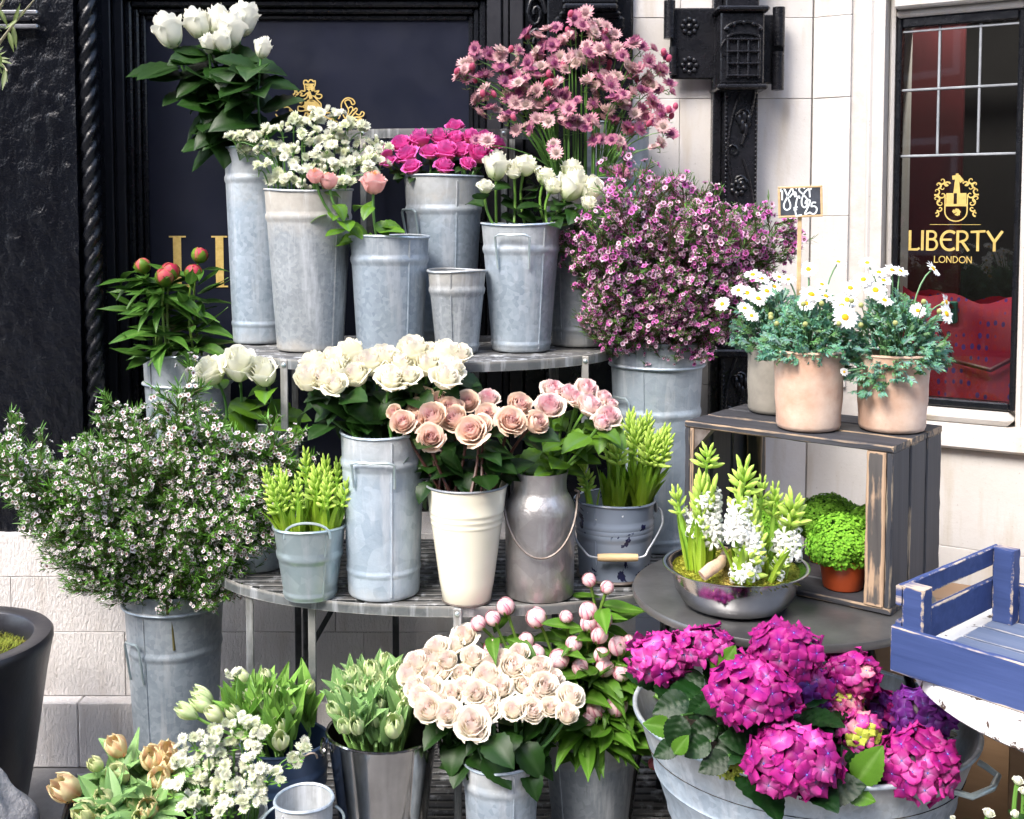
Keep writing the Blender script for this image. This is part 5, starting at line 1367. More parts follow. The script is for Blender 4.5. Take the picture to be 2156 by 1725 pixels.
def kind(name, shapes, colf, n=3): KIND[name] = [rose_meshes(shapes[i % len(shapes)], colf, hash_(name) + i) for i in range(n)]
def hash_(s): return sum(ord(c) * (i + 3) for i, c in enumerate(s))
kind('white', ['tall', 'tall', 'tall'], c_white); kind('ivory', ['half', 'tall', 'half'], c_ivory); kind('cream', ['half', 'open', 'half', 'open', 'ball', 'half'], c_cream, 6); kind('blush', ['ball', 'half', 'open', 'half'], c_blush, 4)
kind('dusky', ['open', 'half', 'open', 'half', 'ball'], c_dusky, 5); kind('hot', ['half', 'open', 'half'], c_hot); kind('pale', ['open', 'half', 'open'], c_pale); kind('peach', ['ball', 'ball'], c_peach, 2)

def rose(name, kindname, root, base, ctr, axis, dia, rng, cat, group, stemcol, leafset, nleaf, leafsz, mouth, front=.6, vi=None, leaf_from=.0, droop=.3, blade=None, leaf_to=.92):
    inner, outs, mid, caly, hgt = KIND[kindname][rng.randrange(len(KIND[kindname])) if vi is None else vi]
    th = thing(name, 'x', cat, base, group)
    L = at(-V(base))
    axis = V(axis).normalized()
    bpos = V(ctr) - axis * mid * dia
    M = L @ orient(bpos, axis, dia * 1.0, rng.uniform(0, 6.28))
    b = part('bloom', inner, th, M)
    for o in outs: part('petal', o, b)
    part('calyx', caly, b)
    # stem: foot - through the mouth - up to the bloom
    pts = [V(base), V(mouth)]
    e = bpos - axis * .012 * 0
    ctrl = e - axis * (e - V(mouth)).length * .5
    up = bez(mouth, ctrl, e, 6)
    pts = [V(base)] + up
    m = MB(); m.tube([p - V(base) for p in pts], [.0036] * (len(pts) - 1) + [.0040], 6, stemcol)
    part('stem', m.mesh('stem', MAT['stem']), th)
    for i in range(nleaf):
        t = rng.uniform(leaf_from, leaf_to); q = bez(mouth, ctrl, e, 12)[int(t * 12)]
        a = rng.uniform(0, 2 * pi)
        d = V((cos(a), sin(a) * .8 - front * rng.random(), rng.uniform(-droop, .45)))
        if blade: d = V(blade(a, rng))
        d.normalize()
        s = leafsz * rng.uniform(.7, 1.2)
        p0 = q + d * .012
        part('leaf', rng.choice(LEAF[leafset]), th, L @ leaf_at(p0, d, V((rng.uniform(-.4, .4), -.55 * front - .1, 1)), s))
    return th
def mouth_pt(b, p, k=.72, dz=-.004):
    q = V((p[0] - b['x'], p[1] - b['y'], 0)); r = b['rt'] * k
    if q.length > r: q = q.normalized() * r
    return V((b['x'] + q.x, b['y'] + q.y, b['top'] + dz))
def base_pt(b, mp, rng):
    q = V((mp.x - b['x'], mp.y - b['y'], 0)) * -.35
    return V((b['x'] + q.x + rng.uniform(-.01, .01), b['y'] + q.y + rng.uniform(-.01, .01), b['z'] + min(.03, b['h'] * .1)))
SZ = dict(white=1.24, hot=1.18, ivory=1.12, dusky=1.32, pale=1.24, cream=1.15, blush=1.18)
def bunch(key, blooms, kindname, noun, where, group, name='rose', cat='rose', depth=.06, cam_=.5, up=.8, spread=3.0, stemcol=(.06, .17, .03), leafset='rose_mid', nleaf=3, leafsz=.06, seed=1, yoff=0.0, per=5, front=.6, leaf_from=.0, ymax=None, size=None, droop=.3):
    b = BK[key]; rng = random.Random(seed)
    ys = [q[1] for q in blooms]; y0, y1 = min(ys), max(ys)
    items = []
    for q in blooms:
        px, py = q[0], q[1]; sz = q[2] if len(q) > 2 else size
        t = (py - y0) / max(1, (y1 - y0))
        Y = b['y'] + yoff + depth * (1 - 2 * t) + rng.uniform(-.008, .008)
        if ymax: Y = min(Y, ymax)
        c = P(px, py, Y); dia = m2(sz * SZ.get(kindname, 1.0) * rng.uniform(.86, 1.14), Y)
        ax = V(((c.x - b['x']) * spread, (Y - b['y'] - yoff) * spread - cam_, up)).normalized() + V((rng.uniform(-.3, .3), rng.uniform(-.2, .2), rng.uniform(-.1, .1)))
        mp = mouth_pt(b, c); bp = base_pt(b, mp, rng)
        th = rose(name, kindname, None, bp, c, ax, dia, rng, cat, group, stemcol, leafset, nleaf, leafsz, mp, front, None, leaf_from, droop)
        items.append((th, (px, py)))
    label_rows(items, noun, where, per)
    return [i[0] for i in items]
Z1m = lambda x, y, s=0: (x * .36, y * .36, s * .36)                 # enlargement pixels -> picture
Z2m = lambda x, y, s=0: (690 + x * .36, y * .36, s * .36)
Z4m = lambda x, y, s=0: (x * .36, 552 + y * .36, s * .36)
Z5m = lambda x, y, s=0: (690 + x * .36, 552 + y * .36, s * .36)
Z6m = lambda x, y, s=0: (1380 + x * .36, 552 + y * .36, s * .36)
Z7m = lambda x, y, s=0: (x * .36, 1104 + y * .36, s * .36)
Z8m = lambda x, y, s=0: (690 + x * .36, 1104 + y * .36, s * .36)
Z9m = lambda x, y, s=0: (1380 + x * .36, 1104 + y * .36, s * .36)

bunch('B1', [(358, 72, 62), (417, 57, 54), (458, 50, 50), (512, 48, 66), (486, 72, 56), (470, 92, 46), (553, 105, 42), (440, 96, 40)], 'white', 'long stemmed white rose', 'in the tall slim bucket', 'long stemmed white roses', depth=.05, cam_=.12, up=1, spread=1.0, leafset='rose_dark', nleaf=15, leafsz=.122, seed=3, per=4, front=1.0, leaf_from=.12, droop=.6)
bunch('B4', [(958, 268, 46), (926, 290, 46), (938, 319, 50), (971, 317, 46), (991, 288, 42), (1009, 322, 50), (884, 293, 46), (845, 306, 46), (856, 324, 48), (866, 350, 42), (809, 320, 42), (1046, 299, 42), (1021, 288, 40), (816, 338, 40), (905, 318, 44), (985, 345, 38), (935, 350, 40), (960, 292, 42)], 'hot', 'hot pink rose', 'in the wide zinc bucket', 'hot pink roses in the wide bucket', depth=.055, cam_=.42, up=.8, spread=2.2, leafset='rose_dark', nleaf=2, leafsz=.045, seed=4, front=.8)
bunch('B7', [(1045, 355, 58), (1106, 349, 56), (1149, 372, 60), (1203, 356, 54), (1203, 396, 62), (1242, 402, 58), (1240, 428, 42), (1022, 393, 46), (1082, 362, 42), (1165, 392, 50)], 'ivory', 'ivory green rose', 'in the handled zinc bucket', 'ivory green roses', depth=.045, cam_=.30, up=.9, spread=2.2, leafset='rose_dark', nleaf=3, leafsz=.062, seed=5, front=.7, stemcol=(.13, .27, .04), yoff=-.03, droop=.2)
bunch('B3', [(664, 371, 46), (692, 381, 54), (787, 385, 58)], 'peach', 'peach pink rose', 'in the bucket before the wide bucket', 'peach roses', depth=.0, cam_=.2, up=.9, spread=1.0, leafset='rose_mid', nleaf=7, leafsz=.068, seed=7, front=.9, per=5, yoff=-.09, stemcol=(.10, .22, .05), droop=.8)
bunch('C0', [(443, 782, 76), (503, 774, 84), (556, 790, 78)], 'ivory', 'large ivory white rose', 'above the white waxflower bush', 'large ivory roses', depth=.0, cam_=.5, up=.8, spread=1.0, leafset='rose_mid', nleaf=6, leafsz=.088, seed=8, front=.8, yoff=-.03, droop=.6)
c2 = [(659, 768), (684, 797), (702, 764), (749, 790), (738, 743), (648, 797), (706, 810), (697, 786), (758, 770), (809, 754), (841, 764), (870, 739), (899, 768), (823, 795), (935, 746), (953, 772), (938, 792), (967, 746), (906, 740), (860, 790), (780, 765)]
bunch('C2', [(x, y, 64) for x, y in c2], 'blush', 'blush cream rose', 'in the tall blistered bucket', 'blush cream roses in the tall bucket', depth=.06, cam_=.42, up=.8, spread=2.2, leafset='rose_dark', nleaf=4, leafsz=.075, seed=9, front=.6, yoff=-.02, leaf_from=.25, droop=.6)
c3 = [(390, 880, 90), (440, 940, 150), (525, 850, 120), (570, 790, 120), (650, 820, 110), (610, 910, 155), (605, 1030, 155), (710, 850, 100), (745, 920, 125), (820, 820, 120), (840, 985, 185), (935, 890, 125), (1075, 930, 195), (1120, 840, 140), (1220, 940, 140), (520, 930, 90), (900, 950, 110), (690, 780, 90), (760, 845, 80)]
bunch('C3', [Z5m(*q) for q in c3], 'dusky', 'dusky pink rose', 'in the cream enamel vase', 'dusky pink roses in the cream vase', depth=.075, cam_=.95, up=.62, spread=2.6, leafset='rose_dark', nleaf=3, leafsz=.072, seed=10, front=.7, stemcol=(.075, .028, .02), yoff=-.03, leaf_from=.1, droop=.7)
c4 = [(940, 795, 140), (1300, 845, 190), (1320, 745, 150), (1410, 770, 140), (1520, 740, 140), (1535, 835, 160), (1645, 905, 160), (1620, 790, 120), (1600, 940, 130), (1460, 800, 120), (1660, 830, 100)]
bunch('C4', [Z5m(*q) for q in c4], 'pale', 'pale pink rose', 'in the milk churn', 'pale pink roses in the churn', depth=.06, cam_=.55, up=.75, spread=2.2, leafset='rose_mid', nleaf=4, leafsz=.075, seed=11, front=.8, stemcol=(.11, .24, .04), yoff=.0, leaf_from=.0, droop=.5)
g3 = [(800, 650, 150), (640, 720, 140), (740, 710, 140), (600, 790, 140), (700, 800, 130), (850, 780, 140), (520, 815, 140), (480, 880, 140), (600, 865, 130), (785, 875, 150), (930, 890, 140), (1080, 835, 165), (1120, 760, 130), (1240, 845, 130), (600, 960, 145), (725, 990, 135), (870, 990, 145), (1010, 960, 140), (1145, 940, 135), (1265, 950, 145), (1420, 1010, 165), (1320, 905, 110), (590, 1080, 155), (710, 1110, 145), (845, 1170, 175), (940, 1090, 155), (1085, 1080, 155), (1190, 1090, 145), (1305, 1070, 135), (505, 950, 130), (890, 1215, 120), (670, 870, 120), (1010, 800, 120), (960, 830, 120), (1180, 850, 120), (1400, 1110, 120), (540, 1010, 120), (660, 1030, 120), (800, 960, 130), (930, 1010, 130), (1210, 1010, 120)]
bunch('G3', [Z8m(q[0], q[1], q[2] * 1.12) for q in g3], 'cream', 'blush cream rose', 'in the big low bunch', 'blush cream roses in the low bunch', depth=.105, cam_=.62, up=.75, spread=2.6, leafset='rose_dark', nleaf=2, leafsz=.075, seed=12, front=.5, yoff=.0, leaf_from=.0, droop=.7, stemcol=(.04, .11, .03))
bunch('G9', [Z9m(2120, 1500, 70), Z9m(2155, 1560, 60), Z9m(1950, 1690, 80), Z9m(1740, 1722, 30), Z9m(2105, 1700, 50)], 'ivory', 'small white rosebud', 'below the blue crate', 'white rosebuds', depth=.03, cam_=.2, up=1, spread=1.5, leafset='rose_dark', nleaf=4, leafsz=.040, seed=13, front=.6, droop=.4, per=9, stemcol=(.11, .24, .04))

# ---- peonies
def peony_mesh(seed, cA, cB, edge, green):
    rng = random.Random(seed); m = MB()
    m.ell((0, 0, 0), (.455, .455, .45), 12, 8, cA)
    outs = []
    for k in range(6):
        ph = rng.uniform(0, 6.3) if k > 3 else k * 1.57 + rng.uniform(-.3, .3); R = .46 + .008 * k; sp_ = rng.uniform(1.6, 2.3); tl_ = rng.uniform(.82, .98)
        def f(u, v, ph=ph, R=R, sp_=sp_, tl_=tl_):
            t = pi * (.10 + .86 * v * tl_ * (1 - .12 * abs(u) ** 2)); w = sp_ / 2 * (sin(pi * min(.97, .12 + .8 * v))) ** .5
            r = R * sin(t) * (1 + .05 * u) + .012 * v; a = ph + u * w
            return V((r * cos(a), r * sin(a), -R * cos(t) * 1.02))
        def c(u, v, r=rng.random()):
            e = max(abs(u) ** 5 * .9, (v > .9) * .6, max(0, .25 - v) * 2 * .5); n = .5 + .5 * noise.noise(V((u * 2.5 + seed, v * 1.2, r * 9)))
            return mix(mix(cA, cB, r * .6), edge, min(1, e + max(0, n - .62) * 1.4))
        o = MB(); o.grid(f, 8, 8, c); outs.append(o.mesh('petal', MAT['petal']))
    s = MB()
    for k in range(4):
        a = k * 1.57 + .4; w0 = .42 + .2 * green; l_ = (.42 + .25 * green) * rng.uniform(.8, 1.15)
        def f(u, v, a=a):
            t = pi * (.02 + min(.78, l_) * v); r = .535 * sin(t); w = w0 * (1.6 + .9 * (green > 1)) * sin(pi * (.15 + .8 * v)) / max(.25, sin(t)) * .5
            return V((r * cos(a + u * w * (.55 + .3 * (green > 1))), r * sin(a + u * w * (.55 + .3 * (green > 1))), -.53 * cos(t)))
        s.grid(f, 4, 6, lambda u, v: mix((.10, .25, .035), (.30, .13, .05), abs(u) ** 3 * .5))
    s.ell((0, 0, -.50), (.12, .12, .07), 8, 4, (.09, .22, .035))
    return m.mesh('bloom', MAT['petal']), outs, 0.0, s.mesh('calyx', MAT['leaf']), 1.0
KIND['peony'] = [peony_mesh(40 + i, (.86, .60, .62), (.88, .78, .72), (.55, .02, .15), .30) for i in range(4)]
KIND['peony_red'] = [peony_mesh(50 + i, (.72, .10, .16), (.76, .36, .34), (.45, .02, .06), .25) for i in range(2)]
KIND['peony_green'] = [peony_mesh(60 + i, (.56, .04, .10), (.66, .16, .16), (.30, .26, .06), 1.15) for i in range(3)]
g4 = [(1040, 480, 105), (880, 580, 95), (965, 550, 95), (1220, 545, 110), (1160, 680, 100), (965, 735, 135), (1215, 760, 105), (1350, 790, 120), (1475, 835, 110), (1440, 700, 105), (1525, 510, 105), (1525, 580, 90), (1610, 560, 100), (1590, 650, 120), (1605, 765, 115), (1620, 838, 115), (1700, 710, 110), (1762, 685, 80), (1715, 870, 105), (1530, 325, 100), (1635, 370, 90), (1570, 1080, 120), (1690, 1060, 130), (1395, 540, 70), (1525, 1140, 75)]
bunch('G4', [Z8m(*q) for q in g4], 'peony', 'pink white peony bud', 'beside the hydrangea tub', 'pink peony buds', 'peony', 'peony', depth=.035, cam_=.35, up=.9, spread=2.0, leafset='peony_bright', nleaf=13, leafsz=.115, seed=20, front=.5, stemcol=(.14, .25, .04), droop=.3, yoff=-.08)
bunch('G4', [Z8m(1912, 1400, 75)], 'peony_red', 'red peony bud', 'hanging low behind the zinc tub rim', 'low peony', 'peony', 'peony', depth=.0, leafset='peony_bright', nleaf=2, leafsz=.07, seed=21, yoff=-.02)
d0 = [(300, 560, 37), (347, 583, 40), (358, 572, 36), (407, 574, 37), (421, 537, 35)]
bunch('D0', d0, 'peony_green', 'green and red peony bud', 'in the banded bucket by the panel', 'green peony buds', 'peony', 'peony', depth=.04, cam_=.15, up=1, spread=1.0, leafset='peony', nleaf=24, leafsz=.13, seed=22, front=.4, stemcol=(.16, .27, .04), yoff=-.05, per=9, droop=.15)

# ---- tulips
def tulip_mesh(seed, cA, cB, streak, ruf, opn, H_=1.35):
    rng = random.Random(seed); m = MB(); outs = []
    for k in range(6):
        ph = k * 1.047 + rng.uniform(-.1, .1); R = (.40 if k % 2 else .46)
        def f(u, v, ph=ph, R=R, sd=rng.uniform(0, 9)):
            t = pi * (.07 + (.80 - opn) * v); r = R * (.18 + .82 * sin(t)) * (1 + .05 * u)
            w = 1.12 * (1 - v ** 3.2) ** .8 * min(1, .45 + 1.6 * v)
            a = ph + u * w * .95; r += ruf * (noise.noise(V((u * 3 + sd, v * 5, sd))) * v ** 1.5 + .4 * sin(u * 9 + sd) * v ** 2 * abs(u))
            return V((r * cos(a), r * sin(a), H_ * (v * (1 - .06 * u * u) + ruf * .4 * noise.noise(V((u * 5, v * 3, sd + 3))) * v)))
        def c(u, v, r=rng.random(), sd=seed + k):
            n = .5 + .5 * noise.noise(V((u * 3.5 + sd, v * 1.6, sd)))
            g_ = max(0, 1 - abs(u) * 2.2) * .7 * (1 - v * .5) + max(0, .3 - v) * 1.5
            return mix(mix(cA, cB, n), streak, min(.9, g_ + max(0, n - .66)))
        if k % 2 == 0: o = MB(); o.grid(f, 8, 8, c); outs.append(o.mesh('petal', MAT['petal']))
        else: m.grid(f, 8, 8, c)
    cal = MB(); cal.ell((0, 0, 0), (.10, .10, .05), 8, 4, (.12, .26, .06))
    return m.mesh('bloom', MAT['petal']), outs, H_ * .5, cal.mesh('calyx', MAT['stem']), H_
KIND['tulip_white'] = [tulip_mesh(70 + i, (.80, .80, .58), (.74, .78, .46), (.46, .62, .16), .02, .0) for i in range(3)]
KIND['tulip_parrot'] = [tulip_mesh(80 + i, (.80, .84, .55), (.70, .80, .42), (.32, .56, .14), .11, .02, 1.6) for i in range(3)]
KIND['tulip_peach'] = [tulip_mesh(90 + i, (.86, .70, .40), (.84, .76, .46), (.74, .20, .12), .09, .04, 1.2) for i in range(3)]
KIND['tulip_lime'] = [tulip_mesh(96 + i, (.66, .70, .34), (.74, .72, .42), (.32, .50, .13), .10, .02, 1.2) for i in range(3)]
def tblade(a, rng): return (cos(a) * .35, sin(a) * .35 - .06, rng.uniform(.8, 1.2))
def tulip_bunch(key, blooms, kn, noun, where, group, nleaf, leafsz, seed, leafset='tulip', depth=.06, cam_=.3, up=.9, spread=2.5, extra=(), yoff=0.0, bl=tblade, per=6, lto=.6):
    b = BK[key]; rng = random.Random(seed); items = []
    ys = [q[1] for q in blooms]; y0, y1 = min(ys), max(ys)
    for i, q in enumerate(blooms):
        px, py, sz = q[:3]; k_ = q[3] if len(q) > 3 else kn
        t = (py - y0) / max(1, y1 - y0); Y = b['y'] + yoff + depth * (1 - 2 * t)
        c = P(px, py, Y); ax = V(((c.x - b['x']) * spread * 2.2, -cam_ - .3 * t, up)).normalized()
        mp = mouth_pt(b, c); bp = base_pt(b, mp, rng)
        th = rose('tulip', k_, None, bp, c, ax, m2(sz, Y), rng, 'tulip', group, (.17, .33, .08), leafset, nleaf, leafsz, mp, .5, None, .0, .3, bl, lto)
        items.append((th, (px, py)))
    label_rows(items, noun, where, per)
wt_ = [(1090, 1095, 80, 'tulip_parrot'), (1180, 1050, 85, 'tulip_parrot'), (1185, 1000, 80, 'tulip_parrot'), (1250, 1110, 85), (1365, 1100, 80), (1612, 995, 76), (1510, 1070, 80), (1605, 1112, 82), (1630, 1180, 84), (1640, 1265, 95), (1415, 895, 80), (1705, 985, 55), (1810, 950, 62), (1555, 885, 60), (1535, 1015, 60), (1440, 1000, 70), (1700, 1080, 60)]
tulip_bunch('G1', [Z7m(q[0], q[1], q[2] * 1.22) + tuple(q[3:]) for q in wt_], 'tulip_white', 'white tulip', 'in the dark blue pail', 'white tulips in the blue pail', 8, .115, 30, 'tulip_green', depth=.09, spread=2.2, lto=.35, yoff=-.02)
gt_ = [(130, 1000, 85), (140, 1110, 90), (265, 860, 80), (265, 975, 90), (300, 930, 80), (390, 1010, 80), (385, 1180, 105), (255, 850, 70), (165, 880, 70), (385, 885, 70), (305, 1050, 65), (40, 1090, 75), (60, 940, 60), (340, 800, 60), (430, 930, 60), (440, 1080, 60), (210, 1080, 60), (110, 900, 60), (480, 870, 55)]
tulip_bunch('G2', [Z8m(q[0], q[1], q[2] * 1.3) for q in gt_ + [(170, 1180, 80), (280, 1140, 70), (60, 1010, 70), (420, 850, 60), (200, 950, 70), (350, 960, 70), (450, 1010, 70), (100, 1180, 70)]], 'tulip_parrot', 'green white parrot tulip', 'in the polished steel bucket', 'green parrot tulips', 8, .085, 31, 'tulip', depth=.10, spread=1.6, cam_=.35)
BK['KC'] = dict(x=kc.location.x, y=kc.location.y, z=0.01, h=.27, rt=.14, rb=.12, top=.27)
pt_ = [(385, 1545, 150), (680, 1300, 115), (560, 1405, 80, 'tulip_lime'), (690, 1465, 120, 'tulip_lime'), (890, 1370, 130), (975, 1335, 115), (930, 1490, 125), (995, 1400, 100), (610, 1605, 110, 'tulip_lime'), (775, 1620, 75, 'tulip_lime'), (840, 1580, 80, 'tulip_lime'), (915, 1590, 75, 'tulip_lime'), (865, 1665, 115), (625, 1700, 115, 'tulip_lime'), (500, 1690, 130, 'tulip_lime'), (820, 1715, 85, 'tulip_lime'), (1000, 1560, 80, 'tulip_lime')]
tulip_bunch('KC', [Z7m(q[0], q[1], q[2] * 1.18) + tuple(q[3:]) for q in pt_], 'tulip_peach', 'parrot tulip', 'in the black crate', 'peach and green parrot tulips', 7, .088, 32, 'tulip', depth=.09, spread=1.6, cam_=.4, bl=lambda a, r: (cos(a) * .8, sin(a) * .6 - .2, r.uniform(.25, .9)), lto=.5, yoff=-.02)

# ---- hyacinths
def floret_bud():
    m = MB()
    def f(u, v):
        a = u * pi; r = .5 * (sin(pi * min(.99, .06 + .92 * v ** 1.1))) ** .8 * (1 + .10 * cos(3 * a)); return V((r * cos(a) * .30, r * sin(a) * .30, v))
    m.grid(f, 8, 7, lambda u, v: mix((.42, .64, .085), (.58, .74, .17), v)); return m.mesh('floret', MAT['petal'])
def floret_open():
    m = MB()
    for k in range(6):
        a = k * 1.047
        def f(u, v, a=a):
            r = .08 + .52 * sin(v * 1.9) * .9; z = .55 + .22 * sin(v * 2.4) - .42 * v ** 2.5; w = .10 * sin(pi * (.12 + .80 * v)) ** .6
            return V((r * cos(a) - u * w * sin(a), r * sin(a) + u * w * cos(a), z + .02 * (1 - u * u)))
        m.grid(f, 2, 6, (.84, .85, .80))
    m.tube([(0, 0, 0), (0, 0, .3), (0, 0, .58)], [.06, .10, .085], 6, [(.55, .68, .2), (.78, .80, .60), (.84, .84, .78)]); return m.mesh('floret', MAT['petal'])
FL_BUD, FL_OPEN = floret_bud(), floret_open()
def hyacinth(foot, tip, wpx, rng, group, Yd, openset=0.0, loose=0.0, leaves=4, leaflen=.13, spike=.5, cat='hyacinth', leaf_in=True, stemc=(.22, .40, .05)):
    th = thing('hyacinth', 'x', cat, foot, group)
    L = at(-V(foot)); foot = V(foot); tip = V(tip); ax = (tip - foot); ln = ax.length
    sp_len = min(ln * .9, spike); s0 = tip - (tip - foot).normalized() * sp_len
    mid = foot + (tip - foot) * .5 + V((0, .01, 0))
    pth = bez(foot, mid, tip - (tip - foot).normalized() * .012, 8)
    m = MB(); m.tube([p - foot for p in pth], [.0062, .0062, .006, .006, .0055, .005, .004, .003, .002], 7, stemc)
    st_ = part('flower_spike', m.mesh('flower_spike', MAT['stem']), th)
    A = (tip - s0).normalized(); X = A.orthogonal().normalized(); Y = A.cross(X)
    rings = max(4, int(sp_len / .0125)); wid = m2(wpx, Yd) / 2
    fl = wid * (1.05 if openset == 0 and loose == 0 else .95)
    for r in range(rings):
        f = r / (rings - 1); n = 6 if f < .75 else (4 if f < .95 else 2)
        for k in range(n):
            a = 2 * pi * k / n + r * .55 + rng.uniform(-.2, .2)
            o = X * cos(a) + Y * sin(a)
            is_open = rng.random() < openset * (1.25 - f)
            out = (.95 - .75 * f) + loose * rng.uniform(0, .6)
            d = (o * out + A * (.45 + .9 * f)).normalized()
            p = s0 + A * sp_len * (f * .82 + .02) + o * .004
            s = fl * rng.uniform(.85, 1.15) * (1.0 - .25 * f)
            if is_open: part('floret', FL_OPEN, st_, L @ orient(p, (o * 1.0 + A * .2 + V((0, -.2, 0))), s * .85, rng.uniform(0, 6)))
            else: part('floret', FL_BUD, st_, L @ orient(p, d, (s * 1.05, s * 1.05, s * 1.1), rng.uniform(0, 6)))
    for k in range(leaves):
        a = 2 * pi * k / leaves + rng.uniform(-.4, .4)
        d = V((cos(a) * .14 + A.x * .7, sin(a) * .14 + A.y * .7 - .02, 1)).normalized()
        p = foot + V((cos(a), sin(a), 0)) * .010
        part('leaf', rng.choice(LEAF['hyacinth']), th, L @ leaf_at(p, d, V((-cos(a), -sin(a), .3)), leaflen * rng.uniform(.75, 1.1), leaflen * 1.7))
    return th
def hy_bunch(key, tips, group, noun, where, seed, depth=.05, leaflen=.16, spike=.075, lv=6, drop=.10, k=.62):
    b = BK[key]; rng = random.Random(seed); items = []
    ys = [q[1] for q in tips]; y0, y1 = min(ys), max(ys)
    for (px, py, w) in tips:
        t = (py - y0) / max(1, y1 - y0); Y = b['y'] + depth * (1 - 2 * t); c = P(px, py, Y)
        mp = mouth_pt(b, c, k); foot = V((mp.x, mp.y, b['top'] - drop))
        th = hyacinth(foot, c, w * 1.25, rng, group, Y, 0, 0, lv, leaflen, spike)
        items.append((th, (px, py)))
    label_rows(items, noun, where, 6)
hy_bunch('C1', [Z4m(*q) for q in ((1790, 1090, 90), (1905, 1130, 90), (1980, 1145, 80), (1850, 1190, 110), (2060, 1230, 110), (1660, 1225, 100), (1580, 1270, 90), (1620, 1180, 80), (1545, 1200, 80), (1915, 1230, 100), (1740, 1240, 70))], 'green hyacinths in the little pail', 'green hyacinth bud spike', 'in the small bright pail', 40, leaflen=.115, spike=.085, drop=.045, lv=7)
hy_bunch('C5', [Z5m(*q) for q in ((1700, 985, 110), (1775, 870, 100), (1880, 880, 100), (1890, 990, 110), (1985, 955, 110), (1700, 900, 90), (1800, 930, 100), (1940, 1000, 100), (1840, 900, 90), (1650, 960, 90), (2010, 1010, 90))], 'green hyacinths in the enamel bucket', 'green hyacinth bud spike', 'in the chipped enamel bucket', 41, leaflen=.15, spike=.085, drop=.05, lv=7)
b = BK['C5']; c = Z5m(1470, 1110, 100); Y_ = b['y'] - .07; tip_ = P(c[0], c[1], Y_)
hx = hyacinth(V((b['x'] - .055, b['y'] - .05, b['top'] - .03)), tip_, 40, random.Random(5), 'green hyacinths in the enamel bucket', Y_, 0, 0, 3, .10, .10)
hx['label'] = 'green hyacinth spike leaning out over the rim of the chipped enamel bucket towards the churn'

# bowl: clumps of white hyacinth in moss
mz = bowl.location.z + BH
mm = MB(); rng = random.Random(77)
Rm = br * .845
def mossz(x, y): return .022 * max(0, 1 - (x * x + y * y) / (Rm * Rm)) + .008 * noise.noise(V((x * 18, y * 18, 3))) - .004
for i in range(9000):
    a = rng.uniform(0, 2 * pi); r = Rm * math.sqrt(rng.random()); x, y = r * cos(a), r * sin(a)
    z = mossz(x, y); n = noise.noise(V((x * 14, y * 14, 8)))
    c = mix(mix((.46, .43, .06), (.25, .29, .035), rng.random()), (.36, .20, .09), max(0, min(1, n * 2.2 - .35)))
    q = rng.uniform(0, 6.28); l_ = rng.uniform(.007, .016); w = rng.uniform(.0008, .0018); tl_ = rng.uniform(-.2, .9)
    d = V((cos(q), sin(q), tl_)).normalized() * l_; s_ = V((-sin(q), cos(q), 0)) * w
    p = V((x, y, z - .003)); mm.add([p - s_, p + s_, p + d * .6 + s_ * .7 + V((0, 0, .002)), p + d], [(0, 1, 2), (0, 2, 3)], c)
mm.grid(lambda u, v: V((Rm * 1.02 * v * cos(u * pi), Rm * 1.02 * v * sin(u * pi), mossz(Rm * v * cos(u * pi), Rm * v * sin(u * pi)) - .004)), 40, 12, (.07, .065, .02))
mo = D.objects.new('moss', mm.mesh('moss', MAT['moss'])); link(mo); mo.location = (bowl.location.x, bowl.location.y, mz - .010)
mo['label'] = 'yellow green moss filling the steel bowl around the hyacinths'; mo['category'] = 'moss'; mo['kind'] = 'stuff'
hyl = [  # tip, foot, width, openness, looseness, spike length, leaves
 ((1490, 945), (1478, 1190), 62, .0, 1.3, .04, 3, 'tallest yellow green hyacinth with sparse spread buds in the bowl'),
 ((1497, 1010), (1490, 1192), 86, .9, .3, .13, 4, 'white opening hyacinth at the window side of the first clump in the bowl'),
 ((1478, 1000), (1470, 1194), 78, .45, .1, .12, 4, 'half open hyacinth in the middle of the first clump in the bowl'),
 ((1422, 1028), (1455, 1190), 48, .06, .2, .055, 4, 'small green hyacinth spike at the edge of the bowl nearest the enamel bucket'),
 ((1476, 1060), (1474, 1198), 48, .04, .1, .075, 4, 'short green hyacinth spike low in the first clump in the bowl'),
 ((1566, 975), (1565, 1215), 74, .0, .9, .065, 3, 'tall hyacinth with spreading lime buds in the middle of the bowl'),
 ((1560, 1030), (1556, 1218), 92, 1.0, .2, .10, 4, 'white curled hyacinth below the tall lime one in the bowl'),
 ((1582, 1045), (1580, 1222), 80, .35, .1, .14, 3, 'long lime hyacinth spike in the middle of the bowl with white florets'),
 ((1606, 1005), (1590, 1205), 44, .0, .0, .06, 2, 'slim pointed green hyacinth bud behind the middle clump of the bowl'),
 ((1633, 1018), (1622, 1205), 46, .0, .0, .065, 2, 'pointed green hyacinth bud just before the baby tears pots'),
 ((1672, 1050), (1655, 1210), 80, .0, .6, .055, 3, 'lime hyacinth top with spread buds at the window side of the bowl'),
 ((1668, 1085), (1660, 1212), 92, 1.0, .3, .075, 3, 'white curly hyacinth at the window side of the bowl'),
 ((1600, 1115), (1570, 1262), 90, .30, .4, .10, 4, 'front hyacinth with lime buds and white stars low in the bowl'),
 ((1668, 1140), (1652, 1228), 50, .18, .1, .075, 4, 'short green hyacinth at the window side edge of the bowl'),
 ((1556, 1170), (1566, 1262), 46, .5, .4, .05, 4, 'short white flecked hyacinth at the front of the bowl')]
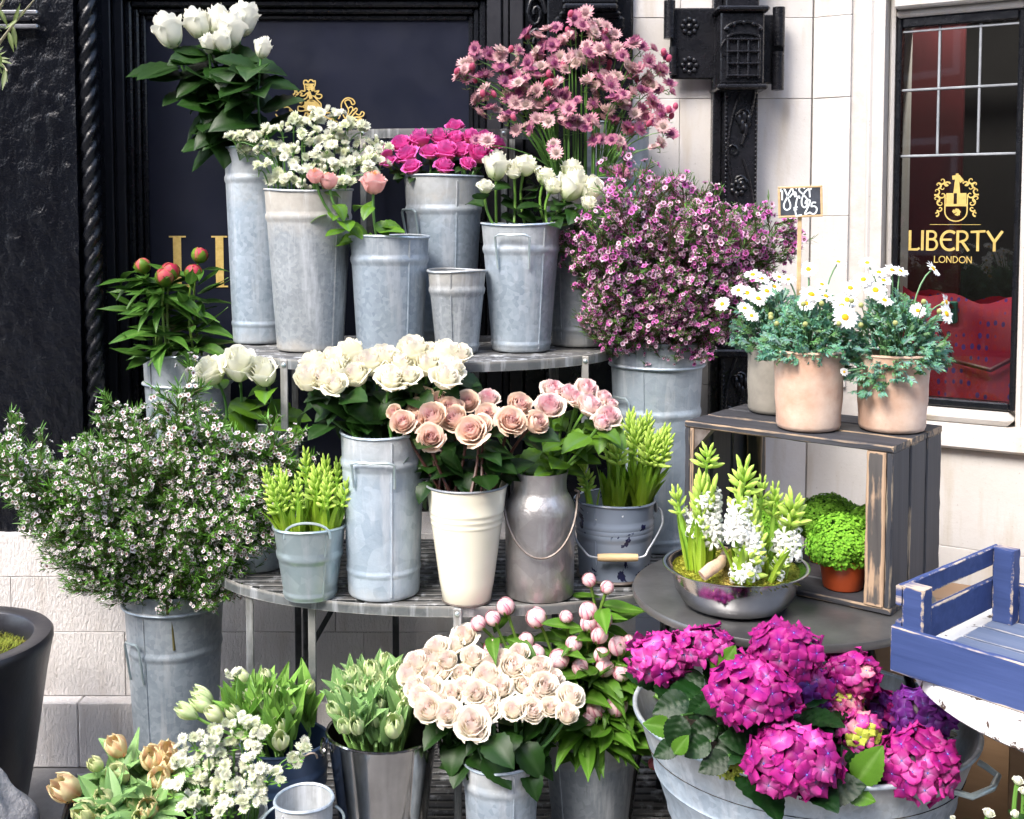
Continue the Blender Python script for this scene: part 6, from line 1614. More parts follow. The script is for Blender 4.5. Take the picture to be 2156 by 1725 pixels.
for i, (tp, ft, w, op, lo, sl, lv, lab) in enumerate(hyl):
    f_ = PZ(ft[0], ft[1], mz + .004); Y = f_.y
    x, y = f_.x - bowl.location.x, f_.y - bowl.location.y; r = math.hypot(x, y)
    if r > Rm * .85: f_.x, f_.y = bowl.location.x + x * Rm * .85 / r, bowl.location.y + y * Rm * .85 / r
    h_ = hyacinth(V((f_.x, f_.y, mz - .006)), P(tp[0], tp[1], f_.y), w, random.Random(200 + i), 'white hyacinths in the steel bowl', f_.y, op, lo, lv, (.12 if i < 5 else .10) * (1.15 if i in (5, 6, 7) else 1), sl)
    h_['label'] = lab
rt_ = thing('root', 'bare pinkish brown root lying on the moss in the steel bowl', 'root', PZ(1505, 1195, mz + .02))
o_ = rt_.location
m = MB(); pts = [PZ(1478, 1213, mz + .012), PZ(1500, 1196, mz + .026), PZ(1518, 1184, mz + .032), P(1524, 1168, 2.41), P(1528, 1152, 2.41)]
m.tube([p - V(o_) for p in pts], [.012, .014, .011, .007, .005], 8); part('body', m.mesh('body', MAT['bark']), rt_)

# ---- baby's tears in orange pots inside the crate
def tears(label, u, v, rad, tint, seed, wob=1.0):
    p = crate_pt(u, v); rng = random.Random(seed)
    pot = thing('plant_pot', label[0], 'pot', p, 'orange plastic pots in the crate')
    ph = .075; m = MB(); m.lathe([(.001, .001), (.040, .001), (.042, .004), (.050, ph - .016), (.0535, ph - .015), (.0545, ph), (.0525, ph), (.050, ph - .012), (.001, ph - .012)], 36); part('body', m.mesh('body', MAT['plastic_pot']), pot)
    m = MB(); cz = ph + rad * .30
    m.ell((0, 0, cz), (rad * .90, rad * .90, rad * .72), 16, 10, (.03, .09, .012))
    for i in range(5200):
        a = rng.uniform(0, 2 * pi); t = math.acos(rng.uniform(-.65, 1)); k = 1 + .22 * noise.noise(V((cos(a) * 1.6 * sin(t), sin(a) * 1.6 * sin(t), cos(t) * 1.6 + seed))) + .10 * noise.noise(V((cos(a) * 5 * sin(t), sin(a) * 5 * sin(t), cos(t) * 5 + seed))) + rng.uniform(-.05, .07)
        n = V((sin(t) * cos(a), sin(t) * sin(a), cos(t) * .80)); q = V((0, 0, cz)) + n * rad * k
        if q.z < ph - .014 and math.hypot(q.x, q.y) < .056: continue
        nn = (n.normalized() + V((rng.uniform(-.7, .7), rng.uniform(-.7, .7), rng.uniform(-.3, .9)))).normalized(); X = nn.orthogonal().normalized(); Y = nn.cross(X); s_ = rng.uniform(.0022, .0040)
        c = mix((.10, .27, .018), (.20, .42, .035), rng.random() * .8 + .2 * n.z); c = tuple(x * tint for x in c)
        m.add([q + (X * cos(z) + Y * sin(z)) * s_ for z in (0, 1.05, 2.09, 3.14, 4.19, 5.24)], [(0, 1, 2, 3), (0, 3, 4, 5)], c)
    pl_ = D.objects.new('mossy_plant', m.mesh('mossy_plant', MAT['moss'])); link(pl_); pl_.location = p; pl_['label'] = label[1]; pl_['category'] = 'plant'; pl_['group'] = 'baby tears mounds in the crate'
tears(('orange plastic pot standing in front inside the dark crate', 'bright round cushion of tiny leaves bulging over the front orange pot'), .352, .075, .072, 1.0, 1)
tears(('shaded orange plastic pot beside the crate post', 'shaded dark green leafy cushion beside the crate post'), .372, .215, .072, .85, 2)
tears(('orange plastic pot hidden at the back of the crate', 'small leafy cushion rising behind the front one in the crate'), .25, .235, .070, .95, 3)
tears(('orange plastic pot behind the bowl inside the crate', 'leafy cushion peeping between the hyacinth stems behind the bowl'), .15, .12, .068, .95, 4)

# ---- daisies
def daisy_mesh(seed):
    rng = random.Random(seed); m = MB(); n = 19
    for layer in range(2):
        for k in range(n if layer == 0 else 9):
            a = 2 * pi * k / (n if layer == 0 else 9) + rng.uniform(-.08, .08); ln = rng.uniform(.92, 1.04); dr = rng.uniform(-.14, .06)
            def f(u, v, a=a, ln=ln, dr=dr):
                r = .12 + (.38 * ln) * v; w = .068 * min(1, .5 + v * 1.5) * (1 - v ** 5) ** .5
                return V((r * cos(a) - u * w * sin(a), r * sin(a) + u * w * cos(a), .03 + .05 * sin(v * 2.2) + dr * v * v + .006 * u + .008 * layer))
            m.grid(f, 2, 4, (.86, .86, .86))
    d = MB()
    d.ell((0, 0, .045), (.135, .135, .075), 14, 8, (.74, .46, .015))
    for i in range(60):
        a = i * 2.4; r = .128 * math.sqrt(i / 60); d.ell((r * cos(a), r * sin(a), .045 + .075 * math.sqrt(max(0, 1 - (r / .14) ** 2))), .013, 5, 3, (.80, .55, .03))
    return m.mesh('petals', MAT['petal']), d.mesh('yellow_disc', MAT['petal'])
DAISY = [daisy_mesh(i) for i in range(3)]
def frond(m, p, d, up, L, rng, c):
    d = d.normalized(); X = d.cross(up); X = X.normalized() if X.length > 1e-3 else d.orthogonal().normalized(); U = X.cross(d)
    def blade(p0, dd, l_, w):
        s_ = dd.cross(U).normalized() * w
        cc = tuple(x * rng.uniform(.8, 1.2) for x in c)
        m.add([p0 - s_ * .5, p0 + s_ * .5, p0 + dd * l_ * .65 + s_ + U * .002, p0 + dd * l_ - U * .003, p0 + dd * l_ * .65 - s_ + U * .002], [(0, 1, 2, 4), (4, 2, 3)], cc)
    blade(p, d, L, .0026)
    for k, f in enumerate((.35, .35, .55, .55, .75, .75)):
        s_ = 1 if k % 2 else -1
        dd = (d + X * s_ * rng.uniform(.6, 1.0)).normalized(); blade(p + d * L * f, dd, L * (.55 - .25 * f) * rng.uniform(.8, 1.2), .0022)
def daisy_plant(key, label, heads, rx, rz, hang, seed, nfr, lean=(0, 0)):
    b = BK[key]; rng = random.Random(seed)
    base = V((b['x'], b['y'], b['top'] - .016)); th = thing('daisy_plant', label, 'daisy plant', base, 'daisies on the crate')
    m = MB()
    for i in range(nfr):
        a = rng.uniform(0, 2 * pi); t = math.acos(1 - rng.random() ** .9 * 1.05); k = rng.uniform(.62, 1.0)
        n = V((sin(t) * cos(a), sin(t) * sin(a), cos(t)))
        q = V((n.x * rx * k + lean[0], n.y * rx * .85 * k, n.z * rz * k + .012 - hang(a) * (sin(t) ** 4) * k))
        d = V((n.x * .9, n.y * .9, n.z * .7 + .15 - .9 * hang(a) / .05 * .25 * sin(t) ** 4)) + V((rng.uniform(-.5, .5), rng.uniform(-.5, .5), rng.uniform(-.35, .4)))
        c = mix((.085, .235, .165), (.17, .34, .25), rng.random()) if rng.random() < .75 else (.08, .21, .075)
        frond(m, q - d.normalized() * .02, d, V((n.x, n.y - .2, n.z + .5)), rng.uniform(.022, .036), rng, c)
    for i in range(40):
        a = rng.uniform(0, 2 * pi); q = V((cos(a) * rx * .7 * rng.random(), sin(a) * rx * .6 * rng.random(), rz * .6)); m.tube([V((q.x * .3, q.y * .3, 0)), q * .7, q], .0016, 4, (.06, .15, .07), cap=False)
    part('foliage', m.mesh('foliage', MAT['needle']), th, kind='stuff')
    for i, (px, py, sz, fx, fz) in enumerate(heads):
        t = (py - min(h[1] for h in heads)) / 200
        Y = b['y'] + .05 - .13 * min(1, max(0, (py - 545) / 130)) + rng.uniform(-.01, .01); c = P(px, py, Y) - base
        ax = V((fx, -.75, fz)).normalized()
        me, di = DAISY[i % 3]; M = orient(c, ax, m2(sz, Y), rng.uniform(0, 6))
        st_ = MB(); f0 = V((c.x * .4, (Y - b['y']) * .4, 0)); st_.tube(bez(f0, f0 + V((0, 0, c.z * .8)), c - ax * .002, 7), .0018, 5, (.11, .22, .10)); so = part('flower_stalk', st_.mesh('flower_stalk', MAT['stem']), th)
        fo = part('petals', me, so, M); part('yellow_disc', di, so, M)
    for i in range(9):
        a = rng.uniform(0, 2 * pi); q = V((cos(a) * rx * .8, sin(a) * rx * .6 - .02, rz * rng.uniform(.5, 1.05))); mb = MB(); mb.ell((0, 0, 0), (.006, .006, .006), 8, 5, (.40, .42, .16)); mb.tube([(0, 0, 0), (-q.x * .2, -q.y * .2, -.04)], .0013, 4, (.11, .22, .10)); part('bud', mb.mesh('bud', MAT['petal']), th, at(q))
H1 = [(1702, 568, 40, -.1, .6), (1708, 622, 52, .1, 1.1), (1738, 625, 40, .4, 1.2), (1697, 640, 38, -.1, .5), (1660, 590, 34, -.3, 1.3), (1765, 553, 36, .2, 1.6), (1790, 608, 44, .0, .9), (1783, 633, 48, -.1, .7), (1772, 645, 44, .1, .6), (1779, 669, 56, -.05, .35), (1730, 600, 34, .3, 1.0)]
H3 = [(1585, 580, 40, -.2, 1.5), (1603, 588, 38, .2, 1.3), (1573, 618, 40, -.1, .7), (1596, 630, 40, .1, .7), (1614, 614, 40, .2, .8), (1568, 650, 34, .0, .9), (1521, 641, 36, -.5, .6), (1640, 585, 36, .4, 1.3), (1630, 605, 36, .2, 1.0), (1555, 612, 34, -.4, .8), (1582, 666, 34, .1, .8)]
H2 = [(1843, 612, 50, -.1, .6), (1862, 634, 40, .2, 1.3), (1826, 555, 38, -.2, 1.4), (1878, 570, 38, .1, 1.2), (1895, 572, 36, .4, 1.2), (1963, 567, 40, 1.0, .9), (1990, 637, 40, 1.2, .4), (1991, 662, 46, .7, .4), (1932, 655, 36, -.1, .5), (1850, 575, 40, 0, 1.3), (1818, 590, 44, -.3, .9), (1860, 592, 36, .1, 1.2), (1778, 783, 20, -.6, -.3)]
daisy_plant('P3', 'daisy plant in the grey green pot, leaning towards the purple waxflower', H3, .105, .125, lambda a: .02, 301, 420, (-.012, 0))
daisy_plant('P1', 'daisy plant in the middle terracotta pot holding the price sign', H1, .112, .125, lambda a: .018, 302, 640)
daisy_plant('P2', 'daisy plant trailing over the terracotta pot beside the shop window', H2, .122, .135, lambda a: .075 * max(0, cos(a - 3.7)) ** 2 + .02, 303, 680)

# ---- hydrangeas
def hfloret(seed, c0, c1, eye):
    rng = random.Random(seed); m = MB()
    for k in range(4):
        a = k * pi / 2 + rng.uniform(-.12, .12); s_ = rng.uniform(.88, 1.08); tl_ = rng.uniform(-.05, .16)
        def f(u, v, a=a, s_=s_, tl_=tl_):
            r = .04 + .50 * s_ * v; w = .31 * s_ * sin(pi * (.05 + .90 * v ** .92)) ** .95
            if v > .98: w = .012
            return V((r * cos(a) - u * w * sin(a), r * sin(a) + u * w * cos(a), .06 * v + tl_ * v * v + .07 * (1 - u * u) * (1 - v) + .06 * sin(u * 2 + k) * v - .10 * abs(u) ** 2 * v + .012 * k))
        m.grid(f, 4, 5, lambda u, v: mix(mix(c0, c1, v * .9 + .1 * abs(u)), eye, max(0, .30 - v) * 1.6))
    m.ell((0, 0, .05), (.055, .055, .04), 7, 4, (.10, .12, .62)); m.ell((.012, -.01, .075), .022, 5, 3, (.6, .62, .75))
    return m.mesh('floret', MAT['floret'])
HY = {
 'magenta': [hfloret(i, (.27, .008, .15), (.40, .016, .20), (.20, .03, .36)) for i in range(3)],
 'pink': [hfloret(10 + i, (.50, .09, .33), (.50, .022, .25), (.50, .40, .62)) for i in range(3)],
 'violet': [hfloret(20 + i, (.17, .028, .30), (.21, .03, .28), (.28, .24, .55)) for i in range(3)],
 'lime': [hfloret(30 + i, (.46, .52, .06), (.50, .56, .10), (.40, .50, .06)) for i in range(2)],
 'mixed': [hfloret(40, (.46, .52, .06), (.50, .56, .10), (.4, .5, .06)), hfloret(41, (.68, .42, .40), (.60, .10, .26), (.7, .6, .4)), hfloret(42, (.62, .14, .34), (.60, .06, .26), (.6, .5, .5))]}
def hydrangea(label, c, w, h, Y, kinds, seed, fl=.040, nleaf=3, cam_=.55, n=None):
    rng = random.Random(seed)
    ctr = P(c[0], c[1], Y); rx, rz = m2(w, Y) / 2 * .90, m2(h, Y) / 2 * .92
    q = V((ctr.x - TUBC.x, ctr.y - TUBC.y, 0)); k = min(1, .20 / max(.001, q.length))
    foot = V((TUBC.x + q.x * k, TUBC.y + q.y * k, TZ1 - .062)); th = thing('hydrangea', label, 'hydrangea', foot, 'hydrangeas in the zinc tub')
    L = at(-foot); cl = ctr - foot
    m = MB(); m.tube(bez(V((0, 0, 0)), V((cl.x * .2, cl.y * .2, cl.z * .6)), cl, 8), .0045, 6, (.05, .13, .03)); part('stem', m.mesh('stem', MAT['stem']), th)
    ry = (rx + rz) / 2 * .85
    m = MB(); m.ell((0, 0, 0), (rx * .80, ry * .80, rz * .80), 14, 10, (.06, .03, .05)); hd_ = part('flower_head', m.mesh('flower_head', MAT['leaf']), th, at(cl))
    area = 4 * pi * ((rx * ry) ** 1.6 / 3 + (rx * rz) ** 1.6 / 3 + (ry * rz) ** 1.6 / 3) ** (1 / 1.6)
    N = n or max(16, int(area * 1.05 / (fl * fl * .40)))
    gld = pi * (3 - math.sqrt(5))
    for i in range(N):
        y = 1 - 2 * (i + .5) / N; r = math.sqrt(1 - y * y); a = gld * i
        d = V((r * cos(a), r * sin(a), y))
        d = (d + V((rng.uniform(-.14, .14), rng.uniform(-.14, .14), rng.uniform(-.14, .14)))).normalized()
        if d.y > .35 and d.z < .2 or d.z < -.80: continue
        p = V((d.x * rx, d.y * ry, d.z * rz)) * (rng.uniform(.90, 1.07) + .20 * noise.noise(d * 1.9 + V((seed * 3.1, 0, 0))))
        nn = V((d.x / rx, d.y / ry, d.z / rz)).normalized() + V((rng.uniform(-.5, .5), rng.uniform(-.5, .5), rng.uniform(-.3, .5)))
        kn = kinds[rng.randrange(len(kinds))]
        if kn == 'magenta' and rng.random() < .10: kn = 'pink'
        part('floret', rng.choice(HY[kn]), hd_, orient(p, nn, fl * rng.uniform(.85, 1.2), rng.uniform(0, 6)))
    for i in range(nleaf):
        a = rng.uniform(0, 2 * pi); d = V((cos(a), sin(a) * .8 - .35, rng.uniform(-.1, .35))).normalized()
        t = rng.uniform(.35, .8); p = cl * t + d * .02
        part('leaf', rng.choice(LEAF['hydrangea']), th, leaf_at(p, d, V((rng.uniform(-.3, .3), -.4, 1)), rng.uniform(.095, .135)))
    return th
M_, PK, VI = 'magenta', 'pink', 'violet'
hydrangea('pink lilac hydrangea head nearest the peony buds, with white eyed florets', Z9m(30, 790)[:2], 150, 105, 2.24, [PK, PK, M_], 1, .038)
hydrangea('pale pink lilac hydrangea head beside the upright light green leaf', Z9m(300, 705)[:2], 125, 72, 2.20, [PK, PK, M_], 2, .036)
hydrangea('uppermost magenta hydrangea head below the table edge', Z9m(755, 745)[:2], 172, 112, 2.065, [M_], 3, .040)
hydrangea('big magenta hydrangea head in the middle below the uppermost one', Z9m(570, 985)[:2], 200, 142, 2.03, [M_, M_, M_, PK], 4, .041)
hydrangea('magenta hydrangea head behind, beside the blue crate corner', Z9m(1140, 880)[:2], 116, 106, 2.16, [M_, PK, 'mixed'], 5, .038)
hydrangea('dark purple hydrangea head deep in the gap between the magenta ones', Z9m(925, 975)[:2], 95, 85, 2.14, [VI, M_], 6, .036)
hydrangea('pink and lime unripe hydrangea head in the middle of the tub', Z9m(1090, 1040)[:2], 95, 75, 2.15, ['mixed'], 7, .030, 1)
hydrangea('lower pink and lime hydrangea head behind the bright leaf', Z9m(1190, 1220)[:2], 92, 88, 2.10, ['mixed', 'mixed', PK], 8, .030, 2)
hydrangea('dark violet hydrangea head at the window side of the tub', Z9m(1560, 1120)[:2], 145, 118, 2.20, [VI], 9, .040)
hydrangea('purple hydrangea head half hidden behind the pink and lime one', Z9m(1310, 1090)[:2], 75, 80, 2.22, [VI, M_], 10, .036, 1)
hydrangea('magenta hydrangea head hanging over the front rim of the tub', Z9m(800, 1385)[:2], 208, 150, 1.98, [M_, M_, M_, PK], 11, .042)
hydrangea('magenta pink hydrangea head inside the tub beside its wire handle', Z9m(1540, 1400)[:2], 172, 150, 2.03, [M_, M_, PK], 12, .039)
hydrangea('small lime green hydrangea head at the front rim of the tub', Z9m(450, 1405)[:2], 72, 72, 2.07, ['lime'], 13, .017, 2)
# loose leafy shoots between the heads
def shoot(label, pts, set_, seed, sz):
    rng = random.Random(seed)
    c0 = pts[0]; f = V((TUBC.x + (c0[0] - 1705) * .0006, TUBC.y - .03, TZ1 - .06)); th = thing('hydrangea_shoot', label, 'leafy shoot', f, 'leafy hydrangea shoots in the tub')
    top = None
    for (px, py, Y, ang, s_, st_) in pts:
        c = P(px, py, Y) - f; a = math.radians(ang); d = V((cos(a), -.30, sin(a)))
        tip_ = c - d.normalized() * m2(s_, Y) * .5
        part('leaf', rng.choice(LEAF[st_]), th, leaf_at(tip_, d, V((rng.uniform(-.2, .2), -1.0, .75)), m2(s_, Y)))
        top = tip_ if top is None else top
        m = MB(); m.tube(bez(V((0, 0, 0)), V((tip_.x * .3, tip_.y * .3, tip_.z * .7)), tip_, 6), .0028, 5, (.06, .15, .03)); part('stem', m.mesh('stem', MAT['stem']), th)
HD, HB = 'hydrangea', 'hydrangea_bright'
def hl(x, y, Y, ang, s, st): q = Z9m(x, y, s); return (q[0], q[1], Y, ang, q[2], st)
shoot('dark crinkled hydrangea leaves at the peony side of the tub', [hl(190, 930, 2.20, 200, 210, HD), hl(90, 1060, 2.12, 190, 240, HD), hl(250, 1080, 2.10, 215, 190, HD), hl(270, 1210, 2.06, 190, 210, HD), hl(120, 1230, 2.05, 250, 230, HD), hl(20, 1180, 2.08, 160, 200, HB), hl(240, 1310, 2.04, 200, 190, HD), hl(150, 1290, 2.03, 60, 150, HB), hl(360, 1000, 2.12, 240, 180, HD), hl(340, 880, 2.22, 260, 190, HD), hl(60, 1320, 2.05, 200, 170, HD)], HD, 1, .1)
shoot('upright pale green hydrangea leaf between the two upper pink heads', [hl(410, 810, 2.16, 70, 240, HB)], HB, 2, .1)
shoot('large dark ribbed hydrangea leaves in the middle of the tub', [hl(780, 1190, 2.06, 25, 290, HD), hl(490, 1260, 2.04, 160, 240, HD), hl(340, 1400, 2.03, 200, 210, HD), hl(980, 1140, 2.12, 10, 190, HD), hl(640, 1180, 2.06, 210, 200, HD), hl(900, 1100, 2.14, 120, 180, HD), hl(560, 1230, 2.08, 90, 180, HD)], HD, 3, .1)
shoot('bright pointed hydrangea leaf with dark lower leaves at the front rim', [hl(1250, 1410, 1.99, 65, 290, HB), hl(1090, 1540, 1.985, 15, 290, HD), hl(1200, 1590, 1.985, -10, 190, HB), hl(1020, 1570, 2.0, 190, 190, HD), hl(1130, 1370, 2.05, 100, 150, HD), hl(1420, 1040, 2.24, 60, 130, HB)], HD, 4, .1)

# ---- astrantia
def astrantia_head(seed, bract0, bract1, pin, nb=15):
    rng = random.Random(seed); m = MB()
    for layer in range(2):
        for k in range(nb):
            a = 2 * pi * (k + .5 * layer) / nb + rng.uniform(-.06, .06); ln = rng.uniform(.86, 1.05) * (1 if layer == 0 else .88); up_ = rng.uniform(.10, .30) + .1 * layer
            def f(u, v, a=a, ln=ln, up_=up_):
                r = .04 + .46 * ln * v; w = .075 * (sin(pi * (.18 + .78 * v))) ** .8
                return V((r * cos(a) - u * w * sin(a), r * sin(a) + u * w * cos(a), up_ * v * .6 + .015 * layer))
            m.grid(f, 1, 3, lambda u, v: mix(bract0, bract1, v))
    for i in range(34):
        a = i * 2.4; r = .24 * math.sqrt(i / 34); h = .13 + .16 * math.sqrt(max(0, 1 - (r / .26) ** 2)) + rng.uniform(-.02, .03)
        p = V((r * cos(a), r * sin(a), h)); q = p * .45
        m.add([q + V((-.008, 0, 0)), q + V((.008, 0, 0)), p + V((.016, 0, -.012)), p + V((0, 0, .012)), p + V((-.016, 0, -.012))], [(0, 1, 2, 4), (4, 2, 3)], pin)
        m.add([q + V((0, -.008, 0)), q + V((0, .008, 0)), p + V((0, .016, -.012)), p + V((0, 0, .012)), p + V((0, -.016, -.012))], [(0, 1, 2, 4), (4, 2, 3)], pin)
    m.ell((0, 0, .05), (.19, .19, .12), 8, 4, tuple(x * .8 for x in pin))
    return m.mesh('flower_head', MAT['petal'])
AS = {'pink': [astrantia_head(1, (.66, .56, .47), (.62, .32, .38), (.52, .32, .34)), astrantia_head(2, (.64, .42, .42), (.50, .18, .27), (.36, .09, .22)), astrantia_head(3, (.66, .58, .50), (.58, .34, .37), (.50, .38, .34)), astrantia_head(4, (.55, .28, .33), (.42, .12, .23), (.30, .07, .20))],
      'white': [astrantia_head(5, (.66, .70, .48), (.80, .80, .66), (.80, .79, .66)), astrantia_head(6, (.58, .65, .38), (.74, .76, .58), (.70, .72, .52)), astrantia_head(7, (.68, .70, .52), (.80, .80, .70), (.76, .75, .66))]}
def abud(c):
    m = MB(); m.ell((0, 0, .35), (.26, .26, .36), 8, 6, c); return m.mesh('bud', MAT['petal'])
ABUD = {'pink': abud((.50, .10, .18)), 'white': abud((.74, .76, .60))}
def inside(p, poly):
    x, y = p; c = False; j = len(poly) - 1
    for i in range(len(poly)):
        xi, yi = poly[i]; xj, yj = poly[j]
        if (yi > y) != (yj > y) and x < (xj - xi) * (y - yi) / (yj - yi) + xi: c = not c
        j = i
    return c
def scatter(poly, n, rng, dens=None):
    xs, ys = [p[0] for p in poly], [p[1] for p in poly]; pts = []
    while len(pts) < n:
        best = None
        for _ in range(12):
            while True:
                p = (rng.uniform(min(xs), max(xs)), rng.uniform(min(ys), max(ys)))
                if inside(p, poly) and (dens is None or rng.random() < dens(p)): break
            d = min([(p[0] - q[0]) ** 2 + (p[1] - q[1]) ** 2 for q in pts] or [1e9])
            if best is None or d > best[0]: best = (d, p)
        pts.append(best[1])
    return pts
def astrantia_bunch(key, poly, n, col, sz, seed, noun, where, group, depth, heads=3, cluster=22, nl=4, upface=.7, ymin=-9, k=.9, arch=.55, extra=()):
    b = BK[key]; rng = random.Random(seed); items = []
    ys = [p[1] for p in poly]; y0, y1 = min(ys), max(ys)
    for (px, py) in list(extra) + scatter(poly, n - len(extra), rng):
        t = (py - y0) / (y1 - y0)
        Y = max(ymin, b['y'] + depth * (.75 - 1.6 * t) + rng.uniform(-.035, .035)); Y = min(Y, 3.36)
        c = P(px, py, Y); mp = mouth_pt(b, c, k * rng.uniform(.6, 1)); bp = base_pt(b, mp, rng)
        th = thing('astrantia', 'x', 'astrantia', bp, group)
        ctrl = V((mp.x + (c.x - mp.x) * .35, mp.y + (c.y - mp.y) * .35, mp.z + (c.z - mp.z) * arch * 1.35))
        m = MB(); pts = [bp] + bez(mp, ctrl, c - V((0, 0, .012)), 7); m.tube([p - bp for p in pts], [.0022] * 5 + [.0019, .0016, .0015, .0013], 5, (.07, .17, .03))
        ctr = c - V((0, 0, .028)); offs = []
        for h in range(heads):
            a = rng.uniform(0, 2 * pi) if h else 0; r = 0 if h == 0 else m2(cluster, Y) * rng.uniform(.7, 1.2)
            q = c + V((r * cos(a), r * sin(a) * .7 - .004, r * rng.uniform(-.7, .5) if h else 0)); offs.append(q)
            if h: m.tube([p - bp for p in bez(ctr, ctr + V((0, 0, .018)), q, 4)], .0011, 4, (.09, .20, .035))
        for q_ in range(nl):
            a = q_ * 1.7 + rng.random(); s_ = V((-sin(a), cos(a), 0)) * .004; d = V((cos(a), sin(a) - .2, .15)) * rng.uniform(.014, .026); p = ctr - bp
            m.add([p, p + d * .6 + s_, p + d, p + d * .6 - s_], [(0, 1, 2, 3)], (.16, .34, .05))
        part('stem', m.mesh('stem', MAT['stem']), th)
        for h, q in enumerate(offs):
            if h and rng.random() < .22: part('bud', ABUD[col], th, orient(q - bp, (rng.uniform(-.6, .6), -.3, .8), m2(sz, Y) * .6)); continue
            o = V((c.x - b['x'], 0, 0)) * 1.6
            d = V((o.x + rng.uniform(-.8, .8), -rng.uniform(.1, 1.0), rng.uniform(-.15, 1.0) * upface + .25))
            part('flower_head', rng.choice(AS[col]), th, orient(q - bp, d, m2(sz, Y) * rng.uniform(.75, 1.12), rng.uniform(0, 6)))
        items.append((th, (px, py)))
    label_rows(items, noun, where, 7)
PINKP = [(975, 150), (1010, 100), (1075, 108), (1125, 95), (1160, 62), (1210, 55), (1262, 60), (1300, 95), (1370, 100), (1418, 135), (1425, 200), (1410, 265), (1340, 285), (1300, 310), (1250, 290), (1180, 270), (1120, 275), (1060, 240), (1000, 232), (990, 190)]
astrantia_bunch('B6', PINKP, 88, 'pink', 38, 50, 'dusky pink astrantia stem', 'in the shaded back bucket', 'dusky pink astrantias', .10, 3, 24, 4, arch=.62, extra=[(1110, 72), (1212, 40), (1275, 58), (972, 150), (1020, 295), (1165, 318), (1300, 360), (1390, 300)])
WHITEP = [(490, 290), (520, 268), (575, 265), (640, 250), (690, 250), (760, 268), (795, 300), (800, 345), (770, 372), (690, 385), (620, 388), (560, 372), (530, 330)]
astrantia_bunch('B2', WHITEP, 46, 'white', 27, 51, 'white astrantia stem', 'in the stained tapered bucket', 'white astrantias in the tall bucket', .075, 5, 20, 4, extra=[(668, 240), (705, 236), (497, 290), (800, 335)], arch=.7)
LOWP = [(395, 1560), (440, 1530), (500, 1512), (548, 1520), (560, 1560), (552, 1610), (560, 1660), (520, 1700), (440, 1722), (400, 1690), (380, 1610)]
astrantia_bunch('G8', LOWP, 40, 'white', 28, 52, 'white astrantia stem', 'in the lowest bunch', 'white astrantias in the low bunch', .09, 5, 20, 4, upface=1.0, extra=[(630, 1572), (618, 1590), (585, 1622), (365, 1650), (512, 1512), (500, 1415)])

# ---- waxflower
def wax_blossom(seed, c0, c1, ring, eye):
    rng = random.Random(seed); m = MB()
    for k in range(5):
        a = k * 1.2566
        def f(u, v, a=a):
            r = .12 + .38 * v; w = .25 * sin(pi * (.12 + .80 * v)) ** .7
            return V((r * cos(a) - u * w * sin(a), r * sin(a) + u * w * cos(a), .10 + .16 * v * v))
        m.grid(f, 2, 3, lambda u, v: mix(c0, c1, v))
    m.lathe([(.20, .12), (.22, .17), (.17, .17), (.10, .12), (.03, .13)], 9, ring)
    m.ell((0, 0, .13), (.085, .085, .05), 6, 3, eye); m.ell((0, 0, .0), (.16, .16, .14), 7, 4, (.16, .20, .07))
    return m.mesh('blossom', MAT['petal'])
WXW = [wax_blossom(1, (.70, .60, .62), (.82, .80, .80), (.20, .05, .07), (.34, .36, .14)), wax_blossom(2, (.72, .66, .66), (.84, .82, .82), (.30, .10, .12), (.30, .34, .12))]
WXP = [wax_blossom(3, (.74, .40, .60), (.80, .48, .68), (.14, .014, .06), (.55, .50, .35)), wax_blossom(4, (.74, .52, .62), (.78, .56, .68), (.26, .03, .11), (.65, .56, .44)), wax_blossom(5, (.62, .13, .44), (.70, .20, .54), (.16, .01, .07), (.4, .2, .25))]
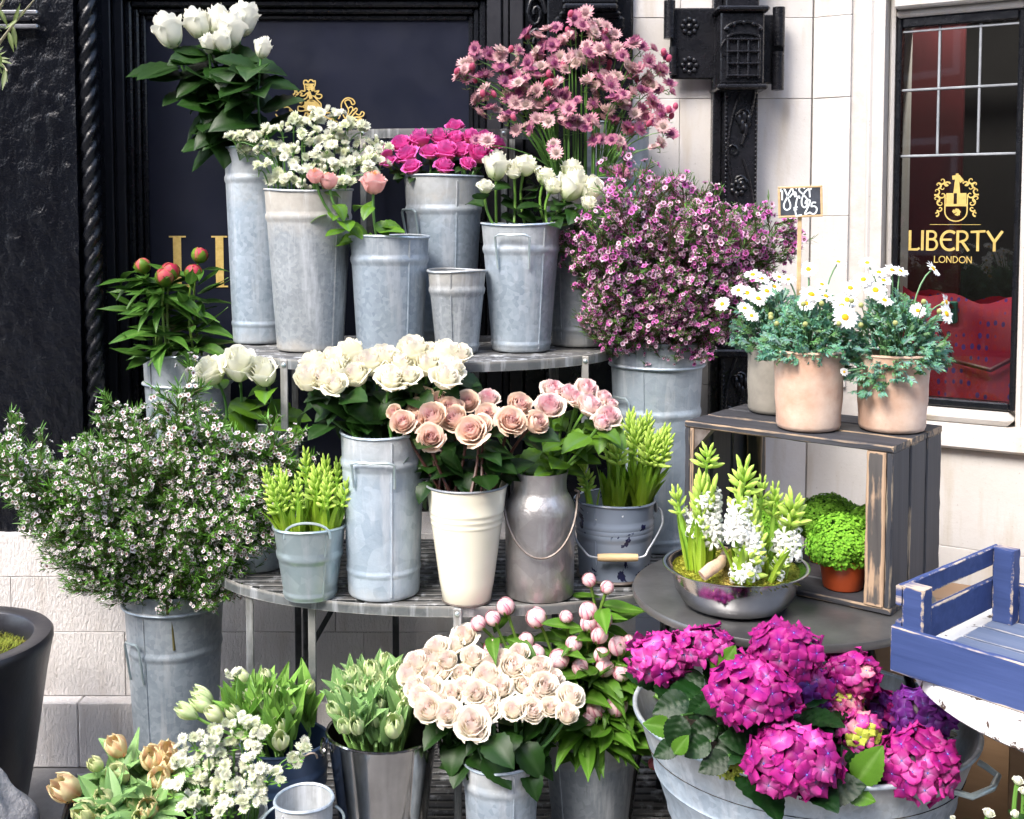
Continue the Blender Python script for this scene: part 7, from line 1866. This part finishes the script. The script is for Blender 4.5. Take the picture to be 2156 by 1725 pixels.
def wax_variant(seed, needle, nstem, bl, nb, nl):
    """one sprig along +Z, one long: bare foot, side twigs with needles over the upper two thirds; returns meshes and blossom seats"""
    rng = random.Random(seed); st = MB(); nd = MB(); seats = []
    cv = lambda t: V((.04 * sin(t * 3 + seed), .04 * sin(t * 2.2 + 1 + seed), t))
    st.tube([cv(i / 8) for i in range(9)], [.008 - .0007 * i for i in range(9)], 5, nstem)
    def needles(p, d, L, n, sc=1.0):
        X = d.orthogonal().normalized(); Y = d.cross(X)
        for i in range(n):
            t = (i + rng.random()) / n; a = rng.uniform(0, 6.28); o = X * cos(a) + Y * sin(a)
            dd = (d * .8 + o * .7).normalized(); l_ = .046 * sc * rng.uniform(.7, 1.25); w = o.cross(dd).normalized() * .0024
            q = p + d * L * t; c = mix(needle, tuple(min(1, x * 2.0) for x in needle), rng.random() * (.35 + .65 * t))
            nd.add([q - w * .6, q + w * .6, q + dd * l_ * .6 + w, q + dd * l_, q + dd * l_ * .6 - w], [(0, 1, 2, 4), (4, 2, 3)], c)
    for k in range(17):
        t = .25 + .73 * (k / 16) ** .95; p = cv(t); a = k * 2.4 + rng.random(); L = .26 * (1.15 - t * .72) * rng.uniform(.7, 1.2)
        d = V((cos(a) * .75, sin(a) * .75, .75)).normalized(); e = p + d * L
        st.tube([p, p + d * L * .5 + V((0, 0, .01)), e], [.0032, .0024, .0016], 4, nstem, cap=False)
        needles(p, (e - p).normalized(), L, nl)
        for q in range(2):
            a2 = a + rng.choice((-1, 1)) * rng.uniform(.5, 1.1); d2 = V((cos(a2) * .6, sin(a2) * .6, .8)).normalized(); p2 = p + d * L * rng.uniform(.35, .8); L2 = L * rng.uniform(.35, .6)
            st.tube([p2, p2 + d2 * L2], [.002, .0013], 4, nstem, cap=False); needles(p2, d2, L2, nl // 2)
            seats.append((p2 + d2 * L2 * rng.uniform(.5, 1.0), d2, k))
        seats.append((p + d * L * rng.uniform(.6, .95), d, k)); seats.append((p + d * L * rng.uniform(.4, .8), d, k))
    needles(cv(.72), V((0, 0, 1)), .30, nl * 2)
    rng.shuffle(seats)
    out = []
    for (p, d, k) in seats[:nb]:
        for q in range(rng.choice((2, 3, 4, 5))):
            o = V((rng.uniform(-1, 1), rng.uniform(-1, 1), rng.uniform(-.4, 1))).normalized()
            out.append((p + o * rng.uniform(.014, .040), (d * .6 + o).normalized()))
    return st.mesh('twig', MAT['stem']), nd.mesh('needles', MAT['needle']), out
def wax_bush(key, poly, n, variants, blossoms, bsz, seed, label, noun, group, depth, per_sep=7, foot=.12, dens=None, extra=(), push=0.0, ymax=9, reach=1.0):
    b = BK[key]; rng = random.Random(seed); items = []
    # gathered blossoms of each variant that are too small to tell apart singly
    packs = []
    for (sm, nm, seats) in variants:
        m = MB(); rr = random.Random(3)
        for (p, d) in seats[per_sep:]:
            src = rr.choice(blossoms); M = orient(p, d, bsz * rr.uniform(.8, 1.15), rr.uniform(0, 6))
            o = len(m.v)
            m.v += [tuple(M @ v.co) for v in src.vertices]; m.f += [tuple(i + o for i in f.vertices) for f in src.polygons]; m.m += [0] * len(src.polygons)
            m.c += [tuple(c.color[:3]) for c in src.color_attributes['col'].data]
        packs.append(m.mesh('blossoms', MAT['petal']))
    for (px, py) in list(extra) + scatter(poly, n, rng, dens):
        cx_, cy2 = proj((b['x'], b['y'], b['top']))
        Y = b['y'] + push + rng.uniform(-1, .75) * depth
        if key == 'G0': Y = min(Y, 2.90) if px < 420 else 2.735 + rng.uniform(-.03, .01) + max(0, 480 - px) * .001
        tip = P(px, py, min(Y, ymax))
        mp = mouth_pt(b, tip, .80, -.01)
        d = tip - mp; d = V((d.x, d.y, d.z + .02))
        bp = mp - V((d.x, d.y, max(d.z, .3 * d.length))).normalized() * foot
        ln = (tip - bp).length * reach
        vi = rng.randrange(len(variants)); sm, nm, seats = variants[vi]
        th = thing('waxflower_sprig', label, 'waxflower sprig', bp, group)
        M = orient((0, 0, 0), tip - bp, ln, rng.uniform(0, 6.28))
        part('twig', sm, th, M); part('needles', nm, th, M, kind='stuff'); part('blossoms', packs[vi], th, M, kind='stuff')
        for (p, dd) in seats[:per_sep]: part('blossom', rng.choice(blossoms), th, M @ orient(p, dd, bsz * rng.uniform(.9, 1.2), rng.uniform(0, 6)))
        items.append((th, (px, py)))
    label_rows(items, noun, label, 9)
VW = [wax_variant(400 + i, (.045, .15, .018), (.09, .08, .03), 0, 54, 28) for i in range(5)]
VP = [wax_variant(500 + i, (.045, .13, .022), (.10, .05, .035), 0, 54, 24) for i in range(5)]
WBP = [(10, 965), (30, 915), (75, 985), (150, 975), (200, 905), (250, 870), (300, 872), (335, 895), (355, 850), (380, 822), (415, 850), (430, 900), (500, 900), (560, 920), (595, 960), (600, 1010), (570, 1040), (545, 1070), (500, 1095), (450, 1110), (400, 1120), (330, 1130), (250, 1125), (160, 1125), (110, 1095), (80, 1060), (45, 1010)]
wax_bush('G0', WBP, 92, VW, WXW, .020, 60, 'of the white waxflower bush', 'white waxflower sprig', 'white waxflower sprigs', .20, 5, dens=lambda p: 1.0, extra=[(8, 960), (35, 918), (378, 822), (592, 985), (585, 930), (585, 1030), (560, 1010), (575, 960), (545, 930), (540, 1040), (240, 868), (105, 1120), (130, 1145), (190, 1160), (540, 1085)], push=-.05, ymax=3.05)
PBP = [(1195, 500), (1215, 460), (1270, 440), (1310, 395), (1350, 388), (1400, 405), (1450, 410), (1500, 425), (1555, 445), (1610, 480), (1660, 500), (1650, 530), (1600, 560), (1560, 600), (1540, 630), (1480, 655), (1400, 655), (1300, 655), (1265, 650), (1245, 620), (1215, 580)]
wax_bush('C6', PBP, 74, VP, WXP, .031, 61, 'of the purple waxflower bush', 'purple waxflower sprig', 'purple waxflower sprigs', .17, 5, extra=[(1668, 505), (1640, 470), (1190, 500), (1275, 690), (1470, 680), (1310, 360), (1440, 402), (1400, 400)], push=-.06, ymax=3.26)

# ---- olive branch reaching in from a tree in the planter, and moss on the planter's soil
ol = thing('olive_tree', 'olive tree in the black planter with a thin leafy branch reaching across the post', 'tree', (-1.40, 2.74, zr_ - .062))
o_ = V(ol.location)
m = MB(); m.tube([V((0, 0, 0)), V((-.03, 0, .4)), V((-.02, 0, .9)), V((-.05, 0, 1.5))], [.022, .02, .017, .01], 10, (.13, .11, .085)); part('trunk', m.mesh('trunk', MAT['stem']), ol)
rng = random.Random(9)
for (e0, e1, mid_) in (((-20, 120), (72, 0), (10, 70)), ((-30, 60), (25, -30), (0, 20)), ((-40, 110), (15, 150), (0, 125)), ((-60, -60), (60, -60), (0, -90))):
    p0, p1, pm = P(*e0, 2.74) - o_, P(*e1, 2.66) - o_, P(*mid_, 2.68) - o_
    pth = [V((-.02, 0, p0.z - .12))] + bez(p0, pm, p1, 10)
    m = MB(); m.tube(pth, [.006] + [.0045 - .0003 * i for i in range(11)], 6, (.30, .27, .17)); bo = part('branch', m.mesh('branch', MAT['stem']), ol)
    for i in range(12):
        q = pth[1 + rng.randrange(10)]; a = rng.uniform(0, 6.28)
        part('leaf', rng.choice(LEAF['olive']), bo, leaf_at(q, V((cos(a), -.3, sin(a) - .15)), V((.2, -1, .6)), rng.uniform(.035, .06)))
mm = MB(); rp_ = R_ - .052
for i in range(5000):
    a = rng.uniform(0, 2 * pi); r = rp_ * math.sqrt(rng.random()); x, y = r * cos(a), r * sin(a); z = .025 * (1 - (r / rp_) ** 2) + .012 * noise.noise(V((x * 12, y * 12, 2)))
    c = mix(mix((.20, .22, .03), (.11, .15, .02), rng.random()), (.22, .13, .06), max(0, noise.noise(V((x * 10, y * 10, 5)))) * 1.6)
    q = rng.uniform(0, 6.28); d = V((cos(q), sin(q), rng.uniform(0, 1))).normalized() * rng.uniform(.010, .022); s_ = V((-sin(q), cos(q), 0)) * .0016; p = V((x, y, z))
    mm.add([p - s_, p + s_, p + d], [(0, 1, 2)], c)
mm.grid(lambda u, v: V((rp_ * v * cos(u * pi), rp_ * v * sin(u * pi), .02 * (1 - v * v) - .003)), 40, 6, (.08, .07, .025))
mo = D.objects.new('moss', mm.mesh('moss', MAT['moss'])); link(mo); mo.location = (pl.location.x, pl.location.y, zr_ - .055); mo['label'] = 'olive green moss covering the soil in the black planter'; mo['category'] = 'moss'; mo['kind'] = 'stuff'
